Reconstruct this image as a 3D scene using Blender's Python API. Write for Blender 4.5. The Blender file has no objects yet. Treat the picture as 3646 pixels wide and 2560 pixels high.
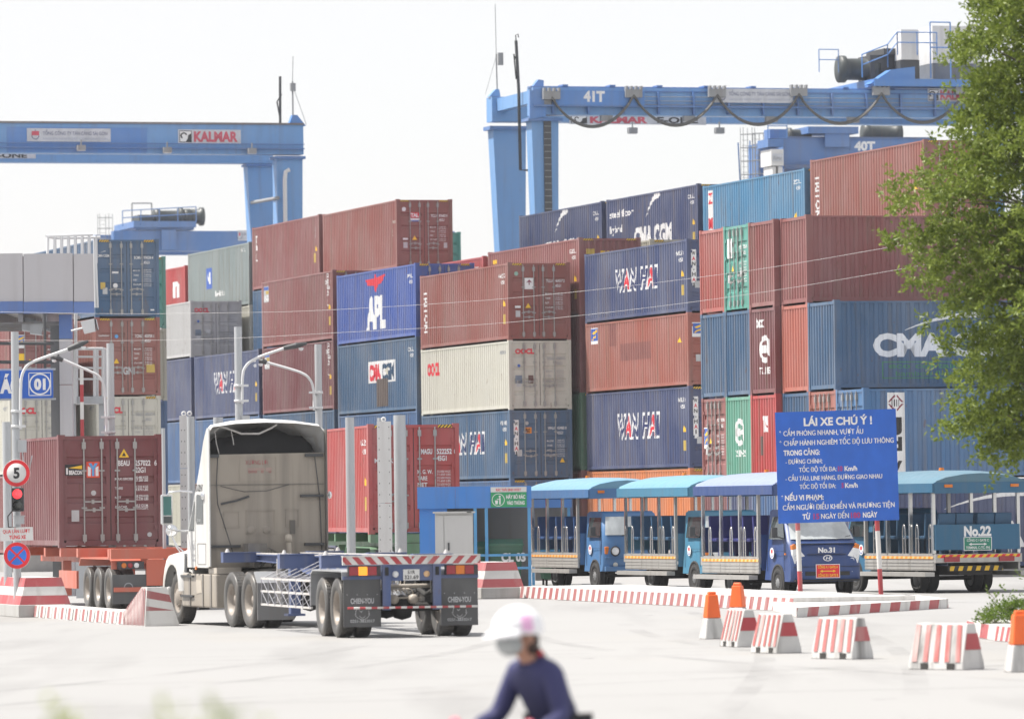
import bpy, bmesh, math, random
from mathutils import Vector, Matrix
random.seed(7)
S = bpy.context.scene
COL = S.collection
R = math.radians
PI = math.pi

# ---------------------------------------------------------------- camera
FPX, PITCH, ROLL, CAMH = 20458.0, math.atan(520 / 20458.0), 0.0128, 2.2   # focal length in photo pixels
cam = bpy.data.cameras.new('camera'); camo = bpy.data.objects.new('camera', cam); COL.objects.link(camo)
cam.sensor_fit = 'HORIZONTAL'; cam.sensor_width = 36; cam.lens = FPX / 3646 * 36
cam.clip_start = 1; cam.clip_end = 6000
camo.matrix_world = Matrix.Translation((0, 0, CAMH)) @ Matrix.Rotation(PI / 2 + PITCH, 4, 'X') @ Matrix.Rotation(-ROLL, 4, 'Z')
cam.dof.use_dof = True; cam.dof.focus_distance = 142; cam.dof.aperture_fstop = 3.2
S.camera = camo

# ---------------------------------------------------------------- light
SUN_DIR = Vector((-0.50, 0.07, 0.86)).normalized()       # towards the sun: high, from the left, a touch behind the scene
sun_el = math.asin(SUN_DIR.z); sun_az = math.atan2(SUN_DIR.x, SUN_DIR.y)
w = bpy.data.worlds.new('World'); S.world = w; w.use_nodes = True
nt = w.node_tree; bg = nt.nodes['Background']
sky = nt.nodes.new('ShaderNodeTexSky'); sky.sky_type = 'NISHITA'; sky.sun_disc = False
sky.sun_elevation = sun_el; sky.sun_rotation = sun_az
sky.air_density = 1.0; sky.dust_density = 1.5; sky.ozone_density = 1.0
# a thin bright cloud veil over the whole sky, a little uneven
_tc = nt.nodes.new('ShaderNodeTexCoord'); _mp = nt.nodes.new('ShaderNodeMapping'); _mp.inputs['Scale'].default_value = (1, 1, 2.5)
_nz = nt.nodes.new('ShaderNodeTexNoise'); _nz.inputs['Scale'].default_value = 4; _nz.inputs['Detail'].default_value = 6
nt.links.new(_tc.outputs['Generated'], _mp.inputs[0]); nt.links.new(_mp.outputs[0], _nz.inputs['Vector'])
_rg = nt.nodes.new('ShaderNodeMapRange'); _rg.inputs[1].default_value = 0.3; _rg.inputs[2].default_value = 0.7; _rg.inputs[3].default_value = 0.80; _rg.inputs[4].default_value = 0.95
nt.links.new(_nz.outputs[0], _rg.inputs[0])
_mx = nt.nodes.new('ShaderNodeMix'); _mx.data_type = 'RGBA'; nt.links.new(_rg.outputs[0], _mx.inputs[0])
nt.links.new(sky.outputs[0], _mx.inputs[6]); _mx.inputs[7].default_value = (4.2, 4.12, 4.15, 1)
nt.links.new(_mx.outputs[2], bg.inputs[0]); bg.inputs[1].default_value = 0.15
sl = bpy.data.lights.new('sun', 'SUN'); sl.energy = 5.0; sl.angle = R(0.6); sl.color = (1, 0.95, 0.88)
so = bpy.data.objects.new('sun', sl); COL.objects.link(so); so.location = (-60, 60, 90)
so.rotation_euler = SUN_DIR.to_track_quat('Z', 'Y').to_euler()
S.view_settings.view_transform = 'Standard'; S.view_settings.look = 'None'
S.view_settings.exposure = 0.66; S.view_settings.gamma = 1; S.view_settings.use_curve_mapping = False
S.cycles.max_bounces = 6

# ---------------------------------------------------------------- picture -> place
SC = 3646 / 2296.0
def ray(dx, dy):
    X, Y = dx * SC - 1823, dy * SC - 1280
    c, s = math.cos(ROLL), math.sin(ROLL)
    u, v = X * c - Y * s, X * s + Y * c
    return Vector((u, FPX * math.cos(PITCH) + v * math.sin(PITCH), FPX * math.sin(PITCH) - v * math.cos(PITCH)))
def at(dx, dy, Y):                                        # point at depth Y on the sight line
    r = ray(dx, dy); k = Y / r.y
    return Vector((r.x * k, Y, CAMH + r.z * k))
def gnd(dx, dy, z=0.0):                                   # point where the sight line meets the ground
    r = ray(dx, dy); k = (z - CAMH) / r.z
    return Vector((r.x * k, r.y * k, z))

# ---------------------------------------------------------------- materials
MATS = {}
def new_mat(name):
    m = bpy.data.materials.new(name); m.use_nodes = True
    return m, m.node_tree, m.node_tree.nodes['Principled BSDF']
def ramp(nt, src, a, b):
    r = nt.nodes.new('ShaderNodeMapRange'); r.inputs[1].default_value = a; r.inputs[2].default_value = b
    nt.links.new(src, r.inputs[0]); return r.outputs[0]
def noise(nt, scale, vec=(1, 1, 1), detail=4.0, coord='pos', off=(0, 0, 0)):
    if coord == 'pos':
        g = nt.nodes.new('ShaderNodeNewGeometry').outputs['Position']
    else:
        g = nt.nodes.new('ShaderNodeTexCoord').outputs['Object']
    mp = nt.nodes.new('ShaderNodeMapping'); mp.inputs['Scale'].default_value = vec; mp.inputs['Location'].default_value = off
    nt.links.new(g, mp.inputs[0])
    n = nt.nodes.new('ShaderNodeTexNoise'); n.inputs['Scale'].default_value = scale; n.inputs['Detail'].default_value = detail
    nt.links.new(mp.outputs[0], n.inputs['Vector']); return n.outputs[0]
def mixc(nt, fac, a, b):
    m = nt.nodes.new('ShaderNodeMix'); m.data_type = 'RGBA'
    def put(i, v):
        if isinstance(v, tuple): m.inputs[i].default_value = (*v[:3], 1)
        else: nt.links.new(v, m.inputs[i])
    if isinstance(fac, (int, float)): m.inputs[0].default_value = fac
    else: nt.links.new(fac, m.inputs[0])
    put(6, a); put(7, b); return m.outputs[2]
def mul(nt, a, k):
    m = nt.nodes.new('ShaderNodeMath'); m.operation = 'MULTIPLY'; nt.links.new(a, m.inputs[0])
    if isinstance(k, (int, float)): m.inputs[1].default_value = k
    else: nt.links.new(k, m.inputs[1])
    return m.outputs[0]
def plain(name, col, rough=0.5, metal=0.0, var=0.12, spec=0.5, emit=None):
    """one colour with a soft uneven tone"""
    if name in MATS: return MATS[name]
    m, nt, p = new_mat(name)
    n = noise(nt, 3.0, (1, 1, 0.6), 5)
    lo = tuple(c * (1 - var) for c in col); hi = tuple(min(1, c * (1 + var)) for c in col)
    nt.links.new(mixc(nt, ramp(nt, n, 0.3, 0.7), lo, hi), p.inputs['Base Color'])
    p.inputs['Roughness'].default_value = rough; p.inputs['Metallic'].default_value = metal
    p.inputs['Specular IOR Level'].default_value = spec
    if emit: p.inputs['Emission Color'].default_value = (*emit[0], 1); p.inputs['Emission Strength'].default_value = emit[1]
    MATS[name] = m; return m
def weathered(name, col, dirt=(0.16, 0.13, 0.10), dirt_amt=0.42, rust=0.45, rough=0.55, fade=0.42, metal=0.0):
    """paint on steel: faded patches, streaks running down, specks of rust"""
    if name in MATS: return MATS[name]
    m, nt, p = new_mat(name)
    big = ramp(nt, noise(nt, 0.55, (1, 1, 0.7), 3), 0.35, 0.75)
    pale = tuple(c + (0.42 - c) * fade * 0.6 for c in col)
    c1 = mixc(nt, mul(nt, big, 0.8), col, pale)
    streak = ramp(nt, noise(nt, 2.6, (1.6, 1.6, 0.10), 6, off=(3, 1, 0)), 0.50, 0.70)
    c2 = mixc(nt, mul(nt, streak, dirt_amt), c1, dirt)
    patch = ramp(nt, noise(nt, 1.1, (1, 1, 0.5), 6, off=(9, 4, 2)), 0.60, 0.68)
    c3 = mixc(nt, mul(nt, patch, dirt_amt * 0.7), c2, tuple(c * 0.72 for c in col))
    sp = ramp(nt, noise(nt, 7.5, (1, 1, 0.35), 7, off=(1, 7, 5)), 0.66, 0.72)
    c4 = mixc(nt, mul(nt, sp, rust), c3, (0.13, 0.055, 0.03))
    nt.links.new(c4, p.inputs['Base Color'])
    nt.links.new(ramp(nt, noise(nt, 4, (1, 1, .3), 4), -0.6, 1.9), p.inputs['Roughness'])
    p.inputs['Roughness'].default_value = rough; p.inputs['Metallic'].default_value = metal
    p.inputs['Specular IOR Level'].default_value = 0.35
    bp = nt.nodes.new('ShaderNodeBump'); bp.inputs['Strength'].default_value = 0.35; bp.inputs['Distance'].default_value = 0.03      # dents and ripples
    nt.links.new(noise(nt, 1.6, (1, 1, 1), 3, off=(5, 5, 5)), bp.inputs['Height']); nt.links.new(bp.outputs[0], p.inputs['Normal'])
    MATS[name] = m; return m

# ---------------------------------------------------------------- mesh building
class MB:
    def __init__(s): s.v = []; s.f = []; s.M = Matrix.Identity(4); s.smooth = []
    def add(s, vs, fs, sm=False):
        b = len(s.v); s.v += [tuple(s.M @ Vector(v)) for v in vs]; s.f += [tuple(b + i for i in f) for f in fs]
        s.smooth += [sm] * len(fs); return s
    def box(s, x0, x1, y0, y1, z0, z1):
        if x0 > x1: x0, x1 = x1, x0
        if y0 > y1: y0, y1 = y1, y0
        if z0 > z1: z0, z1 = z1, z0
        return s.add([(x0,y0,z0),(x1,y0,z0),(x1,y1,z0),(x0,y1,z0),(x0,y0,z1),(x1,y0,z1),(x1,y1,z1),(x0,y1,z1)],
                     [(0,3,2,1),(4,5,6,7),(0,1,5,4),(1,2,6,5),(2,3,7,6),(3,0,4,7)])
    def frustum(s, b, t, z0, z1):
        """b, t: (x0,x1,y0,y1) rectangles at z0 and z1"""
        return s.add([(b[0],b[2],z0),(b[1],b[2],z0),(b[1],b[3],z0),(b[0],b[3],z0),(t[0],t[2],z1),(t[1],t[2],z1),(t[1],t[3],z1),(t[0],t[3],z1)],
                     [(0,3,2,1),(4,5,6,7),(0,1,5,4),(1,2,6,5),(2,3,7,6),(3,0,4,7)])
    def tube(s, p0, p1, r, n=8, r2=None, caps=True):
        p0, p1 = Vector(p0), Vector(p1); d = p1 - p0
        if d.length < 1e-9: return s
        q = d.to_track_quat('Z', 'Y'); r2 = r if r2 is None else r2
        vs = []
        for k in range(n):
            a = 2 * PI * k / n; o = q @ Vector((math.cos(a), math.sin(a), 0)); vs.append(p0 + o * r)
        for k in range(n):
            a = 2 * PI * k / n; o = q @ Vector((math.cos(a), math.sin(a), 0)); vs.append(p1 + o * r2)
        s.add(vs, [(k, (k+1) % n, n + (k+1) % n, n + k) for k in range(n)], n > 5)
        if caps: s.add(vs, [tuple(range(n))[::-1], tuple(range(n, 2*n))])
        return s
    def pipe(s, pts, r, n=6, closed=False):
        pts = [Vector(p) for p in pts]; m = len(pts); vs = []; prev = None
        for i, p in enumerate(pts):
            if closed: t = pts[(i+1) % m] - pts[i-1]
            else: t = pts[min(i+1, m-1)] - pts[max(i-1, 0)]
            t.normalize()
            if prev is None: u = t.orthogonal().normalized()
            else: u = (prev - t * prev.dot(t)).normalized()
            prev = u; wv = t.cross(u)
            rr = r[i] if isinstance(r, (list, tuple)) else r
            vs += [p + (u * math.cos(2*PI*k/n) + wv * math.sin(2*PI*k/n)) * rr for k in range(n)]
        fs = []
        for i in range(m if closed else m - 1):
            j = (i + 1) % m
            fs += [(i*n+k, i*n+(k+1) % n, j*n+(k+1) % n, j*n+k) for k in range(n)]
        s.add(vs, fs, True)
        if not closed: s.add(vs, [tuple(range(n))[::-1], tuple(range((m-1)*n, m*n))])
        return s
    def prism(s, poly, a0, a1, axis='y'):
        """poly: 2-D points; axis y -> (x,z) extruded along y; z -> (x,y); x -> (y,z)"""
        def P(p, a):
            return {'y': (p[0], a, p[1]), 'z': (p[0], p[1], a), 'x': (a, p[0], p[1])}[axis]
        n = len(poly)
        vs = [P(p, a0) for p in poly] + [P(p, a1) for p in poly]
        return s.add(vs, [tuple(range(n)), tuple(range(n, 2*n))[::-1]] + [(k, n+k, n+(k+1) % n, (k+1) % n) for k in range(n)])
    def lathe(s, prof, p0, axis, n=24, a0=0, a1=2*PI):
        """prof: (radius, distance along the axis)"""
        p0 = Vector(p0); q = Vector(axis).to_track_quat('Z', 'Y'); vs = []; full = abs(a1 - a0 - 2*PI) < 1e-6
        m = n if full else n + 1
        for r, h in prof:
            for k in range(m):
                a = a0 + (a1 - a0) * k / n; vs.append(p0 + q @ Vector((r*math.cos(a), r*math.sin(a), h)))
        fs = []
        for i in range(len(prof) - 1):
            for k in range(n):
                j = (k + 1) % m; fs.append((i*m+k, i*m+j, (i+1)*m+j, (i+1)*m+k))
        return s.add(vs, fs, True)
    def quad(s, a, b, c, d): return s.add([a, b, c, d], [(0, 1, 2, 3)])
    def mesh(s, name):
        me = bpy.data.meshes.new(name); me.from_pydata(s.v, [], s.f); me.update()
        bm = bmesh.new(); bm.from_mesh(me)
        bmesh.ops.recalc_face_normals(bm, faces=bm.faces); bm.to_mesh(me); bm.free()
        if any(s.smooth):
            for p, sm in zip(me.polygons, s.smooth): p.use_smooth = sm
        return me
    def build(s, name, mat, parent=None, bevel=0.0):
        return obj(name, s.mesh(name), mat, parent, bevel)
def obj(name, me, mat, parent=None, bevel=0.0):
    o = bpy.data.objects.new(name, me); COL.objects.link(o)
    if len(me.materials) == 0: me.materials.append(None)
    o.material_slots[0].link = 'OBJECT'; o.material_slots[0].material = mat
    if parent is not None: o.parent = parent
    if bevel:
        b = o.modifiers.new('bevel', 'BEVEL'); b.width = bevel; b.segments = 2; b.limit_method = 'ANGLE'
    return o
def B(): return MB()
def tag(o, label=None, cat=None, group=None, kind=None):
    if label: o['label'] = label
    if cat: o['category'] = cat
    if group: o['group'] = group
    if kind: o['kind'] = kind
    return o
def thing(name, label, cat, loc=(0, 0, 0), rz=0.0, group=None):
    o = bpy.data.objects.new(name, None); COL.objects.link(o); o.empty_display_size = 0.2
    o.location = loc; o.rotation_euler = (0, 0, rz); return tag(o, label, cat, group)
def copy_tree(o, parent=None):
    c = o.copy(); COL.objects.link(c); c.parent = parent
    for ch in list(o.children): copy_tree(ch, c)
    return c

# ---------------------------------------------------------------- lettering (flat print as thin real geometry)
_TXT = {}
def text2d(body, bold=0.0):
    """triangles of a text, 1 unit cap height roughly, left aligned at 0; returns verts, faces, width"""
    key = (body, bold)
    if key in _TXT: return _TXT[key]
    if bold > 0 and any(ch in body for ch in 'ÓĐỢỘ'):
        vs, fs, w0 = text2d(body, 0.0); V, F = [], []
        for q, dx in enumerate((-bold, 0.0, bold)):
            b = len(V); V += [(x + dx, y, i + q * 2) for x, y, i in vs]; F += [tuple(b + k for k in f) for f in fs]
        _TXT[key] = (V, F, w0 + bold); return _TXT[key]
    cu = bpy.data.curves.new('lettering', 'FONT'); cu.body = body; cu.size = 1.0; cu.resolution_u = 3
    cu.offset = bold
    o = bpy.data.objects.new('lettering', cu); COL.objects.link(o)
    dg = bpy.context.evaluated_depsgraph_get(); me = bpy.data.meshes.new_from_object(o.evaluated_get(dg))
    vs = [(v.co.x / 0.7, v.co.y / 0.7) for v in me.vertices]; fs = [tuple(p.vertices) for p in me.polygons]
    bpy.data.objects.remove(o); bpy.data.curves.remove(cu); bpy.data.meshes.remove(me)
    # islands get a hair of depth each, so overlapping strokes never share a plane
    par = list(range(len(vs)))
    def find(a):
        while par[a] != a: par[a] = par[par[a]]; a = par[a]
        return a
    for f in fs:
        for i in f[1:]: par[find(i)] = find(f[0])
    ids = {}; isl = [ids.setdefault(find(i), len(ids)) for i in range(len(vs))]
    x0 = min([v[0] for v in vs] or [0]); x1 = max([v[0] for v in vs] or [1])
    vs = [(v[0] - x0, v[1], isl[k]) for k, v in enumerate(vs)]
    _TXT[key] = (vs, fs, x1 - x0); return _TXT[key]
class Print:
    """collects flat shapes on a face given by origin, u, v, n vectors; optional relief(u) = depth of a corrugated face"""
    def __init__(s, o, u, n, relief=None, breaks=None, up=(0, 0, 1), lift=0.003):
        s.o, s.u, s.n, s.up = Vector(o), Vector(u), Vector(n), Vector(up)
        s.relief, s.breaks, s.lift = relief, breaks, lift; s.layers = {}
    def _put(s, key, vs, fs, merge=True):
        if vs: s.layers.setdefault(key, []).append((list(vs), list(fs), merge))
    def _clusters(s, calls, gap=0.16):
        box = [(min(v[0] for v in c[0]), max(v[0] for v in c[0]), min(v[1] for v in c[0]), max(v[1] for v in c[0])) for c in calls]
        par = list(range(len(calls)))
        def find(a):
            while par[a] != a: a = par[a]
            return a
        for i in range(len(calls)):
            for j in range(i):
                if calls[i][2] and calls[j][2]:
                    p, q = box[i], box[j]
                    if p[0] - gap < q[1] and q[0] - gap < p[1] and p[2] - gap < q[3] and q[2] - gap < p[3]: par[find(i)] = find(j)
        out = {}
        for i, (vs, fs, _) in enumerate(calls):
            V, F = out.setdefault(find(i), ([], [])); b = len(V); V.extend(vs); F.extend([tuple(b + k for k in f) for f in fs])
        return list(out.values())
    def text(s, key, body, u, v, h, width=None, bold=0.0, align='l', slant=0.0, lift=0.0, vertical=False, rot=0):
        if vertical:
            V, F = [], []
            for i, ch in enumerate(body):
                if ch == ' ': continue
                vs, fs, w0 = text2d(ch, bold); b = len(V)
                V += [(u - w0 * h / 2 + x * h, v - i * h * 1.18 + y * h, lift) for x, y, k in vs]; F += [tuple(b + q for q in f) for f in fs]
            s._put(key, V, F); return
        vs, fs, w0 = text2d(body, bold); k = h
        kx = (width / w0) if width else h
        off = {'l': 0, 'c': -w0 * kx / 2, 'r': -w0 * kx}[align]
        if rot:
            c, sn = math.cos(rot), math.sin(rot)
            P = [(u + (x*kx+off) * c - y*k * sn, v + (x*kx+off) * sn + y*k * c, lift + (i % 7) * 0.0004) for x, y, i in vs]
        else:
            P = [(u + off + x * kx + y * k * slant, v + y * k, lift + (i % 7) * 0.0004) for x, y, i in vs]
        s._put(key, P, fs)
    def poly(s, key, pts, lift=0.0, merge=True):
        s._put(key, [(p[0], p[1], lift) for p in pts], [tuple(range(len(pts)))], merge)
    def rect(s, key, u0, u1, v0, v1, lift=0.0): s.poly(key, [(u0, v0), (u1, v0), (u1, v1), (u0, v1)], lift)
    def ring(s, key, u, v, r0, r1, a0=0, a1=2*PI, n=20, lift=0.0, sx=1.0):
        P = []; 
        for k in range(n + 1):
            a = a0 + (a1 - a0) * k / n
            P += [(u + r0 * sx * math.cos(a), v + r0 * math.sin(a), lift), (u + r1 * sx * math.cos(a), v + r1 * math.sin(a), lift)]
        s._put(key, P, [(2*k, 2*k+1, 2*k+3, 2*k+2) for k in range(n)])
    def disc(s, key, u, v, r, n=20, lift=0.0, sx=1.0):
        s.poly(key, [(u + r * sx * math.cos(2*PI*k/n), v + r * math.sin(2*PI*k/n)) for k in range(n)], lift)
    def stripes(s, keys, u0, u1, v0, v1, n, slant, lift=0.0, merge=True):
        """n slanted stripes clipped to a rectangle, keys cycle"""
        h = v1 - v0; wd = (u1 - u0) / n; sh = slant * h; K = int(abs(sh) / wd) + 2
        for k in range(-K, n + K):
            key = keys[k % len(keys)]
            if key is None: continue
            a, b = u0 + k * wd - sh / 2, u0 + (k + 1) * wd - sh / 2
            P = [(a, v0), (b, v0), (b + sh, v1), (a + sh, v1)]
            for lim, sg in ((u0, 1), (u1, -1)):
                Q = []
                for i in range(len(P)):
                    p, q = P[i], P[(i + 1) % len(P)]; ip, iq = sg*(p[0]-lim) >= 0, sg*(q[0]-lim) >= 0
                    if ip: Q.append(p)
                    if ip != iq: t = (lim - p[0]) / (q[0] - p[0]); Q.append((lim, p[1] + t * (q[1] - p[1])))
                P = Q
                if len(P) < 3: break
            if len(P) >= 3: s.poly(key, P, lift, merge)
    def build(s, parent, mats, name='lettering'):
        out = []
        for key, vs, fs in [(k, V, F) for k, calls in s.layers.items() for V, F in s._clusters(calls)]:
            me = bpy.data.meshes.new(name); me.from_pydata(vs, [], fs); me.update()
            bm = bmesh.new(); bm.from_mesh(me)
            if s.relief:
                us = [v[0] for v in vs]; lo, hi = min(us), max(us)
                bmesh.ops.triangulate(bm, faces=bm.faces)
                for x in s.breaks:
                    if lo < x < hi: bmesh.ops.bisect_plane(bm, geom=bm.verts[:] + bm.edges[:] + bm.faces[:], plane_co=(x, 0, 0), plane_no=(1, 0, 0), dist=1e-5)
            for v in bm.verts:
                c = v.co.copy(); d = s.relief(c.x) if s.relief else 0.0
                v.co = s.o + s.u * c.x + s.up * c.y + s.n * (c.z + s.lift + d)
            bm.normal_update()
            for f in bm.faces:
                if f.normal.dot(s.n) < 0: f.normal_flip()
            bm.to_mesh(me); bm.free()
            nm = name if isinstance(key, str) and not key.startswith('*') else 'sticker'
            out.append(obj(nm, me, mats[key], parent))
        return out
INK = {}
def ink(key, col, rough=0.5): INK[key] = plain('print_' + key, col, rough, var=0.10)
ink('white', (0.72, 0.72, 0.72)); ink('red', (0.60, 0.03, 0.05)); ink('navy', (0.02, 0.03, 0.12)); ink('black', (0.02, 0.02, 0.022))
ink('yellow', (0.80, 0.50, 0.03)); ink('orange', (0.75, 0.26, 0.02)); ink('grey', (0.30, 0.31, 0.33)); ink('blue', (0.05, 0.12, 0.42))
ink('green', (0.03, 0.30, 0.12)); ink('cream', (0.55, 0.53, 0.46)); ink('dark', (0.06, 0.06, 0.065)); ink('pale', (0.45, 0.46, 0.47))
ink('sky', (0.10, 0.32, 0.62)); ink('gold', (0.50, 0.36, 0.08)); ink('signblue', (0.012, 0.10, 0.46)); ink('signred', (0.66, 0.02, 0.03))
ink('ecogreen', (0.06, 0.22, 0.10)); ink('dimred', (0.30, 0.02, 0.10)); ink('brown', (0.12, 0.06, 0.05))
# ================================================================ ground
def ground_material():
    m, nt, p = new_mat('bleached_concrete')  # sun-bleached concrete, the paving's own pale grey
    a = ramp(nt, noise(nt, 0.05, (1, 0.35, 1), 5), 0.3, 0.7)
    c = mixc(nt, a, (0.265, 0.264, 0.262), (0.315, 0.314, 0.312))
    t = ramp(nt, noise(nt, 0.5, (1, 0.10, 1), 6, off=(2, 5, 0)), 0.52, 0.72)      # long scuffs along the lanes
    c = mixc(nt, mul(nt, t, 0.6), c, (0.185, 0.183, 0.181))
    g = ramp(nt, noise(nt, 30, (1, 1, 1), 3), 0.35, 0.7)
    c = mixc(nt, mul(nt, g, 0.2), c, (0.20, 0.197, 0.194))
    d = ramp(nt, noise(nt, 0.22, (1, 0.25, 1), 5, off=(8, 1, 0)), 0.58, 0.66)      # dusty beige drifts
    c = mixc(nt, mul(nt, d, 0.30), c, (0.30, 0.285, 0.26))
    s = ramp(nt, noise(nt, 1.3, (1, 0.5, 1), 7, off=(4, 9, 0)), 0.71, 0.76)      # oil spots
    c = mixc(nt, mul(nt, s, 0.5), c, (0.12,0.118,0.115))
    nt.links.new(c, p.inputs['Base Color']); p.inputs['Roughness'].default_value = 0.85
    return m
MG = ground_material()
gm = B(); gm.quad((-2500, -600, 0), (2500, -600, 0), (2500, 4500, 0), (-2500, 4500, 0))
tag(gm.build('ground', MG), kind='structure')
# saw-cut joints and dark tyre lines on the apron, a few millimetres proud
MJ = plain('joint_filler', (0.19, 0.186, 0.18), 0.9)
jm = B()
def strip(mb, p, q, wd, z):
    p, q = Vector(p), Vector(q); d = (q - p).normalized(); n = Vector((-d.y, d.x, 0)) * wd / 2
    mb.quad((*(p - n).xy, z), (*(q - n).xy, z), (*(q + n).xy, z), (*(p + n).xy, z))
for Y in (66, 74.5, 83, 91.5, 100, 108.5):
    strip(jm, (-30, Y - 8, 0), (30, Y + 8, 0), 0.03, 0.004)
tag(jm.build('paving_joints', MJ), kind='structure')
tmat, tnt, tp = new_mat('tyre_marks'); tp.inputs['Base Color'].default_value = (0.10, 0.098, 0.096, 1); tp.inputs['Roughness'].default_value = .9
_tb = tnt.nodes.new('ShaderNodeBsdfTransparent'); _tm = tnt.nodes.new('ShaderNodeMixShader'); tnt.links.new(mul(tnt, ramp(tnt, noise(tnt, .8, (1, .3, 1), 6), .42, .75), .17), _tm.inputs[0])
tnt.links.new(_tb.outputs[0], _tm.inputs[1]); tnt.links.new(tp.outputs[0], _tm.inputs[2]); tnt.links.new(_tm.outputs[0], tnt.nodes['Material Output'].inputs[0])
tk = B()
for (x0, y0, dx, dy, cv) in ((-9, 62, 7, 42, 2.0), (-7, 62, 7, 42, 2.0), (12, 60, -10, 46, -3), (10.1, 60, -10, 46, -3), (-14, 84, 26, 6, 2), (-14, 82, 27, 6, 2), (2, 58, 1.5, 60, 1), (4, 58, 1.4, 60, 1), (-4, 66, 24, 24, -2), (-4, 64.2, 25, 24, -2)):
    pts = [Vector((x0 + dx * t + cv * math.sin(PI * t), y0 + dy * t, 0)) for t in [k / 14 for k in range(15)]]
    for p, q in zip(pts, pts[1:]): strip(tk, p, q, .30, 0.006 + .0006 * (len(tk.f) // 14))
tag(tk.build('tyre_marks', tmat), kind='structure')

# ================================================================ shipping containers
W_, HC, ST, L40, L20 = 2.438, 2.896, 2.591, 12.192, 6.058
PAINT = {}
def paint(key, col, **k):
    g = .3 * col[0] + .5 * col[1] + .2 * col[2]; col = tuple(c + (g - c) * .10 for c in col)      # sun-faded
    PAINT[key] = weathered('paint_' + key, col, **k)
paint('maroon', (0.235, 0.070, 0.066)); paint('brown_red', (0.255, 0.075, 0.060)); paint('wine', (0.165, 0.040, 0.046))
paint('navy', (0.040, 0.060, 0.150)); paint('cma_blue', (0.040, 0.105, 0.205)); paint('deep_navy', (0.035, 0.045, 0.115))
paint('apl_blue', (0.030, 0.085, 0.36)); paint('cream', (0.52, 0.51, 0.44), dirt_amt=0.22); paint('steel_grey', (0.40, 0.40, 0.40), dirt_amt=0.2)
paint('slate', (0.19, 0.235, 0.235)); paint('teal', (0.05, 0.29, 0.235)); paint('red', (0.43, 0.035, 0.035)); paint('orange', (0.56, 0.17, 0.045))
paint('salmon', (0.31, 0.095, 0.070)); paint('coral', (0.42, 0.12, 0.085)); paint('light_blue', (0.055, 0.215, 0.39)); paint('rust_red', (0.27, 0.085, 0.065))
paint('tile_red', (0.36, 0.085, 0.070)); paint('mid_blue', (0.045, 0.12, 0.27)); paint('green', (0.05, 0.16, 0.10)); paint('beige', (0.42, 0.41, 0.33)); paint('jade', (0.09, 0.33, 0.235))
paint('beacon', (0.17, 0.040, 0.045), dirt_amt=0.2); paint('magu', (0.42, 0.05, 0.045), dirt_amt=0.2); paint('bright_blue', (0.05, 0.15, 0.32))
M_ROD = weathered('galvanised_rod', (0.34, 0.34, 0.33), dirt_amt=0.35, rust=0.5, metal=0.3)
M_CAST = weathered('corner_steel', (0.10, 0.055, 0.045), dirt_amt=0.4)
M_GASKET = plain('door_gasket', (0.03, 0.03, 0.03), 0.8)

def profile(length, pitch, a, b, depth, m):
    """trapezoid corrugation: list of (u, depth) break points from m to length-m"""
    n = int((length - 2 * m) / pitch); s0 = (length - n * pitch) / 2; pts = [(m, 0.0)] if s0 > m + 1e-4 else []
    for k in range(n):
        u = s0 + k * pitch
        pts += [(u, 0.0), (u + a, 0.0), (u + a + b, -depth), (u + pitch - b, -depth)]
    pts += [(s0 + n * pitch, 0.0)]
    if s0 > m + 1e-4: pts.append((length - m, 0.0))
    return pts
def relief_of(pts, off):
    us = [p[0] for p in pts]
    import bisect
    def f(u):
        i = bisect.bisect_right(us, u) - 1
        if i < 0 or i >= len(pts) - 1: return off
        (a, d), (b, e) = pts[i], pts[i + 1]
        return off + d + (e - d) * ((u - a) / (b - a) if b > a else 0)
    return f, us
_CM = {}
SIDE_IN, END_IN, DOOR_IN = 0.012, 0.03, 0.045
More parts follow.
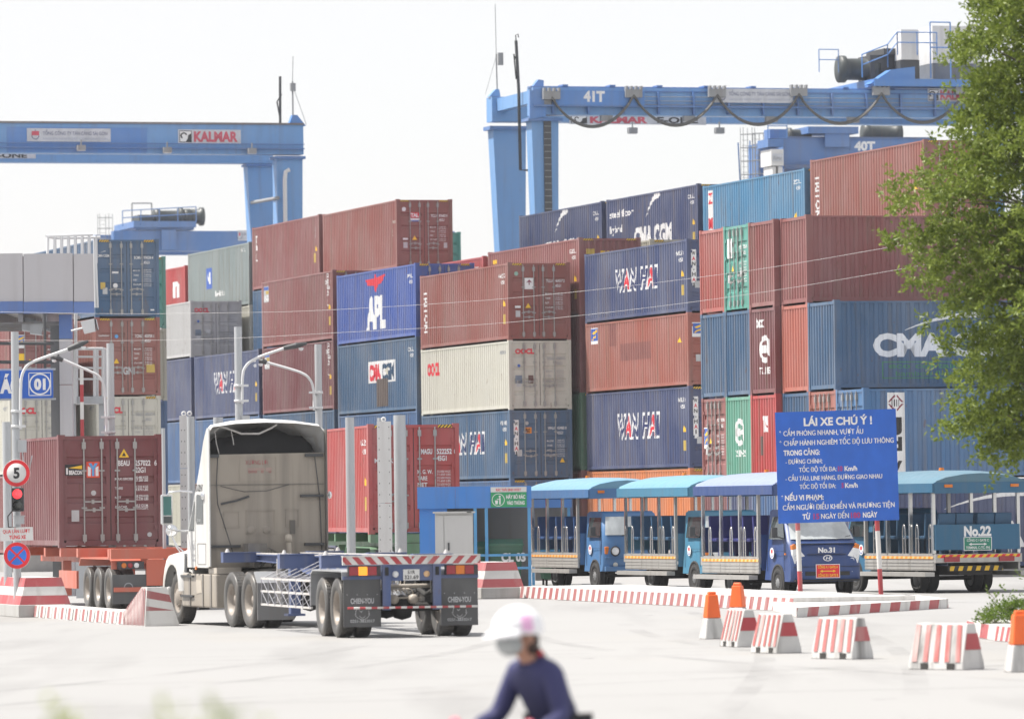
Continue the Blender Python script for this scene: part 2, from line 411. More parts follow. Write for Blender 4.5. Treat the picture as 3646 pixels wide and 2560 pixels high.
def cmesh(L, H):
    """the meshes of one container size, shared by all of that size"""
    k = (L, H)
    if k in _CM: return _CM[k]
    d = {}
    sp = profile(L, 0.278, 0.104, 0.035, 0.036, 0.10); ep = profile(W_, 0.244, 0.085, 0.038, 0.045, 0.10)
    d['sp'], d['ep'] = sp, ep
    f = B()
    for x in (0, L - 0.16):
        for y in (0.004, W_ - 0.114): f.box(x + 0.004, x + 0.16, y, y + 0.11, 0.10, H - 0.10)
    for y0, y1 in ((0.006, 0.07), (W_ - 0.07, W_ - 0.006)):
        f.box(0.17, L - 0.17, y0, y1, 0.055, 0.17); f.box(0.17, L - 0.17, y0, y1, H - 0.095, H - 0.035)
    for x0, x1 in ((0.02, 0.10), (L - 0.10, L - 0.02)):
        f.box(x0, x1, 0.165, W_ - 0.165, 0.045, 0.16); f.box(x0, x1, 0.165, W_ - 0.165, H - 0.12, H - 0.03)
    f.box(0.17, L - 0.17, 0.08, W_ - 0.08, 0.10, 0.16)
    c = f
    for x in (0, L - 0.178):
        for y in (0, W_ - 0.162):
            for z in (0, H - 0.118): c.box(x, x + 0.178, y, y + 0.162, z, z + 0.118)
    d['frame'] = f.mesh('frame')
    def wall(pts, z0, z1, pos):
        m = B(); n = len(pts)
        vs = [pos(u, dd, z0) for u, dd in pts] + [pos(u, dd, z1) for u, dd in pts]
        m.add(vs, [(i, i + 1, n + i + 1, n + i) for i in range(n - 1)]); return m
    d['side_hi'] = wall(sp, 0.17, H - 0.095, lambda u, dd, z: (L - u, W_ - SIDE_IN + dd, z)).mesh('side_panel')
    d['side_lo'] = wall(sp, 0.17, H - 0.095, lambda u, dd, z: (u, SIDE_IN - dd, z)).mesh('side_panel')
    d['end_0'] = wall(ep, 0.16, H - 0.12, lambda u, dd, z: (END_IN - dd, W_ - u, z)).mesh('front_panel')
    d['end_L'] = wall(ep, 0.16, H - 0.12, lambda u, dd, z: (L - END_IN + dd, u, z)).mesh('front_panel')
    r = B(); nx = int(L / 0.4)
    rp = [(0.12 + (L - 0.24) * i / nx, (0 if i % 2 else -0.02)) for i in range(nx + 1)]
    r.add([(x, 0.07, H - 0.045 + z) for x, z in rp] + [(x, W_ - 0.07, H - 0.045 + z) for x, z in rp], [(i, i+1, nx+2+i, nx+1+i) for i in range(nx)])
    d['roof'] = r.mesh('roof_panel')
    for side in (0, 1):                                   # door leaves at x = 0; viewer's left leaf first
        y1, y0 = (W_ - 0.115, W_ / 2 + 0.012) if side == 0 else (W_ / 2 - 0.012, 0.115)
        m = B(); z0, z1 = 0.165, H - 0.125; nb = 5; hh = (z1 - z0) / nb; pr = [(z0, 0.0)]
        for b in range(nb - 1):
            z = z0 + hh * (b + 1)
            pr += [(z - 0.085, 0.0), (z - 0.05, -0.032), (z + 0.05, -0.032), (z + 0.085, 0.0)]
        pr.append((z1, 0.0)); n = len(pr)
        ya, yb = y1 - 0.09, y0 + 0.09
        X = DOOR_IN
        m.add([(X - dd, ya, z) for z, dd in pr] + [(X - dd, yb, z) for z, dd in pr], [(i, i+1, n+i+1, n+i) for i in range(n-1)])
        m.box(X - 0.006, X + 0.03, ya, y1, z0, z1); m.box(X - 0.006, X + 0.03, y0, yb, z0, z1)
        m.box(X - 0.006, X + 0.03, yb, ya, z0 - 0.001, z0 + 0.06); m.box(X - 0.006, X + 0.03, yb, ya, z1 - 0.06, z1 + 0.001)
        for z in (0.45, H * 0.38, H * 0.62, H - 0.45):    # hinges at the outer edge
            yy = y1 if side == 0 else y0
            m.box(X - 0.03, X - 0.008, yy - 0.09, yy + 0.09, z - 0.05, z + 0.05)
        d['door%d' % side] = m.mesh('door')
        for q in (0, 1):
            fr = ((0.245, 0.415), (0.565, 0.735))[side][q]; y = W_ * (1 - fr)
            g = B(); X2 = 0.008
            g.tube((X2, y, 0.10), (X2, y, H - 0.09), 0.019, 7)
            for z in (0.20, H - 0.27): g.box(X2 - 0.03, X2 + 0.035, y - 0.045, y + 0.045, z - 0.06, z + 0.10)
            for z in (H * 0.35, H * 0.68): g.box(X2 - 0.025, X2 + 0.035, y - 0.06, y + 0.06, z - 0.02, z + 0.02)
            zh = 0.86 if q == side else 1.05; sg = 1 if q == 0 else -1
            g.box(X2 - 0.035, X2 - 0.018, min(y, y - 0.40 * sg), max(y, y - 0.40 * sg), zh - 0.018, zh + 0.018)
            g.box(X2 - 0.045, X2 - 0.01, y - 0.22 * sg - 0.03, y - 0.22 * sg + 0.03, zh - 0.05, zh + 0.05)
            d['rod%d%d' % (side, q)] = g.mesh('locking_rod')
    gk = B(); gk.box(DOOR_IN - 0.003, DOOR_IN + 0.03, W_ / 2 - 0.011, W_ / 2 + 0.011, 0.165, H - 0.125)
    gk.box(DOOR_IN + 0.002, DOOR_IN + 0.04, 0.10, W_ - 0.10, H - 0.135, H - 0.118); d['gasket'] = gk.mesh('door_gasket')
    _CM[k] = d; return d
class Box:
    """one container; local x from the end we see into its length, y = 0 and y = W_ its long sides"""
    def __init__(s, label, col, loc, rz, L=L40, H=HC, doors=True, hidden=False, group=None, parent=None):
        s.L, s.H = L, H; d = s.d = cmesh(L, H); pm = PAINT[col]
        t = s.t = thing('shipping_container', label, 'container', loc, rz, group)
        obj('frame', d['frame'], pm, t)
        obj('side_panel', d['side_hi'], pm, t); obj('side_panel', d['side_lo'], pm, t); obj('roof_panel', d['roof'], pm, t)
        obj('front_panel', d['end_L'], pm, t)
        if doors and not hidden:
            for i in (0, 1):
                dr = obj('door', d['door%d' % i], pm, t)
                for q in (0, 1): obj('locking_rod', d['rod%d%d' % (i, q)], M_ROD, dr)
            obj('door_gasket', d['gasket'], M_GASKET, t)
        else: obj('front_panel', d['end_0'], pm, t)
        s.doors = doors; s.pr = []
        if H == HC and not hidden and doors: s.hazard()
    def side(s, which='hi'):
        f, br = relief_of(s.d['sp'], -SIDE_IN)
        p = Print((s.L, W_, 0), (-1, 0, 0), (0, 1, 0), f, br) if which == 'hi' else Print((0, 0, 0), (1, 0, 0), (0, -1, 0), f, br)
        s.pr.append(p); return p
    def end(s):
        if s.doors: p = Print((0, W_, 0), (0, -1, 0), (-1, 0, 0), lift=-DOOR_IN + 0.010)
        else:
            f, br = relief_of(s.d['ep'], -END_IN); p = Print((0, W_, 0), (0, -1, 0), (-1, 0, 0), f, br)
        s.pr.append(p); return p
    def hazard(s):
        p = Print((0, W_, 0), (0, -1, 0), (-1, 0, 0), lift=-0.02 + 0.004); s.pr.append(p)
        for a, b in ((0.19, 0.56), (W_ - 0.56, W_ - 0.19)): p.stripes(['yellow', 'black'], a, b, s.H - 0.11, s.H - 0.035, 8, 1.0)
    def marks(s, code, num, typ, key='white', data=('M.G.W.', 'TARE', 'NET', 'CU.CAP.'), tri=True):
        p = s.end(); H = s.H
        p.text(key, code, 1.50, H - 0.74, 0.105, 0.26, 0.02); p.text(key, num, 1.86, H - 0.74, 0.105, 0.36, 0.02); p.text(key, typ, 1.86, H - 0.92, 0.105, 0.22, 0.02)
        v = H - 1.20
        for k, t in enumerate(data):
            p.text(key, t, 1.46, v - 0.17 * k, 0.06, None, 0.01)
            p.text(key, '30.480 KGS', 1.86, v - 0.17 * k + 0.03, 0.05, 0.28); p.text(key, '67.200 LBS', 1.86, v - 0.17 * k - 0.045, 0.05, 0.28)
        if tri: p.poly('yellow', [(0.68, 1.20), (0.90, 1.20), (0.79, 1.38)])
        p.rect('pale', 0.30, 0.48, 0.86, 1.10)
        return p
    def side_marks(s, p, key='white', num='301', tri=True):
        p.text(key, num, s.L - 1.25, s.H - 0.55, 0.15, 0.8, 0.02); p.text(key, '45G1', s.L - 0.95, s.H - 0.78, 0.13, 0.4, 0.02)
        if tri: p.poly('yellow', [(s.L - 0.75, 1.28), (s.L - 0.45, 1.28), (s.L - 0.6, 1.52)]); p.rect('gold', s.L - 0.72, s.L - 0.5, 0.62, 0.98)
    def done(s):
        for p in s.pr: p.build(s.t, INK)
        return s.t

def wan_hai_side(p, H, L=L40):
    u, v, h = L * 0.30, H * 0.40, H * 0.30
    x = u
    for ch, wd, red in (('W', 0.98, 0), ('A', 0.76, 1), ('N', 0.76, 0), (' ', 0.46, 0), ('H', 0.80, 0), ('A', 0.78, 1), ('I', 0.38, 0)):
        if ch != ' ':
            p.text('white', ch, x, v, h, wd, 0.045, slant=0.16)
            p.text('red' if red else 'navy', ch, x + 0.07, v + 0.045, h * 0.875, wd - 0.14, 0.0 if not red else 0.012, slant=0.16, lift=0.004)
        x += wd + 0.02
def wan_hai_end(p, H):
    p.rect('white', 0.17, 0.36, H * 0.36, H - 0.38)
    for i, (ch, c) in enumerate((('W', 'black'), ('A', 'red'), ('N', 'black'), None, ('H', 'black'), ('A', 'red'), ('I', 'black')) if False else
                                (('W', 'black'), ('A', 'red'), ('N', 'black'), ('-', 'black'), ('H', 'black'), ('A', 'red'), ('I', 'black'))):
        p.text(c, ch, 0.265, H - 0.58 - i * 0.185, 0.135, 0.13 if ch not in 'I-' else 0.045, 0.03, 'c', lift=0.003)
def swoosh(p, key, u, v, w, h):
    """the thin-to-thick rising arc above a shipping line's name"""
    top, bot = [], []
    for k in range(15):
        t = k / 14; x = u + w * t; y = v + h * (1 - (1 - t) ** 2.0); th = h * 0.30 * (0.10 + t) * (1 if t < 0.93 else 0.6)
        top.append((x, y)); bot.append((x + 0.03 * w * t, y - th))
    for k in range(14): p.poly(key, [bot[k], bot[k+1], top[k+1], top[k]])
def cma_side(p, u, v, h, w=None):
    p.text('white', 'CMA CGM', u, v, h, w, 0.05); swoosh(p, 'white', u + (w or 5 * h) * 0.32, v + h * 1.5, (w or 5 * h) * 0.36, h * 1.25)
def triton_side(p, H):
    p.text('white', 'TRITON', 0.52, H * 0.80, 0.42, H * 0.58, 0.03, rot=-PI / 2)
def flag_sticker(p, u, v, w, h):
    p.rect('white', u - 0.03, u + w + 0.03, v - 0.12, v + h + 0.03); p.rect('blue', u, u + w, v, v + h, 0.002)
    p.poly('yellow', [(u + w*.15, v + h*.62), (u + w*.95, v + h*.92), (u + w*.95, v + h*.70), (u + w*.40, v + h*.50)], 0.004)
    p.poly('yellow', [(u + w*.12, v + h*.08), (u + w*.35, v + h*.30), (u + w*.85, v + h*.48), (u + w*.85, v + h*.30), (u + w*.40, v + h*.18), (u + w*.25, v + h*.04)], 0.004)
def ball_logo(p, u, v, r):
    """striped ball over the letters T.S. LINES"""
    p.ring('white', u, v, r * 0.62, r, 0.5, 5.3, 22, sx=1.15); p.rect('white', u - r * 0.9, u + r * 0.25, v - r * 0.28, v + r * 0.28)
    p.poly('white', [(u, v - r*.1), (u + r, v + r*.5), (u + r*1.0, v - r*.7), (u + r*.55, v - r*.2)])
    p.text('white', 'T.S. LINES', u, v - r * 1.75, r * 0.46, r * 2.5, 0.03, 'c')

# --- where the stacks stand: A runs along the boxes of the main block, away to the left; Bv across it
YAW = 0.2876
A = Vector((-math.sin(YAW), math.cos(YAW), 0)); Bv = Vector((math.cos(YAW), math.sin(YAW), 0))
T0 = Vector((-0.12, 213.9, 0)); BAY, ROW = 12.87, 2.79
SLABS = []
HIDE_L = 'container low inside the stacks, covered by the rows in front of it'
HIDE_G = 'containers covered inside the stacks'
def stack(org, a, b, base, items, rz=PI / 2 + YAW, along=None, across=None):
    along, across = along or A, across or Bv
    p = org + along * a + across * (b + W_); z = base; out = []
    SLABS.append((p, rz, base))
    for it in items:
        if isinstance(it, (int, float)):                  # a covered box: only its height
            Box(HIDE_L, random.choice(['maroon', 'navy', 'cma_blue', 'wine', 'mid_blue', 'beige']), (p.x, p.y, z), rz, H=it, hidden=True, group=HIDE_G).done(); z += it
        else:
            col, H, doors, label, deco = it
            bx = Box(label, col, (p.x, p.y, z), rz, H=H, doors=doors)
            if deco: deco(bx)
            bx.done(); z += H
    return z

# ---- decorations of single boxes
def d_whlu(b):
    wan_hai_side(b.side(), b.H); p = b.marks('WHLU', '424885 0', '42G1', tri=False); wan_hai_end(p, b.H)
    p.rect('orange', 0.58, 0.86, b.H - 0.88, b.H - 0.66); p.text('black', 'B0', 0.72, b.H - 0.85, 0.15, 0.18, 0.03, 'c', lift=0.003)
    p.poly('yellow', [(1.95, 0.62), (2.15, 0.62), (2.05, 0.80)]); p.disc('pale', 0.68, b.H - 0.5, 0.07, 12)
    q = b.side(); b.side_marks(q, num='WHLU 424885')
def d_oocl(b, doorcol='grey'):
    p = b.side(); p.text('red', 'OOCL', 0.9, b.H * 0.60, 0.44, 1.75, 0.06); p.text('grey', '428004', b.L - 1.2, b.H - 0.5, 0.14, 0.8, 0.01)
    q = b.marks('OOLU', '428004 0', '42G1', 'grey', tri=False); q.text('red', 'OOCL', 0.26, b.H - 0.50, 0.17, 0.74, 0.06)
    q.rect('slatebox', 0.26, 0.52, 0.98, 1.28); q.rect('brown', 0.76, 0.96, 0.98, 1.28); q.disc('blue', 0.40, b.H - 0.95, 0.06, 12)
ink('slatebox', (0.16, 0.20, 0.26))
def d_tllu(b):
    p = b.side(); triton_side(p, b.H); b.side_marks(p, num='464317', tri=True)
    q = b.marks('TLLU', '464317 2', '45G1'); q.rect('white', 0.66, 1.02, b.H - 1.0, b.H - 0.58); q.poly('maroonink', [(0.72, b.H-.76), (0.84, b.H-.64), (0.96, b.H-.76), (0.86, b.H-.73), (0.86, b.H-.84), (0.82, b.H-.84), (0.82, b.H-.73)], 0.003)
    q.disc('jadeink', 0.34, b.H - 0.42, 0.08, 14); q.rect('white', 0.28, 0.50, 1.20, 1.28)
ink('maroonink', (0.20, 0.02, 0.05)); ink('jadeink', (0.25, 0.42, 0.34))
def d_apl(b):
    p = b.side(); u, v = b.L * 0.50, b.H * 0.08
    e = [(-1.55, .80), (-.95, .82), (-.15, .80), (-.08, 1.0), (.10, 1.0), (.18, .84), (.9, .92), (1.55, .96), (1.45, .78), (1.1, .74), (1.0, .55), (.75, .52), (.6, .42), (.35, .42), (.05, 0.0), (-.3, .40), (-.9, .36), (-1.2, .5)]
    k = 0.70
    # split the eagle into convex strips so that it fills cleanly
    p.poly('red', [(u + x, b.H * .68 + y * k) for x, y in ((-1.55, .80), (-1.2, .45), (-.3, .40), (-.15, .82))])
    p.poly('red', [(u + x, b.H * .68 + y * k) for x, y in ((-.3, .40), (.05, -.05), (.35, .42), (.18, .84), (.1, 1.05), (-.08, 1.05), (-.15, .82))])
    p.poly('red', [(u + x, b.H * .68 + y * k) for x, y in ((.35, .42), (.95, .50), (1.55, 1.0), (.18, .84))])
    p.text('white', 'APL', u - 1.45, b.H * .20, 1.18, 2.95, 0.06, slant=0.05)
    b.side_marks(p, num='APLU', tri=False)
def d_cma_logo(b):
    p = b.side(); u = b.L * 0.40; p.rect('white', u, u + 4.1, b.H * .42, b.H * .72)
    p.text('red', 'CMA', u + 0.12, b.H * .46, 0.60, 1.75, 0.06, lift=0.004); p.text('cmaink', 'CGM', u + 2.05, b.H * .46, 0.60, 1.9, 0.06, lift=0.004)
    p.poly('cream', [(u + 2.5, b.H*.58), (u + 3.1, b.H*.64), (u + 3.0, b.H*.50)], 0.007)
    p.rect('rustpatch', u + 1.2, u + 2.9, 0.25, b.H * .47, 0.008); b.side_marks(p, num='CMAU', tri=False)
ink('cmaink', (0.02, 0.06, 0.12)); ink('rustpatch', (0.11, 0.085, 0.075))
def d_bng(b):
    p = b.side(); p.rect('pale', 0.35, 1.25, b.H * .68, b.H * .92); p.rect('blue', 0.42, 1.18, b.H * .86, b.H * .91, .003); p.rect('gold', 0.75, 1.15, b.H * .80, b.H * .85, .003)
    p.text('white', 'BNG', 0.45, b.H * .70, 0.22, 0.68, 0.04, lift=.003); p.text('white', 'BEAU', b.L - 0.85, b.H * .86, 0.30, vertical=True); b.side_marks(p)
def d_wanhai(b): wan_hai_side(b.side(), b.H); b.side_marks(b.side(), num='WHLU 516'); p = b.marks('WHLU', '516013 0', '45G1'); wan_hai_end(p, b.H)
def d_fl(b):
    p = b.side(); flag_sticker(p, 0.65, b.H * .74, 0.75, 0.45); p.rect('fadepatch', b.L * .34, b.L * .64, b.H * .42, b.H * .66); p.rect('fadepatch', b.L * .24, b.L * .31, b.H * .64, b.H * .96); p.poly('yellow', [(b.L - 1.2, b.H*.6), (b.L - .8, b.H*.6), (b.L - 1.0, b.H*.7)])
    q = b.marks('FSCU', '731302 1', '42G1'); flag_sticker(q, 0.2, b.H - 0.75, 0.36, 0.36)
ink('fadepatch', (0.21, 0.085, 0.075))
def d_touax(b):
    p = b.side(); b.side_marks(p, num='GLDU'); p.text('yellow', 'Touax', 0.7, b.H * .66, 0.62, 1.9, 0.04); 
    q = b.end(); q.text('yellow', 'TOUAX', 0.85, b.H - 0.85, 0.34, 1.1, 0.05); q.rect('gold', 0.30, 0.62, b.H - 0.85, b.H - 0.42); b.hazard()
def d_tal(b):
    p = b.side(); p.text('cream', '2', b.L - 0.8, b.H * .48, 0.3); p.text('cream', '876402', b.L - 0.75, b.H*.66, .12, .5)
    q = b.marks('TCLU', '876402 0', '45G1'); q.rect('red', 0.60, 1.00, b.H - 0.78, b.H - 0.55); q.text('white', 'TAL', 0.80, b.H - 0.74, 0.15, 0.34, 0.05, 'c', lift=.003); q.rect('white', 0.60, 1.0, b.H - 0.93, b.H - 0.80); q.rect('blue', .60, 1.0, b.H - .93, b.H - .88, .003)
    q.disc('white', 0.34, b.H - 0.42, 0.09, 14); q.rect('pale', 2.05, 2.2, 0.86, 1.08); q.rect('white', 0.28, 0.50, 1.20, 1.28)
def d_142(b): p = b.side(); p.text('white', 'TAL', 0.75, b.H * .74, 0.34, vertical=True, bold=.03); p.text('pale', '184', b.L - 0.7, b.H * .84, 0.24, vertical=True); p.rect('gold', b.L - 1.0, b.L - 0.62, b.H * .28, b.H * .42); p.poly('yellow', [(b.L - .75, b.H*.45), (b.L - .45, b.H*.45), (b.L - .6, b.H*.53)])
def d_nyk(b):
    p = b.side(); p.rect('blue', b.L * .30, b.L * .40, b.H * .36, b.H * .70); p.text('white', 'NL', b.L * .32, b.H * .45, 0.5, 0.7, 0.05, lift=.003); p.text('white', 'Logistics', b.L * .45, b.H * .22, 0.26, 1.9, .02)
    p.text('white', 'NYKU', b.L - 1.5, b.H * .86, 0.17, 0.8)
def d_u(b): p = b.side(); p.text('white', 'n', b.L - 2.6, b.H * .45, 1.0, 1.3, 0.05)
def d_ecmu(b):
    p = b.side(); q = b.marks('ECMU', '974334 4', '45G1', tri=False); q.text('white', 'CMA CGM', 0.10, b.H - 0.66, 0.09, 0.46, 0.03); swoosh(q, 'white', 0.22, b.H - 0.52, 0.2, 0.08)
    q.rect('white', 0.66, 0.90, b.H - 1.27, b.H - 1.20); q.disc('white', 0.78, b.H - 1.72, 0.09, 16); q.rect('gold', 0.22, 0.40, b.H - 1.85, b.H - 1.60); q.rect('white', 2.1, 2.24, 0.25, 0.30)
def d_tcnu(b):
    q = b.marks('TCNU', '430735 1', '45G1'); q.rect('gold', 1.92, 2.24, 0.86, 1.16); q.text('white', 'textainer', 0.12, b.H - 0.70, 0.075, 0.42, .01); q.disc('sky', 0.80, b.H - 0.70, 0.07, 12); q.text('pale', 'IGNI', 0.98, 0.80, 0.26, 0.5, .04)
def d_oocl2(b):
    q = b.marks('OOLU', '472377 0', '45G1', 'grey', tri=False); q.text('red', 'OOCL', 0.20, b.H - 0.62, 0.20, 0.80, 0.06); q.disc('blue', 0.34, b.H - 1.15, 0.07, 12)
    p = b.side(); p.text('grey', '472377', b.L - 1.2, b.H - 0.5, 0.14, 0.8, 0.01)
def d_f2(b): q = b.marks('FSCU', '620114 3', '45G1'); flag_sticker(q, 0.26, b.H - 1.0, 0.32, 0.34); q.rect('yellow', 0.26, 0.58, b.H - 1.62, b.H - 1.32)
def d_oocl3(b):
    p = b.side(); q = b.marks('OOLU', '841026 7', '42G1', 'grey', tri=False); q.text('red', 'OOCL', 0.20, b.H - 0.52, 0.17, 0.70, 0.06)
    q.rect('slatebox', 0.24, 0.50, 0.98, 1.26); q.rect('pale', 0.74, 0.94, 0.98, 1.26); q.disc('blue', 0.38, b.H - 0.95, 0.06, 12)
def d_cma_navy(b): p = b.side(); cma_side(p, b.L * .31, b.H * .24, 0.80, 5.0); b.side_marks(p, num='CMAU', tri=True)
def d_cma_navy2(b): d_cma_navy(b); p = b.pr[-1]; p.text('white', 'steel floor', 0.45, b.H * .72, 0.30, 3.2, .02); p.text('white', 'hybrid', 0.45, b.H * .50, 0.30, 1.7, .02)
def d_lblue(b): p = b.side(); p.rect('white', 0.55, 1.25, 0.2, b.H * .92); p.text('red', 'ZIM', 0.90, b.H * .74, 0.42, vertical=True, bold=.03, lift=.004); b.side_marks(p, num='ZCSU', tri=False); p.rect('white', b.L - 1.1, b.L - 0.5, .5, .95); p.poly('yellow', [(b.L - 1.3, b.H*.36), (b.L - .9, b.H*.36), (b.L - 1.0, b.H*.46)])
def d_triton(b): p = b.side(); triton_side(p, b.H); p.poly('yellow', [(b.L - 1.2, b.H*.4), (b.L - .8, b.H*.4), (b.L - 1.0, b.H*.5)]); b.marks('TCNU', '118304 2', '45G1')
def d_orange(b): b.marks('HLXU', '642210 5', '45G1', 'dark')
def d_plain(b): b.side_marks(b.side())

# ---- main block, front row (bays run away to the left)
stack(T0, 0, 0, .28, [('mid_blue', HC, True, 'blue container at the foot of the stack that holds the cream OOCL box with doors', None),
    ('cma_blue', ST, True, 'navy WAN HAI container with orange B0 tag on its doors', d_whlu),
    ('cream', ST, True, 'cream OOCL container above the navy box tagged B0', d_oocl),
    ('brown_red', HC, True, 'red-brown TRITON container with TLLU doors, top of its stack over cream OOCL', d_tllu)])
stack(T0, BAY, 0, .22, [HC, ('mid_blue', HC, True, 'blue container under the one with a boxed CMA CGM logo', None),
    ('cma_blue', HC, True, 'blue container with white boxed CMA CGM logo and a rusty patch', d_cma_logo),
    ('apl_blue', HC, True, 'bright blue APL container with red eagle', d_apl)])
stack(T0, 2 * BAY, 0, .5, [HC, ('cma_blue', HC, True, 'blue container below the maroon pair with BNG stickers', None),
    ('wine', HC, True, 'maroon container with BNG sticker, lower of the pair left of APL', d_bng),
    ('maroon', HC, True, 'maroon container with BNG sticker, upper of the pair left of APL', d_bng)])
stack(T0, 3 * BAY, 0, .5, [HC, ('mid_blue', HC, True, 'blue container below the navy WAN HAI box partly behind a lamp pole', None),
    ('navy', HC, True, 'navy WAN HAI container partly hidden by a grey lamp pole', d_wanhai)])
stack(T0, 4 * BAY, 0, .5, [HC, ('mid_blue', HC, True, 'blue container two below the light grey OOCL box', None),
    ('navy', HC, True, 'navy container directly below the light grey OOCL box', None),
    ('steel_grey', ST, True, 'light grey OOCL container with grey doors, on a navy box', d_oocl3)])
# ---- second row
stack(T0, -BAY, ROW, .55, [('orange', HC, True, 'orange container with doors at the foot of the WAN HAI stack, behind the minibuses', d_orange),
    ('navy', HC, True, 'navy WAN HAI container directly above the orange one', d_wanhai),
    ('salmon', ST, True, 'salmon container with blue flag sticker between two navy WAN HAI boxes', d_fl),
    ('navy', ST, True, 'navy WAN HAI container at the top of its stack, over the salmon box', d_wanhai)])
stack(T0, 0, ROW, .6, [HC, ('green', HC, True, 'dark green container in the gap beside the lower WAN HAI box', None),
    ('wine', HC, False, 'dark maroon container in the gap beside the salmon box', None),
    ('maroon', HC, False, 'maroon TOUAX container with yellow lettering', d_touax)])
stack(T0, BAY, ROW, .5, [HC, HC, HC, ('red', HC, True, 'bright red container whose roof edge shows left of the TOUAX box', d_plain)])
stack(T0, 2 * BAY, ROW, .55, [HC, HC, HC, HC, ('brown_red', HC, True, 'red-brown container with TAL sign on its doors, highest of the block', d_tal)])
stack(T0, 3 * BAY, ROW, .6, [HC, HC, HC, ('cma_blue', HC, True, 'blue container below the top maroon box with TAL letters on its side', None),
    ('maroon', HC, True, 'maroon container with white vertical letters, left of the one with TAL doors', d_142)])
stack(T0, 4 * BAY, ROW, .3, [HC, HC, HC, ('cream', ST, True, 'pale cream container under the slate grey one', None),
    ('slate', HC, True, 'slate grey container with blue square mark and Logistics lettering', d_nyk)])
stack(T0, 5 * BAY, ROW, .7, [HC, ST, ST, ST, ('red', ST, True, 'red container with a white letter, left of the slate grey one', d_u)])
stack(T0, 6 * BAY, ROW, .5, [ST, ST, ST, ('maroon', ST, True, 'far maroon container under a navy one beyond the red box', None), ('navy', ST, True, 'far navy container beyond the red box with a white letter', None)])
# ---- rows further back
stack(T0, 0, 2 * ROW, .55, [HC, HC, HC, ('beige', HC, True, 'beige container whose striped top shows above the upper WAN HAI box', d_plain)])
RB = 11.75
stack(T0, 2 * BAY, RB, .5, [HC, HC, HC, HC, ('navy', HC, True, 'navy CMA CGM container in the top row beside the crane leg', d_cma_navy)])
stack(T0, 1 * BAY, RB, .5, [HC, HC, HC, HC, ('navy', HC, True, 'navy CMA CGM container with small steel floor lettering in the top row', d_cma_navy2)])
stack(T0, 0, RB, .35, [HC, HC, HC, HC, ('light_blue', HC, True, 'light blue container with a white upright strip in the top row', d_lblue)])
stack(T0, -BAY, RB, .6, [HC, HC, HC, HC, ('rust_red', HC, True, 'rust-red TRITON container at the top of the right-hand rows', d_triton)])
stack(T0, 44, 3 * ROW, .4, [HC, HC, HC, HC, ('teal', ST, True, 'far teal container peeping out beside the TAL doors', None)])
# ---- block behind the gate canopy
E0 = Vector((-15.35, 211.8, 0))
stack(E0, 0, 0, .64, [('maroon', HC, True, 'maroon container at the foot of the stack behind the lorry-borne BEACON box', None),
    ('cream', HC, True, 'cream OOCL container numbered 472377 under the rust-red one', d_oocl2),
    ('rust_red', HC, True, 'rust-red container with TCNU doors beneath the blue ECMU box', d_tcnu),
    ('cma_blue', HC, True, 'blue CMA CGM container with ECMU doors beside the gate canopy', d_ecmu)])
stack(E0, 0, -3.25, .64, [HC, ('cream', HC, True, 'cream OOCL container behind the gate column', d_oocl2),
    ('maroon', HC, True, 'maroon container with blue flag sticker behind the 01 lane sign', d_f2)])
stack(Vector((-16.2, 230, 0)), 0, 0, .8, [HC, HC, HC, ('teal', HC, True, 'teal container edge showing beside the blue ECMU doors', None)])

# ---- right-hand block: the boxes lie across, their ends towards the gate
YR = 0.273
AR = Vector((-math.sin(YR), math.cos(YR), 0)); BR = Vector((math.cos(YR), math.sin(YR), 0)); R0 = Vector((5.83, 177.4, 0)); PR = 2.445
def rbox(col_i, layer, col, label, doors=False, deco=None):
    p = R0 - AR * (PR * col_i + W_) + BR * (0.2 if col_i >= 3 else 0); 
    if layer == 0: SLABS.append((p, YR, 0.24))
    b = Box(label, col, (p.x, p.y, 0.24 + ST * layer), YR, H=ST, doors=doors)
    if deco: deco(b)
    b.done()
def r_f(b): q = b.marks('FSCU', '812040 6', '42G1'); flag_sticker(q, 0.15, b.H * .45, 0.42, 0.5)
def r_green(b): q = b.marks('EISU', '330218 4', '42G1'); q.rect('white', 0.28, 0.75, b.H * .62, b.H * .85); q.rect('pale', 1.5, 1.75, 1.0, 1.2)
def r_ts(b): ball_logo(b.end(), 1.25, b.H * .58, 0.42)
def r_tstex(b): p = b.end(); ball_logo(p, 1.35, b.H * .52, 0.42); p.text('white', 'tex', 0.50, b.H * .78, 0.30, 0.75, .05)
def r_tsred(b): p = b.end(); p.text('white', 'TS', 1.05, b.H * .58, 0.42, 0.55, .06); p.rect('rustpatch', 0.75, 1.0, b.H * .30, b.H * .52)
def r_eco(b):
    p = b.side('lo'); p.text('white', 'CMA CGM', 1.18, b.H * .38, 0.60, 4.6, 0.055); swoosh(p, 'white', 2.15, b.H * .66, 2.3, 0.52)
    f = 0.03; u0, u1, v0, v1 = 1.45, 6.0, b.H * .12, b.H * .31
    for a in ((u0, u1, v0, v0 + f), (u0, u1, v1 - f, v1), (u0, u0 + f, v0, v1), (u1 - f, u1, v0, v1)): p.rect('ecogreen', *a)
    p.text('ecogreen', 'eco container', 1.65, b.H * .235, 0.15, 2.6, .02); p.text('ecogreen', 'bamboo flooring', 1.85, b.H * .15, 0.14, 2.3, .01)
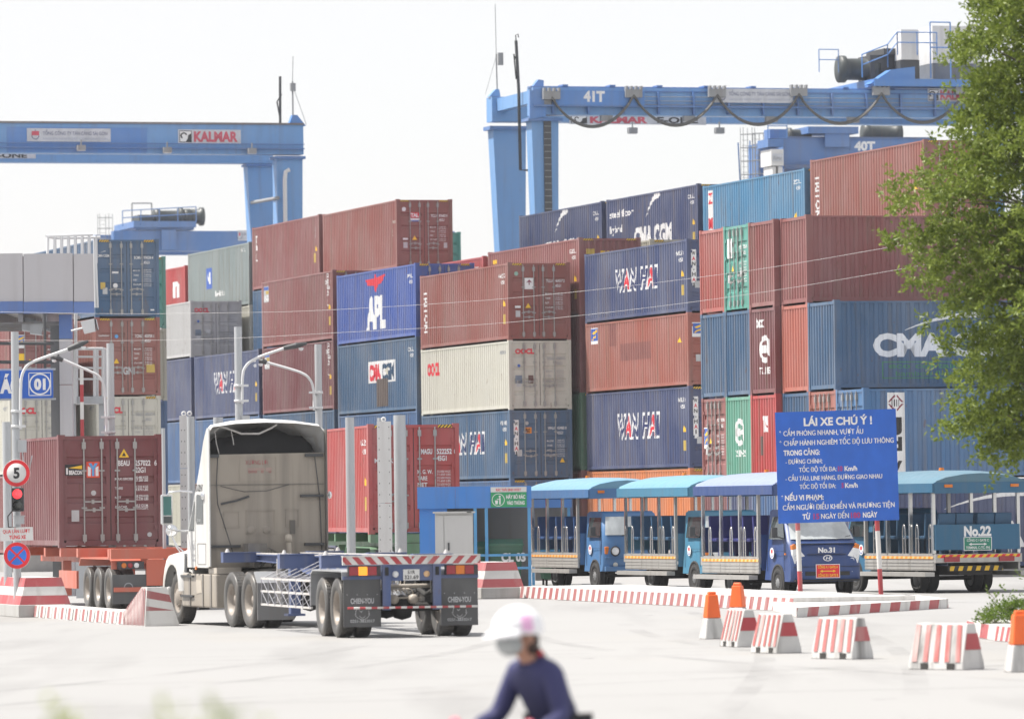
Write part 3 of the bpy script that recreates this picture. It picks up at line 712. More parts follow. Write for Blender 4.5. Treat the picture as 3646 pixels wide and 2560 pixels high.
def r_jday(b):
    p = b.side('lo'); p.rect('white', 0.72, 1.24, 0.06, b.H - 0.14)
    u, v, r = 0.98, b.H - 0.44, 0.24
    for k in range(4):
        a, c = PI / 2 * k, PI / 2 * (k + 1)
        p.poly('maroonink', [(u + rr * math.cos(t), v + rr * math.sin(t)) for rr, t in ((r, a + .12), (r, c - .12), (r * .76, c - .12), (r * .76, a + .12))], .003)
    for k in range(4): p.rect('black', u - .12 + .065 * k, u - .095 + .065 * k, v - .10, v + .10, .003)
    for i, ch in enumerate('Jday' if False else ('J', 'd', 'y')): p.text('black', ch, 0.98, b.H - 1.22 - i * 0.56, 0.36, 0.36, .05, 'c', lift=.003)
    q = b.marks('JDAU', '204411 0', '42G1')
def r_cma(b): p = b.side('lo'); p.text('white', 'CMA CGM', 2.4, b.H * .25, 0.66, 5.1, 0.055); swoosh(p, 'white', 2.4, b.H * .66, 2.6, 0.5)
RL0 = ['%s container at the foot of its stack under the %s' % q for q in (('maroon', 'maroon doors with flag sticker'), ('navy', 'pale green T.S. LINES end'), ('blue', 'red TS end'), ('navy', 'plain blue end'), ('maroon', 'salmon doors'))]
RC = [['wine', 'navy', 'mid_blue', 'navy', 'maroon', 'navy'], ['maroon', 'jade', 'red', 'cma_blue', 'salmon', 'bright_blue'],
      ['cma_blue', 'cma_blue', 'wine', 'coral', 'cma_blue'], ['brown_red', 'teal', 'maroon', 'wine']]
for c in range(5): rbox(c, 0, RC[0][c], RL0[c], False)
rbox(5, 0, 'navy', 'navy CMA CGM container at ground level seen through the open minibus', False, r_cma)
rbox(0, 1, 'maroon', 'dull maroon container with doors and flag sticker beside the green T.S. LINES end', True, r_f)
rbox(1, 1, 'jade', 'pale green container end with striped ball logo and T.S. LINES lettering', False, r_ts)
rbox(2, 1, 'red', 'bright red container end with TS letters right of the green one', False, r_tsred)
rbox(3, 1, 'cma_blue', 'blue container end between the red TS one and the salmon doors', False)
rbox(4, 1, 'salmon', 'salmon container with doors just above the blue notice board', True, d_plain)
rbox(5, 1, 'bright_blue', 'blue Jday container with white upright name strip on its long side', True, r_jday)
rbox(0, 2, 'cma_blue', 'blue container end at the outer edge of the crosswise block, third layer', False)
rbox(1, 2, 'cma_blue', 'blue container end between another blue end and the tex maroon one', False)
rbox(2, 2, 'wine', 'maroon container end lettered tex with striped ball logo', False, r_tstex)
rbox(3, 2, 'coral', 'faded coral container end between the tex maroon and blue ones', False)
rbox(4, 2, 'cma_blue', 'blue CMA CGM container with green eco container lettering on its long side', False, r_eco)
rbox(0, 3, 'tile_red', 'plain red container end at the top outer corner of the crosswise block', False)
rbox(1, 3, 'teal', 'teal container with doors in the top layer of the crosswise block', True, r_green)
rbox(2, 3, 'maroon', 'maroon container end between the teal doors and the long maroon side', False)
rbox(3, 3, 'maroon', 'maroon container showing its long plain side at the top of the crosswise block', False)

# concrete pads the stacks stand on
sm = B()
for p, rz, base in SLABS:
    sm.M = Matrix.Translation((p.x, p.y, 0)) @ Matrix.Rotation(rz, 4, 'Z'); sm.box(-0.15, L40 + 0.15, -0.12, W_ + 0.12, 0, base - 0.002)
sm.M = Matrix.Identity(4)
tag(sm.build('yard_slab', plain('yard_concrete', (0.30, 0.29, 0.28), 0.9)), kind='structure')
# ================================================================ gantry cranes
M_CR = weathered('crane_blue', (0.145, 0.31, 0.58), dirt_amt=0.18, rust=0.15, fade=0.2)
M_CRD = weathered('crane_blue_dark', (0.075, 0.18, 0.42), dirt_amt=0.2, rust=0.15)
M_CRP = weathered('crane_panel_blue', (0.075, 0.22, 0.54), dirt_amt=0.12, rust=0.1)
M_STEEL = weathered('grey_steel', (0.26, 0.27, 0.28), dirt_amt=0.3, rust=0.2)
M_DARKST = plain('dark_steel', (0.055, 0.058, 0.062), 0.6)
M_WHITEP = weathered('white_panel', (0.66, 0.66, 0.65), dirt_amt=0.15, rust=0.08)
M_RUBBER = plain('black_rubber', (0.022, 0.022, 0.022), 0.85)
M_CABLE = plain('grey_cable', (0.10, 0.10, 0.095), 0.7)
M_GLASSW = plain('lamp_glass', (0.62, 0.64, 0.66), 0.2)
ink('boardgrey', (0.42, 0.44, 0.50)); ink('boardtext', (0.10, 0.12, 0.22)); ink('kalmar', (0.52, 0.08, 0.12)); ink('boardtext2', (0.30, 0.34, 0.44))
CRM = Matrix((( Bv.x, A.x, 0, 0), (Bv.y, A.y, 0, 0), (0, 0, 1, 0), (0, 0, 0, 1)))
class Crane:
    def __init__(s, label, dx, dy, depth):
        p = at(dx, dy, depth); s.O = Vector((p.x, p.y, 0))
        s.t = thing('gantry_crane', label, 'crane', s.O, YAW)
    def sz(s, dx, dy, a=0.0):
        r = ray(dx, dy); C = Vector((0, 0, CAMH)); q = s.O + A * a
        k = (q - C).dot(A) / r.dot(A); P = C + r * k
        return (P - s.O).dot(Bv), P.z
    def rect(s, mb, x0, y0, x1, y1, a0, a1, ref=None):
        ref = a0 if ref is None else ref
        p, q = s.sz(x0, y0, ref), s.sz(x1, y1, ref)
        mb.box(p[0], q[0], a0, a1, q[1], p[1]); return mb
    def board(s, x0, y0, x1, y1, a, fn, mats=None):
        p, q = s.sz(x0, y0, a), s.sz(x1, y1, a); w, h = q[0] - p[0], p[1] - q[1]
        P = Print((p[0], a - 0.03, q[1]), (1, 0, 0), (0, -1, 0)); fn(P, w, h); P.build(s.t, INK)
        m = B(); m.box(p[0], q[0], a - 0.03, a - 0.004, q[1], p[1]); return m
def newport(P, w, h):
    P.text('boardtext', 'TỔNG CÔNG TY TÂN CẢNG SÀI GÒN', w * .19, h * .50, h * .26, w * .77, .01)
    P.text('boardtext2', 'SAIGON NEWPORT CORPORATION', w * .19, h * .16, h * .15, w * .77, .005)
    P.ring('boardtext', w * .10, h * .45, h * .24, h * .30, PI, 2 * PI, 12, .002); P.rect('kalmar', w * .055, w * .145, h * .46, h * .78, .002)
    P.poly('boardtext', [(w*.09, h*.80), (w*.11, h*.80), (w*.10, h*.92)], .002)
def kalmar(P, w, h):
    P.rect('black', w * .02, w * .215, h * .08, h * .92, .001); P.rect('white', w * .03, w * .205, h * .13, h * .87, .002)
    P.ring('black', w * .09, h * .55, h * .14, h * .24, .3, 4.2, 14, .004, sx=1.1); P.poly('black', [(w*.12, h*.13), (w*.205, h*.13), (w*.205, h*.72), (w*.16, h*.6), (w*.15, h*.35)], .004)
    P.text('kalmar', 'KALMAR', w * .25, h * .16, h * .68, w * .70, .05)
def rail(mb, pts, h=1.1, r=0.022, mid=True):
    """handrail along points: posts, top and mid rails"""
    pts = [Vector(p) for p in pts]
    for i in range(len(pts) - 1):
        p, q = pts[i], pts[i + 1]; n = max(1, round((q - p).length / 1.2))
        for k in range(n + 1):
            b = p.lerp(q, k / n); mb.tube(b, b + Vector((0, 0, h)), r, 5)
        for z in ((h, h * .55) if mid else (h,)): mb.tube(p + Vector((0, 0, z)), q + Vector((0, 0, z)), r, 5)
def ladder_cage(mb, x, y, z0, z1, r=0.36):
    for z in [z0 + k * 0.75 for k in range(int((z1 - z0) / 0.75) + 1)]:
        mb.pipe([(x + r * math.cos(a), y + r * math.sin(a), z) for a in [2 * PI * k / 10 for k in range(10)]], 0.02, 4, True)
    for k in range(5): a = 2 * PI * k / 5; mb.tube((x + r * math.cos(a), y + r * math.sin(a), z0), (x + r * math.cos(a), y + r * math.sin(a), z1), 0.02, 4)
    for k in range(int((z1 - z0) / 0.3)): mb.tube((x - .2, y + r, z0 + .3 * k), (x + .2, y + r, z0 + .3 * k), 0.014, 4)
def floodlight(t, p, sc=1.0):
    m = B(); m.box(p[0] - .22*sc, p[0] + .22*sc, p[1] - .15*sc, p[1] + .15*sc, p[2] - .16*sc, p[2] + .12*sc); m.tube((p[0], p[1], p[2] + .1*sc), (p[0], p[1], p[2] + .4*sc), .04*sc, 6)
    o = m.build('floodlight', M_STEEL, t)
    g = B(); g.box(p[0] - .19*sc, p[0] + .19*sc, p[1] - .13*sc, p[1] + .13*sc, p[2] - .19*sc, p[2] - .165*sc); g.build('lamp_glass', M_GLASSW, o)
def undercarriage(c, s_l, s_r, a0, a1):
    """sill beams and rubber-tyred wheels on the ground"""
    for s0 in (s_l, s_r):
        m = B(); m.box(s0 - .45, s0 + .45, a0 - 1.2, a1 + 1.2, 1.5, 2.3); m.build('sill_beam', M_CR, c.t)
        for a in (a0 - .4, a1 + .4):
            w2 = B(); w2.lathe([(0, -.28), (.70, -.28), (.78, -.2), (.78, .2), (.70, .28), (0, .28)], (s0, a, .78), (1, 0, 0), 18); w2.build('tyre', M_RUBBER, c.t)
def machine_drum(mb, x, y, z, r, l): mb.lathe([(0, 0), (r, 0), (r, l*.15), (r*.8, l*.18), (r*.8, l*.82), (r, l*.85), (r, l), (0, l)], (x, y, z), (1, 0, 0), 18)

# ---------------- crane 41T over the middle of the yard
c = Crane('blue gantry crane numbered 41T with hanging festoon cables', 1190, 195, 271)
G = 6.3                                                    # distance between the two girders
zt = c.sz(1190, 196)[1]; zb = c.sz(1240, 258)[1]; sR = c.sz(1190, 200)[0] + 26.5
m = B(); m.box(0.1, sR, 0, 0.95, zb, zt); m.build('main_girder', M_CR, c.t)
m = B(); m.box(0.1, sR, -0.28, 0.0, zb + .38, zb + .46); m.box(.1, sR, -.06, 0, zt - .2, zt - .14)
for k in range(15): s0 = 1.0 + k * 1.75; m.box(s0, s0 + .09, -.22, -.001, zb + .05, zt - .18)
m.build('girder_walkway', M_CRD, c.t)
m = B()
for z in (zt - .42, zt - .62, zt - .80): m.tube((4.5, -.17, z), (sR, -.17, z), .016, 5)
m.build('walkway_rail', M_STEEL, c.t)
m = B(); m.box(.05, sR, .2, .75, zt + .001, zt + .07)
for k in range(12): s0 = 1.6 + k * 2.35; m.box(s0, s0 + .28, .1, .85, zt + .071, zt + .15)
m.build('trolley_track', M_CRD, c.t)
m = B(); f0 = c.sz(1105, 213, G); m.box(f0[0] - .05, sR, G, G + .95, zb + .1, zt); m.build('main_girder', M_CR, c.t)
def leg(x0, x1, yt, x2, x3, yb, a):
    p, q, r_, s_ = c.sz(x0, yt, a), c.sz(x1, yt, a), c.sz(x3, yb, a), c.sz(x2, yb, a)
    k = (p[1] - 2.2) / (p[1] - r_[1])
    bl, br = p[0] + (s_[0] - p[0]) * k, q[0] + (r_[0] - q[0]) * k
    if br - bl < .5: mid = (bl + br) / 2; bl, br = mid - .3, mid + .3
    m = B(); m.prism([(bl, 2.25), (br, 2.25), (q[0], p[1]), (p[0], p[1])], a + .05, a + .95, 'y'); return m.build('leg', M_CR, c.t), (bl + br) / 2
_, sl0 = leg(1192, 1253, 262, 1200, 1253, 470, 0); _, _x = leg(1106, 1180, 290, 1122, 1178, 560, G)
for a in (0.05, G):                                        # right-hand legs, outside the picture
    m = B(); m.prism([(sR - 1.1, 2.25), (sR - .4, 2.25), (sR - .1, zb), (sR - 1.4, zb)], a, a + .9, 'y'); m.build('leg', M_CR, c.t)
undercarriage(c, sl0, sR - .75, 0, G)
m = B(); c.rect(m, 1097, 283, 1186, 292, G - .12, G + 1.05, G); m.build('leg_flange', M_CRD, c.t); m = B(); p = c.sz(1190, 268, 0); q = c.sz(1256, 262, 0); m.box(p[0] - .15, q[0] + .1, -.12, 1.05, p[1] - .08, p[1] + .06); m.build('leg_flange', M_CRD, c.t)
m = B(); m.prism([c.sz(1186, 205, 0), c.sz(1186, 268, 0), c.sz(1222, 262, 0), c.sz(1222, 196, 0)], -.14, -.01, 'y')
m.prism([c.sz(1193, 200, 0), c.sz(1222, 200, 0), c.sz(1222, 180, 0), c.sz(1210, 178, 0)], .2, .6, 'y'); m.build('end_bracket', M_CRP, c.t)
m = B(); m.prism([c.sz(1100, 216, G), c.sz(1125, 216, G), c.sz(1122, 200, G), c.sz(1114, 200, G)], G + .2, G + .6, 'y'); m.box(f0[0] + .2, f0[0] + .7, .95, G, zt - .7, zt - .1); m.build('end_beam', M_CR, c.t)
m = B(); c.rect(m, 1220, 205, 1237, 235, -.16, -.02); m.build('control_box', M_STEEL, c.t)
# ladder on the front leg
p = c.sz(1219, 270, 0); q = c.sz(1227, 470, 0); m = B(); m.box(p[0], p[0] + .36, -.02, .045, q[1] - 3, p[1])
m.build('leg_ladder_back', M_DARKST, c.t)
m = B()
for k in range(34): z = p[1] - .3 * k; m.box(p[0] + .01, p[0] + .35, -.05, -.021, z, z + .03)
m.build('ladder_rungs', M_STEEL, c.t)['kind'] = 'stuff'
tag(m and c.board(1246, 203, 1445, 239, -.235, lambda P, w, h: P.text('white', '41T', w * .31, h * .30, h * .64, w * .24, .05)).build('number_panel', M_CRP, c.t))
c.board(1600, 199, 1778, 232, -.235, newport).build('name_board', plain('board_pale', (0.50, 0.52, 0.56), .5), c.t)
def e_one(P, w, h): kalmar(P, w * .60, h); P.text('black', 'E-ONE', w * .64, h * .2, h * .6, w * .30, .04)
c.board(1276, 258, 1583, 281, G, e_one).build('maker_board', MATS['board_pale'], c.t)
c.board(2080, 199, 2190, 229, 0, kalmar).build('maker_board', MATS['board_pale'], c.t)
for x, y in ((1418, 290), (1613, 290)): q = c.sz(x, y, G - .4); floodlight(c.t, (q[0], G - .4, q[1] - .05), 1.0)
# festoon: trolleys and drooping cables
xs = [(1236, 213), (1420, 209), (1607, 208), (1790, 206), (1975, 204), (2160, 202)]
for i, (x, y) in enumerate(xs):
    q = c.sz(x, y, -.3); m = B(); m.box(q[0] - .42, q[0] + .42, -.42, -.2, q[1] - .22, q[1] + .16)
    for k in range(4): m.box(q[0] - .40 + .24 * k, q[0] - .30 + .24 * k, -.46, -.16, q[1] + .161, q[1] + .32)
    m.build('cable_trolley', M_STEEL, c.t)
    if i < len(xs) - 1:
        r_ = c.sz(*xs[i + 1], -.3); m = B()
        for off in (0, .07):
            pts = []
            for k in range(17):
                t = k / 16; d = 1 - (2 * t - 1) ** 2; pts.append((q[0] + (r_[0] - q[0]) * t, -.32 - off, q[1] - .1 + (r_[1] - q[1]) * t - (1.42 + off) * d ** .85))
            m.pipe(pts, .055, 6)
        m.build('festoon_cable', M_CABLE, c.t)
        if i in (0, 1, 2, 3): mid = (q[0] + r_[0]) / 2 + .75; m = B(); m.box(mid - .28, mid + .28, -.2, .1, zb - .28, zb - .02); m.build('cable_clamp', M_STEEL, c.t)
# masts
m = B()
p = c.sz(1115, 212, G + .5); m.tube((p[0], G + .5, p[1]), (p[0] - .03, G + .5, c.sz(1115, 122, G + .5)[1]), .035, 6); m.tube((p[0] - .03, G + .5, c.sz(1115, 122, G)[1]), (p[0] - .05, G + .5, c.sz(1115, 8, G)[1]), .018, 5)
q = c.sz(1122, 133, G + .5); m.box(q[0] - .12, q[0] + .12, G + .4, G + .6, q[1] - .3, q[1] + .3); m.tube((p[0] - .6, G + .5, p[1]), (p[0] - .03, G + .5, c.sz(1115, 125, G)[1]), .012, 4)
m.build('antenna_mast', M_STEEL, c.t)
m = B(); p0, p1, p2, p3 = c.sz(1157, 92, 2), c.sz(1163, 200, 2), c.sz(1167, 382, 2), c.sz(1190, 382, 2)
m.pipe([(p0[0], 2, p0[1]), (p1[0], 2, p1[1]), (p2[0], 2, p2[1]), (p3[0], 2, p3[1])], .075, 6); e = c.sz(1152, 122, 2); m.pipe([(p0[0] + .02, 2, p0[1] - 1), (e[0], 2, e[1]), (e[0] + .1, 2, e[1] - 1.2), (p1[0] - .05, 2, p1[1] + .8)], .035, 5)
m.pipe([(p0[0], 2, p0[1]), (p0[0] - .02, 2, p0[1] + .25), (p0[0] + .1, 2, p0[1] + .32), (p0[0] + .13, 2, p0[1] + .15)], .03, 5); m.build('cable_hoist', M_DARKST, c.t)
# trolley with hoist machinery on top of the girders
T = [c.sz(x, 186, 1.0)[0] for x in (1880, 1935, 1975, 2040, 2085, 2165)]; z1 = zt + .16
m = B(); m.box(T[1], T[5] + 1.5, -.6, G + 1.2, z1, z1 + .35); m.prism([(T[1] - .2, z1 + .1), (T[2] + 1.2, z1 + .1), (T[2] + 1.2, z1 + .95), (T[2], z1 + .8)], -.5, .3, 'y'); m.build('trolley_frame', M_CRP, c.t)
m = B(); machine_drum(m, T[0] + .2, 1.5, z1 + .95, .66, T[1] - T[0] + .7); m.build('hoist_drum', weathered('drum_grey', (0.050, 0.060, 0.062), fade=0, dirt_amt=.2), c.t)
m = B(); m.box(T[0] + 1.6, T[3] - .2, .9, 2.6, z1 + .36, z1 + 1.6); m.box(T[2], T[2] + 1.3, .5, 3, z1 + 1.61, z1 + 1.9); m.build('hoist_motor', M_DARKST, c.t)
m = B(); m.box(T[3] - .9, T[3] + .0, -.3, .6, z1 + 1.3, z1 + 2.75); m.build('electric_cabinet', M_WHITEP, c.t)
m = B(); m.box(T[3] - .94, T[3] + .04, -.25, .55, z1 + .36, z1 + 1.29); m.build('cabinet_stand', M_DARKST, c.t)
m = B(); m.box(T[4] - .1, T[5] + .6, .3, 4, z1 + 1.2, z1 + 3.0); m.build('machine_house', M_WHITEP, c.t)
m = B(); m.box(T[4] - .1, T[5] + .6, .3, 4, z1 + .36, z1 + 1.19); m.build('machine_house_base', weathered('slate_grey_paint', (0.12, 0.14, 0.17)), c.t)
m = B(); rail(m, [(T[1] - .6, -.55, z1 + .4), (T[2] - .2, -.55, z1 + .9), (T[2] + .3, -.55, z1 + 1.5), (T[4] - .2, -.55, z1 + 1.5)], 1.1, .03); rail(m, [(T[3] + .5, -.55, z1 + .4), (T[4] + .5, -.55, z1 + .4)], 2.7, .035, True); rail(m, [(T[0] - .8, 1.5, z1 + .8), (T[0] + .2, 1.5, z1 + .8)], 1.1, .025)
m.build('handrail', M_CRP, c.t)
m = B(); 
for x in (2080, 2143): p = c.sz(x, 130, 2); q = c.sz(x, 68, 2); m.tube((p[0], 2, p[1] - 1), (p[0], 2, q[1]), .04, 6); m.box(p[0] - .05, p[0] + .3, 1.9, 2.1, q[1] - .12, q[1] + .1)
p, q = c.sz(2080, 76, 2), c.sz(2143, 76, 2); m.tube((p[0], 2, p[1]), (q[0], 2, p[1]), .03, 5); m.build('light_frame', M_STEEL, c.t)

# ---------------- crane with KALMAR board over the left part of the yard
c = Crane('light blue gantry crane with KALMAR board, its beam reaching over the left stacks', 680, 280, 290)
G = 5.6; zt = c.sz(672, 281)[1]; zb = c.sz(672, 347)[1]; sL = -27.0
m = B(); m.box(sL, 0, 0, .95, zb, zt); m.build('main_girder', M_CR, c.t)
m = B(); m.box(sL, .02, -.06, 1.0, zt + .001, zt + .10); m.build('girder_cap', weathered('rusty_cap', (0.16, 0.15, 0.16), rust=.6), c.t)
m = B(); m.box(sL, 0, -.22, -.001, zb + .25, zb + .31); m.tube((sL, -.18, zb + .5), (0, -.18, zb + .5), .03, 6); m.build('girder_walkway', M_CRD, c.t)
m = B(); g0 = c.sz(612, 350, G); m.box(sL, g0[0] + .0, G, G + .95, c.sz(400, 366, G)[1], zt); m.build('main_girder', M_CR, c.t)
_, s0 = leg(621, 679, 350, 623, 679, 495, 0); _, _ = leg(555, 612, 366, 562, 613, 500, G)
for a in (0.05, G):
    m = B(); m.prism([(sL + .4, 2.25), (sL + 1.1, 2.25), (sL + 1.4, zb), (sL + .1, zb)], a, a + .9, 'y'); m.build('leg', M_CR, c.t)
undercarriage(c, s0, sL + .75, 0, G)
m = B(); p = c.sz(610, 368, G); q = c.sz(555, 368, G); m.box(q[0] - .08, p[0] + .12, G - .1, G + 1.05, p[1] - .12, p[1] - .01); m.build('leg_flange', M_CRD, c.t); m = B(); p = c.sz(682, 351, 0); m.box(p[0] - 1.55, p[0] + .05, -.1, 1.05, p[1] - .14, p[1] - .001); m.build('leg_flange', M_CRD, c.t)
m = B(); p = c.sz(564, 455, G); q = c.sz(620, 445, .2); m.tube((p[0], G - .1, p[1]), (q[0], -.1, q[1]), .10, 6); m.build('leg_brace', M_STEEL, c.t)
m = B(); p = c.sz(638, 390, -.2); m.pipe([(p[0] + .25, -.25, p[1] + .2), (p[0] + .05, -.25, p[1] + .1), (p[0], -.25, p[1] - .3), (p[0], -.25, p[1] - 6)], .11, 7); m.build('exhaust_pipe', M_WHITEP, c.t)
m = B(); c.rect(m, 15, 285, 330, 343, -.012, -.002); m.build('repainted_panel', M_CRP, c.t)
c.board(60, 288, 248, 319, -.014, newport).build('name_board', MATS['board_pale'], c.t)
c.board(399, 291, 540, 323, 0, kalmar).build('maker_board', MATS['board_pale'], c.t)
c.board(-60, 342, 80, 356, G, lambda P, w, h: P.text('black', 'E-ONE', w * .30, h * .12, h * .76, w * .56, .04)).build('maker_board', MATS['board_pale'], c.t)
for x, y in ((182, 331), (375, 336), (565, 338)): q = c.sz(x, y, -.4); floodlight(c.t, (q[0], -.4, q[1]), .95)
m = B(); p, q = c.sz(628, 282, 3), c.sz(628, 172, 3); m.tube((p[0], 3, p[1] - .5), (q[0], 3, q[1]), .07, 6); m.pipe([(p[0] + .1, 3, p[1] - .2), (p[0] - .15, 3, p[1] + 1.2), (p[0] + .1, 3, p[1] + 1.6)], .04, 5); m.build('cable_hoist', M_DARKST, c.t)
m = B(); p, q = c.sz(657, 280, 1), c.sz(657, 127, 1); m.tube((p[0], 1, p[1] - .3), (p[0], 1, p[1] + 2.2), .045, 6); m.tube((p[0], 1, p[1] + 2.2), (q[0], 1, q[1]), .02, 5); m.box(p[0] - .12, p[0] + .14, .9, 1.1, p[1] + 1.7, p[1] + 2.1); m.tube((p[0] + .7, 1, p[1]), (p[0], 1, p[1] + 2.0), .014, 4); m.build('antenna_mast', M_STEEL, c.t)
m = B(); p = c.sz(655, 283, .3); m.prism([(p[0] - .2, p[1]), (p[0] + .7, p[1]), (p[0] + .25, p[1] + .55), (p[0], p[1] + .55)], .2, .6, 'y'); m.build('end_bracket', M_CRP, c.t)

# ---------------- crane 40T, farther off
c = Crane('blue gantry crane numbered 40T with white operator cabin, behind crane 41T', 1760, 312, 318)
G = 6; zt = c.sz(1800, 310)[1]; zb = c.sz(1800, 392)[1]
sR = c.sz(2095, 310)[0]; s1 = c.sz(1757, 330)[0]
m = B(); m.box(s1, sR, 0, .9, zb + .55, zt); m.build('main_girder', M_CRD, c.t)
m = B(); m.box(s1, sR, -.25, -.001, zb + .35, zb + .54); m.box(s1, sR, 0, .9, zb - .35, zb + .33); m.box(s1, sR, -.06, 1, zt + .001, zt + .08); m.build('girder_flange', weathered('crane_blue_dull', (0.07, 0.13, 0.28)), c.t)
m = B(); p = c.sz(1690, 372, G); m.box(p[0], sR, G, G + .9, zb, zt); m.build('main_girder', M_CRD, c.t)
for sx, a in ((s1 + .2, 0), (p[0] + .2, G), (sR - 1.2, 0), (sR - 1.2, G)):
    m = B(); m.prism([(sx + .2, 2.25), (sx + .8, 2.25), (sx + 1.1, zb - .36), (sx, zb - .36)], a + .04, a + .86, 'y'); m.build('leg', M_CRD, c.t)
undercarriage(c, s1 + .7, sR - .7, 0, G)
c.board(1905, 316, 1972, 340, 0, lambda P, w, h: P.text('white', '40T', w * .15, h * .1, h * .8, w * .7, .05)).build('number_panel', M_CRD, c.t)
m = B(); p, q = c.sz(1676, 287, 3), c.sz(1676, 402, 3); ladder_cage(m, p[0], 3, q[1] - 2, p[1], .42); p2 = c.sz(1692, 300, 3); ladder_cage(m, p2[0], 2.2, q[1] - 2, p2[1], .38); m.build('caged_ladder', M_STEEL, c.t)
m = B(); c.rect(m, 1700, 322, 1728, 420, 3, 4.2); m.build('electrical_house', M_CRD, c.t)
m = B(); p = c.sz(1655, 320, 3); m.pipe([(p[0], 3, p[1]), (p[0] + .1, 3, p[1] - 2.5), (p[0] + .7, 3, p[1] - 2.6), (p[0] + .7, 3, p[1] + .1)], .04, 5); m.build('landing_rail', M_CRD, c.t)
m = B(); c.rect(m, 1729, 335, 1757, 372, -1.6, .2); m.build('operator_cabin', M_WHITEP, c.t)
m = B(); c.rect(m, 1732, 374, 1740, 410, -1.5, 0); c.rect(m, 1745, 374, 1755, 410, -1.5, 0); m.build('cabin_frame', M_WHITEP, c.t)
c.board(1732, 345, 1755, 362, -1.62, lambda P, w, h: P.text('grey', 'Kalmar', w * .08, h * .2, h * .5, w * .84, .03)).build('maker_board', MATS['board_pale'], c.t)
m = B(); c.rect(m, 1722, 312, 1757, 330, -1.5, .3); c.rect(m, 1726, 290, 1765, 311, -.8, .2); c.rect(m, 1812, 284, 1925, 300, -.5, 2); c.rect(m, 1850, 300, 1905, 330, -.4, -.26); m.build('trolley_frame', M_CRD, c.t)
m = B(); p = c.sz(1935, 300, 1); machine_drum(m, p[0], 1, p[1], .55, 2.2); m.build('hoist_drum', MATS['drum_grey'], c.t); m = B(); p = c.sz(1765, 305, 1); machine_drum(m, p[0], 1, p[1], .45, 1.3); m.build('hoist_drum', MATS['drum_grey'], c.t)
m = B(); q0, q1 = c.sz(1722, 312, -1.4), c.sz(1765, 312, -1.4); rail(m, [(q0[0], -1.4, q0[1]), (q1[0], -1.4, q1[1])], 1.3, .03); m.build('handrail', M_CRD, c.t)

# ---------------- crane far away on the left
c = Crane('far blue gantry crane with machinery on its trolley, seen past the slate grey container', 300, 516, 405)
G = 6; zt = c.sz(300, 518)[1]; zb = c.sz(300, 563)[1]; s0 = c.sz(255, 530)[0]; sR = s0 + 25
m = B(); m.box(s0, sR, 0, .9, zb, zt); m.build('main_girder', M_CRD, c.t); m = B(); m.box(s0, sR, G, G + .9, zb, zt); m.build('main_girder', M_CRD, c.t)
for sx in (s0 + .2, sR - 1.3):
    for a in (0, G):
        m = B(); m.prism([(sx + .2, 2.25), (sx + .8, 2.25), (sx + 1.1, zb), (sx, zb)], a + .04, a + .86, 'y'); m.build('leg', M_CRD, c.t)
undercarriage(c, s0 + .7, sR - .75, 0, G)
c.board(533, 517, 572, 540, 0, newport).build('name_board', MATS['board_pale'], c.t)
m = B(); c.rect(m, 300, 496, 440, 510, -.4, G); c.rect(m, 305, 510, 435, 516, 0, G); c.rect(m, 362, 516, 395, 560, -.35, -.2, -.3); m.build('trolley_frame', M_CRD, c.t)
m = B(); p = c.sz(345, 488, 1); machine_drum(m, p[0], 1, p[1], .62, 2.6); m.build('hoist_drum', MATS['drum_grey'], c.t); m = B(); p = c.sz(400, 486, 1); machine_drum(m, p[0], 1, p[1], .66, 1.8); c.rect(m, 312, 482, 345, 496, .5, 3); m.build('hoist_drum', MATS['drum_grey'], c.t)
m = B(); q0, q1 = c.sz(275, 508, -.4), c.sz(440, 496, -.4); rail(m, [(q0[0], -.4, q0[1]), (q1[0], -.4, q0[1] + .3)], 1.1, .035); m.build('handrail', M_CRD, c.t)
m = B(); p, q = c.sz(235, 480, 1), c.sz(235, 560, 1); ladder_cage(m, p[0], 1, q[1], p[1], .55); m.build('caged_ladder', M_STEEL, c.t)
m = B(); p, q, r_ = c.sz(296, 508, 2), c.sz(296, 456, 2), c.sz(340, 456, 2)
m.tube((p[0], 2, p[1]), (q[0], 2, q[1]), .05, 5); m.tube((q[0], 2, q[1]), (r_[0], 2, r_[1]), .05, 5); m.tube((r_[0], 2, r_[1]), (r_[0], 2, p[1]), .05, 5); m.build('light_frame', M_STEEL, c.t)
# ================================================================ gate: canopy, lane sign, poles, signs, islands
M_GALV = weathered('galvanised_post', (0.42, 0.44, 0.46), dirt_amt=0.22, rust=0.08, metal=0.25)
M_ARM = weathered('white_arm', (0.62, 0.63, 0.64), dirt_amt=0.12, rust=0.05)
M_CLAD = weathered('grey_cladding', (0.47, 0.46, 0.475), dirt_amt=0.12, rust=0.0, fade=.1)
M_FASC = weathered('blue_fascia', (0.09, 0.17, 0.42), dirt_amt=0.2, rust=0.05)
M_CONC = weathered('cast_concrete', (0.40, 0.395, 0.38), dirt_amt=0.35, rust=0.0)
M_KERBW = weathered('white_kerb_paint', (0.62, 0.61, 0.59), dirt_amt=0.35, rust=0.0)
ink('kred', (0.40, 0.045, 0.05)); ink('kwhite', (0.66, 0.65, 0.63)); ink('fadered', (0.34, 0.09, 0.09))
INK['kred'] = weathered('red_kerb_paint', (0.40, 0.040, 0.048), dirt=(0.42, 0.36, 0.33), dirt_amt=0.3, rust=0.1)
INK['fadered'] = weathered('worn_red_kerb_paint', (0.33, 0.10, 0.10), dirt=(0.45, 0.42, 0.40), dirt_amt=0.5, rust=0.1)
INK['kwhite'] = M_KERBW
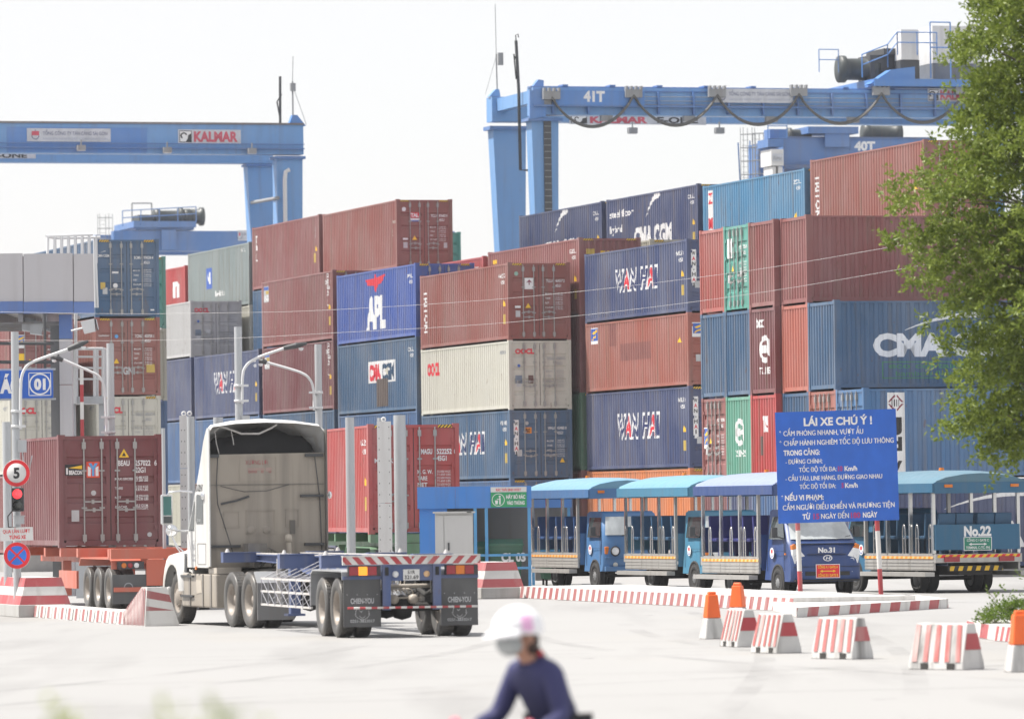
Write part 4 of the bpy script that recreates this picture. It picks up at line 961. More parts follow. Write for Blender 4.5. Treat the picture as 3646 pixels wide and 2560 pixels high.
class Wt:
    """a thing whose parts are given in place coordinates"""
    def __init__(s, name, label, cat, base, group=None):
        s.b = Vector(base); s.t = thing(name, label, cat, s.b, 0, group)
    def mb(s): m = MB(); m.M = Matrix.Translation(-s.b); return m
    def pr(s, o, u, n, **k): return Print(Vector(o) - s.b, u, n, **k)
def slab(w, name, mat, x0, y0, x1, y1, Y, depth, parent=None):
    """upright box given by two picture corners at depth Y"""
    p, q = at(x0, y0, Y), at(x1, y1, Y); m = w.mb(); m.box(p.x, q.x, Y, Y + depth, q.z, p.z); return m.build(name, mat, parent or w.t)

GY = 150.0
w = Wt('gate_canopy', 'gate canopy clad in grey panels with blue lower edge on a grey column', 'canopy', (at(144, 1000, GY).x, GY + .3, 0))
seams = [-260, -165, -58, 52, 164.5, 211.5]
for i in range(5): slab(w, 'cladding_panel', M_CLAD, seams[i] + .5, 569.5, seams[i + 1] - .5, 676, GY, .08)
for i in range(5): slab(w, 'fascia_panel', M_FASC, seams[i] + .4, 677, seams[i + 1] - .4, 702, GY - .03, .10)
p, q = at(-260, 703, GY), at(211, 703, GY)
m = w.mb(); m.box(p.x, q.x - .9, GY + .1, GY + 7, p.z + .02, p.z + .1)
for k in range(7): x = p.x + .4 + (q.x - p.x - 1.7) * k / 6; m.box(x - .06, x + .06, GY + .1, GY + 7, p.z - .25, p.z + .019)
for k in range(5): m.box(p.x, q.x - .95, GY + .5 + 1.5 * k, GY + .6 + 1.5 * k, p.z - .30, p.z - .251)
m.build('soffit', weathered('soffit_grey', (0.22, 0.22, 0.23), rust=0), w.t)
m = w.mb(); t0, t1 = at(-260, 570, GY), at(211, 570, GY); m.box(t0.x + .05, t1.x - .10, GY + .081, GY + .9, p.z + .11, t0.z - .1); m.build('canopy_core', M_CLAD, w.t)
c0, c1 = at(130, 703, GY), at(158, 703, GY); zb = at(140, 759, GY).z
m = w.mb(); m.box(c0.x, c1.x, GY + .3, GY + .7, zb, c0.z - .02); m.build('column_head', M_FASC, w.t)
m = w.mb(); zz = [zb - .01, at(140, 862, GY).z, 0]; m.box(c0.x, c1.x, GY + .3, GY + .7, zz[1] + .01, zz[0]); m.box(c0.x, c1.x, GY + .3, GY + .7, 0, zz[1] - .01); m.build('column', M_CLAD, w.t)
m = w.mb(); m.box(c0.x - .24, c0.x - .002, GY + .4, GY + .75, 0, c0.z - .3); m.build('column_shaded_part', weathered('column_shade_grey', (0.10, 0.105, 0.11)), w.t)  # shaded left part of the column, its shade put into dark grey colour
m = w.mb()
for k in range(7):
    x = 106 + k * 15.5; a, b = at(x, 569, GY + .5), at(x + 1.5 - k * .2, 530 + (k % 2) * 1.0, GY + .5); m.tube(a - Vector((0, 0, .2)), b, .04, 6)
    a2 = Vector((a.x + .12, GY + 1.6, a.z)); m.tube(a2 - Vector((0, 0, .2)), a2 + Vector((0, 0, .52)), .035, 6)
m.tube(at(105, 530, GY + .5), at(208, 526, GY + .5), .045, 6); m.tube(at(105, 530, GY + .5), at(105, 530, GY + .5) + Vector((.12, 1.1, 0)), .04, 6); m.tube(at(105, 530, GY + .5) + Vector((.12, 1.1, 0)), at(208, 528, GY + .5) + Vector((.12, 1.1, 0)), .04, 6)
m.build('roof_railing', M_ARM, w.t)
m = w.mb()
for dx in (0, 5): m.tube(at(211 + dx * .5, 535, GY - .15), at(214 + dx, 690, GY - .15), .03, 5)
for k in range(14): m.tube(at(211 + k * .3, 540 + k * 11, GY - .15), at(214 + k * .4, 540 + k * 11, GY - .15), .014, 4)
m.build('access_ladder', M_ARM, w.t)
# service platform with railing behind the column
w = Wt('service_platform', 'grey steel platform with white railings beside the gate column', 'platform', (at(196, 1000, GY + 2).x, GY + 2.4, 0))
slab(w, 'deck', M_GALV, 159, 889, 232, 905, GY + 2, 1.1)
m = w.mb()
for x in (164, 228): p = at(x, 905, GY + 2.5); m.box(p.x - .07, p.x + .07, GY + 2.4, GY + 2.55, 0, p.z - .01)
m.build('support', M_GALV, w.t)
m = w.mb()
for x in (166, 212, 231): m.tube(at(x, 889, GY + 2.05), at(x, 780, GY + 2.05), .045, 6)
for y in (781, 800, 825, 850): m.tube(at(160, y, GY + 2.05), at(231, y, GY + 2.05), .032, 6)
for x in (166, 212, 231): m.tube(at(x, 889, GY + 2.05) + Vector((0, 1, 0)), at(x, 780, GY + 2.05) + Vector((0, 1, 0)), .04, 6)
m.tube(at(231, 781, GY + 2.05), at(231, 781, GY + 2.05) + Vector((0, 1, 0)), .03, 6); m.tube(at(160, 781, GY + 2.05) + Vector((0, 1, 0)), at(231, 781, GY + 2.05) + Vector((0, 1, 0)), .03, 6); m.build('railing', M_ARM, w.t)
m = w.mb(); m.tube(at(168, 905, GY + 2), at(170, 700, GY + 2), .05, 6); m.build('conduit', M_ARM, w.t)
# floodlights under the canopy
def big_flood(label, hx, hy, ax, ay, Y, lit_right):
    p = at(hx, hy, Y); w = Wt('floodlight', label, 'floodlight', p)
    m = w.mb(); m.tube(at(ax, ay, Y + .1), p, .03, 6); m.build('bracket', M_ARM, w.t)
    m = MB(); m.M = Matrix.Rotation(R(-12 if lit_right else 8), 4, 'Y'); m.frustum((-.17, .13, -.14, .14), (-.20, .17, -.17, .17), -.16, .17); m.build('housing', M_ARM if lit_right else M_GALV, w.t)
    m = MB(); m.M = Matrix.Rotation(R(-12 if lit_right else 8), 4, 'Y'); 
    if lit_right: m.box(.171, .20, -.15, .15, -.14, .16); m.build('rim', M_DARKST, w.t); m = MB(); m.M = Matrix.Rotation(R(-12), 4, 'Y'); m.box(.201, .212, -.13, .13, -.12, .14); m.build('lamp_glass', M_GLASSW, w.t)
    else: m.box(-.16, .16, -.15, .15, -.19, -.161); m.build('lamp_glass', M_GLASSW, w.t)
big_flood('white floodlight on an arm right of the blue column head', 201, 732, 160, 742, GY - .3, True)
big_flood('grey floodlight hanging under the canopy soffit', 66, 728, 122, 742, GY + 1.0, False)
big_flood('small grey floodlight beside another under the canopy soffit', 84, 735, 122, 745, GY + .8, False)
# lane sign
w = Wt('lane_sign', 'blue hanging lane sign with white number 01 in a circle', 'sign', at(60, 862, GY - 1.2))
p, q = at(-60, 832, GY - 1.2), at(119, 892, GY - 1.2)
m = w.mb(); m.box(p.x, q.x, GY - 1.2, GY - 1.1, q.z, p.z); m.build('panel', INK['signblue'], w.t)
m = w.mb(); m.box(p.x - .05, q.x + .06, GY - 1.13, GY - 1.05, p.z + .002, p.z + .05); m.box(p.x - .05, q.x + .06, GY - 1.13, GY - 1.05, q.z - .05, q.z - .002); m.build('frame', M_GALV, w.t)
m = w.mb(); a, b = at(20, 760, GY - 1), at(20, 830, GY - 1)
for x in (-20, 100): a, b = at(x, 705, GY - 1), at(x, 830, GY - 1); m.tube((a.x, GY - 1, a.z), (a.x, GY - 1, b.z), .035, 6)
for y in (770, 812): m.tube(at(-30, y, GY - 1), at(121, y, GY - 1), .05, 6)
m.build('hanger', M_DARKST, w.t)
P = w.pr((p.x, GY - 1.2, q.z), (1, 0, 0), (0, -1, 0)); W1, H1 = q.x - p.x, p.z - q.z; k = W1 / 179
P.text('white', 'ÁC', 60 * k, H1 * .22, H1 * .50, 46 * k, .06); x0 = (64 + 60) * k; x1 = (115 + 60) * k; f = .02
for r_ in ((x0, x1, H1 * .08, H1 * .08 + f), (x0, x1, H1 * .92 - f, H1 * .92), (x0, x0 + f, H1 * .08, H1 * .92), (x1 - f, x1, H1 * .08, H1 * .92)): P.rect('white', *r_)
cx = (x0 + x1) / 2; P.ring('white', cx, H1 * .5, H1 * .34, H1 * .39, n=28); P.text('white', '01', cx, H1 * .32, H1 * .36, H1 * .42, .06, 'c'); P.build(w.t, INK)
# raised boom barrier
p = at(186, 975, GY - 4); w = Wt('boom_barrier', 'raised red and white barrier arm behind the BEACON container', 'barrier', (p.x, GY - 4, 0))
m = w.mb(); m.box(p.x - .2, p.x + .2, GY - 4.2, GY - 3.8, 0, 1.05); m.build('motor_box', M_GALV, w.t)
zt = at(186, 824, GY - 4).z; n = 11
for i in range(n): m = w.mb(); m.box(p.x - .045, p.x + .045, GY - 4.26, GY - 4.205, 1.0 + (zt - 1.0) * i / n, 1.0 + (zt - 1.0) * (i + 1) / n - .001); m.build('arm_band', INK['kred'] if i % 2 else M_KERBW, w.t)

# ---------------- lamp poles with curved arms
def lamp_pole(label, cx, top, half, Y, arm, head, box, sgn, base_z=0):
    a = at(cx, top, Y); w = Wt('lamp_pole', label, 'lamp pole', (a.x, Y, 0), 'lamp poles at the gate lanes')
    r = half * SC / (FPX / Y)
    m = w.mb(); m.tube((a.x, Y, 0), (a.x, Y, a.z), r * 1.04, 10, r); m.build('pole', M_GALV, w.t)
    pts = [at(x, y, Y - .1) for x, y in arm]
    # smooth the bend
    sm_ = [pts[0]]
    for i in range(1, len(pts) - 1):
        for t in (.25, .5, .75): p, q, s_ = (pts[i-1] + pts[i]) / 2, pts[i], (pts[i] + pts[i+1]) / 2; sm_.append(p * (1-t)**2 + q * 2*t*(1-t) + s_ * t*t)
    sm_.append(pts[-1]); m = w.mb(); m.pipe(sm_, .032, 7); m.build('arm', M_ARM, w.t)
    h0, h1 = at(*head[0], Y - .1), at(*head[1], Y - .1); d = (h1 - h0).normalized()
    m = w.mb(); m.tube(h0, h0.lerp(h1, .55), .055, 6, .075); m.tube(h0.lerp(h1, .55), h1, .075, 6, .03); o = m.build('lamp_head', M_DARKST, w.t)
    c_ = h0.lerp(h1, .75) - Vector((0, 0, .07)); g = w.mb(); g.lathe([(0, -.07), (.05, -.05), (.06, 0)], c_, (0, 0, 1), 10); g.build('lamp_glass', M_GLASSW, o)
    for y in arm[0][1] - 6, arm[0][1] - 40:
        b = at(cx, y, Y); m = w.mb(); m.lathe([(r + .012, -.03), (r + .018, -.03), (r + .018, .03), (r + .012, .03)], (a.x, Y, b.z), (0, 0, 1), 12); m.box(min(a.x, a.x + sgn * (r + .14)), max(a.x, a.x + sgn * (r + .14)), Y - .14, Y - .06 - r * .2, b.z - .025, b.z + .025); m.build('clamp', M_ARM, w.t)
    b = at(*box, Y - .12); m = w.mb(); m.box(b.x - .09, b.x + .09, Y - .22, Y - .06, b.z - .13, b.z + .13); m.pipe([b + Vector((0, 0, -.13)), b + Vector((.03, 0, -.4)), b + Vector((.14, 0, -.5)), b + Vector((.2, .05, -.2))], .014, 5); m.build('junction_box', M_GALV, w.t)
    return w
LP1 = lamp_pole('grey lamp pole that carries the 5 speed sign and red signal', 33, 744, 8.6, 121, [(46, 962), (46, 890), (47, 842), (60, 818), (80, 808), (156, 782)], ((152, 783), (198, 765)), (50, 1000), 1)
lamp_pole('grey lamp pole standing behind the BEACON container', 247, 770, 8.2, 134, [(239, 975), (237, 900), (234, 862), (222, 842), (205, 834), (140, 806)], ((141, 808), (115, 797)), (235, 1003), -1)
lamp_pole('grey lamp pole directly behind the dusty tractor cab, arm to the right', 533.5, 733, 8.6, 128, [(543, 905), (543, 850), (546, 828), (558, 812), (580, 800), (640, 780)], ((636, 781), (688, 770)), (551, 945), 1)
lamp_pole('grey lamp pole near the cab roof, arm towards its twin', 713, 772, 8.0, 134, [(704, 920), (704, 880), (700, 858), (688, 842), (670, 833), (596, 812)], ((598, 813), (580, 807)), (700, 963), -1)

# ---------------- round steel posts and reader columns of the lanes
def steel_post(label, x0, x1, top, Y, cap=False):
    a, b = at(x0, top, Y), at(x1, top, Y); r = (b.x - a.x) / 2; cx = (a.x + b.x) / 2
    w = Wt('steel_post', label, 'post', (cx, Y, 0)); m = w.mb(); m.tube((cx, Y, 0.02), (cx, Y, a.z), r, 20); m.build('post_tube', M_GALV, w.t)
    m = w.mb(); m.box(cx - r * 1.7, cx + r * 1.7, Y - r * 1.7, Y + r * 1.7, 0, .019); m.build('base_plate', M_GALV, w.t)
steel_post('thick steel post left of the pole with the 5 speed sign', 5, 24, 946, 122.5)
steel_post('thick steel post joined to the white panel with two eyelets', 419, 436, 934, 139.4)
steel_post('short steel post top showing behind the dusty cab roof', 478, 500, 936, 140)
steel_post('thick steel post in front of the red MAGU container side', 774, 794, 936, 138)
steel_post('thick steel post touching the white reader column', 882, 909, 931, 138.4)
steel_post('thin steel post peeping out behind the white reader column', 846, 861, 937, 141)
steel_post('thick white-grey post right of the BEACON doors', 362, 370, 960, 127)
def reader(label, x0, x1, top, Y, split, eyes):
    a, b = at(x0, top, Y), at(x1, top, Y); w = Wt('reader_column', label, 'column', ((a.x + b.x) / 2, Y, 0)); zs = at(x0, split, Y).z
    for z0, z1 in ((0, zs - .006), (zs + .006, a.z)): m = w.mb(); m.box(a.x, b.x, Y, Y + .22, z0, z1); m.build('casing', M_WHITEP, w.t)
    for e in eyes: p = at(e, top, Y + .1); m = w.mb(); m.pipe([(p.x + .045 * math.cos(t), Y + .1, a.z + .05 + .045 * math.sin(t)) for t in [2*PI*k/12 for k in range(12)]], .018, 6, True); m.build('eyelet', M_WHITEP, w.t)
    m = w.mb()
    for k in range(14): z = .6 + k * .27; m.box(a.x + .04, a.x + .055, Y - .004, Y - .001, z, z + .03); m.box(b.x - .055, b.x - .04, Y - .004, Y - .001, z, z + .03)
    m.build('fastenings', M_DARKST, w.t)
reader('white reader column with perforated edges in front of the red MAGU doors', 844, 876, 945, 138, 1175, [862]) if False else reader('white reader column with rows of fastenings in front of the red MAGU doors', 845, 876, 945, 138, 1128, [860])
reader('white panel column with two eyelets beside the cab mirror', 402, 418, 932, 139, 1050, [412, 425])

# ---------------- signs on the first lamp pole
SY = 120.75
def round_sign(label, cx, cy, r, deco):
    p = at(cx, cy, SY); rr = r * SC / (FPX / SY); w = Wt('road_sign', label, 'sign', p)
    m = w.mb(); m.lathe([(0, 0), (rr, 0), (rr, .012), (0, .012)], p, (0, 1, 0), 36); m.build('disc', M_WHITEP, w.t)
    P = w.pr(p, (1, 0, 0), (0, -1, 0)); deco(P, rr); P.build(w.t, INK)
    m = w.mb(); m.box(p.x - .03, p.x + .03, SY + .013, SY + .12, p.z - .1, p.z + .1); m.build('bracket', M_GALV, w.t)
def s5(P, r): P.ring('signred', 0, 0, r * .72, r * .985, n=32); P.text('black', '5', 0, -r * .36, r * .74, r * .46, .04, 'c')
def snostop(P, r):
    P.disc('signblue2', 0, 0, r * .74, 32); P.ring('signred', 0, 0, r * .72, r * .985, n=32, lift=.001)
    for a in (PI / 4, -PI / 4): c_, s_ = math.cos(a), math.sin(a); h = r * .075; L_ = r * .74; P.poly('signred', [(-L_*c_ + h*s_, -L_*s_ - h*c_), (L_*c_ + h*s_, L_*s_ - h*c_), (L_*c_ - h*s_, L_*s_ + h*c_), (-L_*c_ - h*s_, -L_*s_ + h*c_)], .002 if a > 0 else .003)
ink('signblue2', (0.03, 0.16, 0.62))
round_sign('round white sign with red rim and black number 5', 37, 1060.5, 30.5, s5)
round_sign('round blue no-stopping sign with red cross and rim', 38, 1245, 30.0, snostop)
p = at(37, 1197, SY); w = Wt('notice_plate', 'white plate with red words QUA LẦN LƯỢT TỪNG XE', 'sign', p); W1, H1 = 74 * SC / (FPX / SY), 30 * SC / (FPX / SY)
m = w.mb(); m.M = m.M @ Matrix.Translation(p) @ Matrix.Rotation(-R(1.0), 4, 'Y') @ Matrix.Translation(-p); m.box(p.x - W1/2, p.x + W1/2, SY, SY + .012, p.z - H1/2, p.z + H1/2); m.build('plate', M_WHITEP, w.t)
P = w.pr(p, Vector((math.cos(R(1)), 0, math.sin(R(1)))), (0, -1, 0), up=Vector((-math.sin(R(1)), 0, math.cos(R(1))))); P.text('signred', 'QUA LẦN LƯỢT', 0, H1 * .08, H1 * .26, W1 * .82, .03, 'c'); P.text('signred', 'TỪNG XE', W1 * .03, -H1 * .36, H1 * .26, W1 * .50, .03, 'c'); P.build(w.t, INK)
p = at(39, 1120, SY - .1); w = Wt('traffic_signal', 'two-lamp traffic signal with red light lit above dark lamp', 'traffic light', p)
hw, hh = 13.5 * SC / (FPX / SY), 26.5 * SC / (FPX / SY); m = w.mb(); m.box(p.x - hw, p.x + hw, SY - .12, SY + .10, p.z - hh, p.z + hh); m.build('housing', plain('signal_black', (0.03, 0.032, 0.034), .5), w.t, .02)
for dz, mt, nm in ((hh * .48, plain('signal_red_lit', (0.8, 0.02, 0.03), .3, emit=((1.0, 0.05, 0.06), 1.2)), 'red_lamp'), (-hh * .48, plain('signal_dark', (0.06, 0.065, 0.06), .25), 'dark_lamp')):
    m = w.mb(); m.lathe([(0, .03), (hw * .5, .022), (hw * .80, 0)], (p.x, SY - .125, p.z + dz), (0, -1, 0), 20); m.build(nm, mt, w.t)
    m = w.mb(); m.lathe([(hw * .84, 0), (hw * .86, .13), (hw * .82, .13), (hw * .80, 0)], (p.x, SY - .122, p.z + dz), (0, -1, 0), 20, R(200) - PI/2 - R(20), R(200) + PI/2 + R(20)); m.build('visor', MATS['signal_black'], w.t)
m = w.mb(); m.pipe([(p.x - hw * .9, SY, p.z - hh * .9), (p.x - hw * 1.7, SY, p.z - hh * 1.4), (p.x - hw * 1.6, SY, p.z - hh * 2.3), (p.x + .05, SY + .05, p.z - hh * 2.4)], .014, 5); m.build('cable', M_RUBBER, w.t)
p = at(43, 1165, SY); w = Wt('terminal_box', 'small grey terminal box under the traffic signal', 'box', p); m = w.mb(); m.box(p.x - .10, p.x + .10, SY - .02, SY + .1, p.z - .09, p.z + .07); m.box(p.x - .12, p.x + .12, SY - .04, SY + .11, p.z + .071, p.z + .09); m.build('casing', M_GALV, w.t)

# ---------------- overhead wires
def wire(label, pts):
    P = [at(x, y, 132 - 30 * (x / 2296.0)) for x, y in pts]; out = []
    for i in range(len(P) - 1):                            # Catmull-Rom through the points
        p0, p1, p2, p3 = P[max(i-1, 0)], P[i], P[i+1], P[min(i+2, len(P)-1)]
        for k in range(6):
            t = k / 6; out.append(.5 * ((2*p1) + (p2-p0)*t + (2*p0-5*p1+4*p2-p3)*t*t + (3*p1-p0-3*p2+p3)*t**3))
    out.append(P[-1]); m = B(); b = out[0]; m.M = Matrix.Translation(-b); m.pipe(out, .0035, 5)
    o = m.build('overhead_wire', plain('wire_alloy', (0.48, 0.47, 0.47), .4), None); o.location = b; tag(o, label, 'wire')
wire('upper of two thin pale overhead wires crossing the container stacks', [(-400, 690), (190, 703), (500, 701.5), (740, 695), (1165, 667), (1637, 613), (1998, 554), (2160, 523), (2700, 410)])
wire('lower of two thin pale overhead wires crossing the container stacks', [(-400, 755), (165, 764), (500, 759), (740, 747), (1165, 721), (1637, 666), (2068, 595), (2300, 548), (2700, 458)])

# ================================================================ lane islands
def kerb_run(label, pts, h, wd, n, keys, slant=0.35, right=False, name='striped_kerb', both=True):
    """raised kerb along ground points (left face first), painted stripes on the faces we see"""
    pts = [Vector((p.x, p.y, 0)) for p in pts]; b = pts[0]; w = Wt(name, label, 'kerb', b)
    for i in range(len(pts) - 1):
        p, q = pts[i], pts[i + 1]; d = (q - p).normalized(); nn = Vector((d.y, -d.x, 0))      # outward face normal (towards us)
        if nn.y > 0: nn = -nn
        back = -nn * wd; L_ = (q - p).length; nb = max(1, round(L_ / 1.0))
        for k in range(nb):                               # separate kerb stones
            a, c_ = p + d * (L_ * k / nb + .004), p + d * (L_ * (k + 1) / nb - .004); m = w.mb()
            dz = random.uniform(-.008, .008); jo = nn * random.uniform(-.006, .006)
            m.add([a + jo, c_ + jo, c_ + back, a + back] + [v + Vector((0, 0, h + dz)) for v in (a + jo - nn * .03, c_ + jo - nn * .03, c_ + back, a + back)], [(3,2,1,0), (4,5,6,7), (0,1,5,4), (1,2,6,5), (2,3,7,6), (3,0,4,7)])
            m.build('kerb_stone', M_KERBW, w.t)
        u = d if d.x > 0 else -d; o = p if d.x > 0 else q
        up = (Vector((0, 0, h)) - nn * .03).normalized()
        P = w.pr(o, u, nn, up=up, lift=.010); P.stripes(keys, 0, L_, .012, h - .004, n[i], slant, merge=False); P.build(w.t, INK, 'painted_stripe')
    return w
# left island
kN, kF = gnd(325, 1404), gnd(47, 1381)
dirL = (kN - kF).normalized(); nL = Vector((dirL.y, -dirL.x, 0)); nL = nL if nL.y < 0 else -nL; bk = -nL
kM = kN - dirL * 2.0
kerb_run('low kerb with narrow worn red stripes leading to the BEACON lane', [kF, kM], .25, .62, [44], ['fadered', 'kwhite', None], .1)
w = Wt('island_nose', 'wedge-shaped red and white concrete nose at the end of the low kerb', 'barrier', kN); hN = .74
A0, A1 = kM, kN; wdN = .66
m = w.mb(); top_in = .10
m.add([A0, A1, A1 + bk * wdN, A0 + bk * wdN, A0 + Vector((0, 0, .25)) - nL * .03, A1 - dirL * .55 + Vector((0, 0, hN)) + bk * .06, A1 - dirL * .55 + Vector((0, 0, hN)) + bk * (wdN - .18), A0 + Vector((0, 0, .25)) + bk * wdN, A1 + Vector((0, 0, .05)), A1 + bk * wdN + Vector((0, 0, .05)),
       A1 - dirL * .14 + bk * .08 + Vector((0, 0, hN)), A1 - dirL * .14 + bk * (wdN - .2) + Vector((0, 0, hN))],
      [(3,2,1,0), (0,1,8,10,5,4), (4,5,6,7), (5,10,11,6), (8,9,11,10), (1,2,9,8), (2,3,7,6,11,9), (3,0,4,7)]); m.build('concrete_body', M_KERBW, w.t)
def face_bands(w, quad, keys, n, off, name='painted_bands', slant=0.0):
    """bands across a four-cornered face: quad = bl, br, tr, tl"""
    bl, br, tr, tl = [Vector(v) - w.b for v in quad]; nn = (br - bl).cross(tl - bl).normalized(); lay = {}
    for k in range(n):
        key = keys[k % len(keys)]
        if key is None: continue
        t0, t1 = k / n, (k + 1) / n
        f = lambda s_, t: (bl.lerp(br, s_)).lerp(tl.lerp(tr, s_), max(0, min(1, t)))
        V, F = lay.setdefault(key, ([], [])); b0 = len(V)
        V += [f(0, t0 + slant) + nn * off, f(1, t0) + nn * off, f(1, t1) + nn * off, f(0, t1 + slant) + nn * off]; F.append((b0, b0+1, b0+2, b0+3))
    for key, (V, F) in lay.items(): mm = B(); mm.add(V, F); mm.build(name, INK[key], w.t)
Z = lambda v, z: v + Vector((0, 0, z))
face_bands(w, [A1, A1 + bk * wdN, A1 - dirL * .14 + bk * (wdN - .2) + Vector((0, 0, hN)), A1 - dirL * .14 + bk * .08 + Vector((0, 0, hN))], ['kwhite', 'fadered', 'kwhite', 'fadered', 'kwhite', 'fadered'], 5, .006, slant=.12)
V0 = [Z(A0, 0.0), A1, A1 - dirL * .14 + bk * .08 + Vector((0, 0, hN)), A1 - dirL * .55 + Vector((0, 0, hN)) + bk * .06, Z(A0, .25) - nL * .03]
n_ = 15; nn = -nL * -1; F_ = {}; Vv = []; Ff = []
for k in range(n_):                                        # slanted stripes on the rising flank
    s0, s1 = k / n_, (k + .5) / n_
    def flank(s_, t):
        b_ = A0.lerp(A1, s_); top = Z(A0, .25).lerp(A1 - dirL * .55 + Vector((0, 0, hN)) + bk * .06, min(1, s_ / .85)) if s_ < .85 else (A1 - dirL * .55 + Vector((0, 0, hN)) + bk * .06).lerp(A1 - dirL * .14 + bk * .08 + Vector((0, 0, hN)), (s_ - .85) / .15)
        return b_.lerp(top, t) - w.b + nL * .014
    b0 = len(Vv); Vv += [flank(s0, .02), flank(s1, .02), flank(s1, .97), flank(s0, .97)]; Ff.append((b0, b0+1, b0+2, b0+3))
mm = B(); mm.add(Vv, Ff); mm.build('painted_stripes', INK['fadered'], w.t)
def pyramid(label, near, dirv, wd, ln, h, hb):
    """truncated concrete pyramid with red and white bands on a grey plinth; near = near left ground corner"""
    d = Vector((dirv.x, dirv.y, 0)).normalized(); a = Vector((-d.x, -d.y, 0)); r = Vector((-d.y, d.x, 0)); r = r if r.x > 0 else -r
    w = Wt('island_block', label, 'barrier', near); e = .04; i = .16
    c0 = [near, near + r * wd, near + r * wd + a * ln, near + a * ln]
    m = w.mb(); m.add([v for v in c0] + [Z(v, hb) for v in c0], [(3,2,1,0), (4,5,6,7), (0,1,5,4), (1,2,6,5), (2,3,7,6), (3,0,4,7)]); m.build('plinth', M_CONC, w.t, .015)
    c1 = [Z(near + (r + a) * e, hb + .002), Z(near + r * (wd - e) + a * e, hb + .002), Z(near + r * (wd - e) + a * (ln - e), hb + .002), Z(near + r * e + a * (ln - e), hb + .002)]
    c2 = [Z(near + (r + a) * (e + i), hb + h), Z(near + r * (wd - e - i) + a * (e + i), hb + h), Z(near + r * (wd - e - i) + a * (ln - e - i), hb + h), Z(near + r * (e + i) + a * (ln - e - i), hb + h)]
    m = w.mb(); m.add(c1 + c2, [(3,2,1,0), (4,5,6,7), (0,1,5,4), (1,2,6,5), (2,3,7,6), (3,0,4,7)]); m.build('concrete_body', M_KERBW, w.t)
    face_bands(w, [c1[0], c1[1], c2[1], c2[0]], ['kred', None, 'kred'], 3, .005); face_bands(w, [c1[3], c1[0], c2[0], c2[3]], ['kred', None, 'kred'], 3, .005)
pyramid('red and white banded concrete block below the no-stopping sign', gnd(42, 1384), dirL, 1.15, 3.2, .56, .26)
# right-hand islands
k0, k1 = gnd(1154, 1340), gnd(1732, 1369)
dirR = (k1 - k0).normalized()
kerb_run('long kerb with worn red and white stripes in front of the minibuses', [k0, k1, k1 + dirR * 1.4], .28, 2.6, [78, 5], ['fadered', 'kwhite'], .25)
pyramid('red and white banded concrete block beside the empty trailer', gnd(1079, 1342), dirR, 1.10, 2.6, .60, .26)
def island(label, poly, h, n):
    poly = [Vector((p.x, p.y, 0)) for p in poly]; w = Wt('traffic_island', label, 'traffic island', poly[0])
    m = w.mb(); N = len(poly); m.add(poly + [Z(v, h) for v in poly], [tuple(range(N))[::-1], tuple(range(N, 2*N))] + [(i, (i+1) % N, N + (i+1) % N, N + i) for i in range(N)]); m.build('kerb_body', M_KERBW, w.t)
    for i, cnt in n.items():
        p, q = poly[i], poly[(i + 1) % N]; d = q - p; nn = Vector((d.y, -d.x, 0)).normalized()
        P = w.pr(p, d.normalized(), nn, lift=.005); P.stripes(['kwhite', 'kred'], 0, d.length, .006, h - .004, cnt, .5, merge=False); P.build(w.t, INK, 'painted_stripe')
    return w
ia, ib = gnd(1787, 1384), gnd(2126, 1363); idd = gnd(1733, 1369); off = idd - ia
island('low island with bold red and white kerb that holds the blue notice board', [ia, ib, ib + off * .8 + (ib - ia).normalized() * -.3, idd], .19, {0: 15, 3: 1})
kerb_run('back kerb with red and white stripes behind the notice board island', [gnd(1760, 1360), gnd(2030, 1353)], .2, .3, [18], ['kred', 'kwhite'], .3)
# ================================================================ vehicles
ink('dustred', (0.30, 0.10, 0.10)); ink('dustred2', (0.31, 0.23, 0.20))
M_TYRE = weathered('dusty_tyre', (0.060, 0.058, 0.055), dirt=(0.20, 0.175, 0.15), dirt_amt=0.6, rust=0.0, rough=.9)
M_TYRE2 = plain('dark_tyre', (0.030, 0.030, 0.031), 0.85)
M_RIMD = weathered('dusty_rim', (0.27, 0.235, 0.20), dirt_amt=0.4, rust=0.2)
M_CABW = weathered('white_cab_paint', (0.56, 0.56, 0.55), dirt=(0.40, 0.34, 0.27), dirt_amt=0.5, rust=0.0, rough=.35)
M_DUST = weathered('road_dust_panel', (0.32, 0.285, 0.24), dirt=(0.16, 0.145, 0.13), dirt_amt=0.6, rust=0.0, rough=.8, fade=.15)
M_DUSTD = weathered('road_dust_dark', (0.16, 0.15, 0.135), dirt=(0.08, 0.075, 0.07), dirt_amt=0.5, rust=0.0, rough=.85)
M_DUSTL = weathered('road_dust_pale', (0.46, 0.41, 0.34), dirt=(0.30, 0.265, 0.23), dirt_amt=0.5, rust=0.0, rough=.7)
M_CHROME = plain('chrome', (0.70, 0.71, 0.72), 0.12, 1.0, .03)
M_STAIN = plain('stainless_tube', (0.60, 0.60, 0.59), 0.25, .9, .05)
M_GLASS = plain('dark_glass', (0.035, 0.045, 0.048), 0.06, 0, .1, .8)
M_GLASSG = plain('green_mirror_glass', (0.05, 0.16, 0.15), 0.05, .3, .1, .8)
M_TRB = weathered('trailer_blue', (0.062, 0.095, 0.22), dirt=(0.20, 0.19, 0.20), dirt_amt=0.35, rust=0.25)
M_FEND = weathered('grey_fender', (0.30, 0.31, 0.325), dirt_amt=0.25, rust=.1)
M_FLAP = weathered('rubber_flap', (0.060, 0.062, 0.065), dirt=(0.12, 0.115, 0.11), dirt_amt=.5, rust=0, rough=.8)
M_LATT = weathered('lattice_grey', (0.26, 0.26, 0.29), dirt_amt=.3, rust=.2)
M_PALE = weathered('pale_bar', (0.55, 0.53, 0.51), dirt_amt=.3, rust=.25)
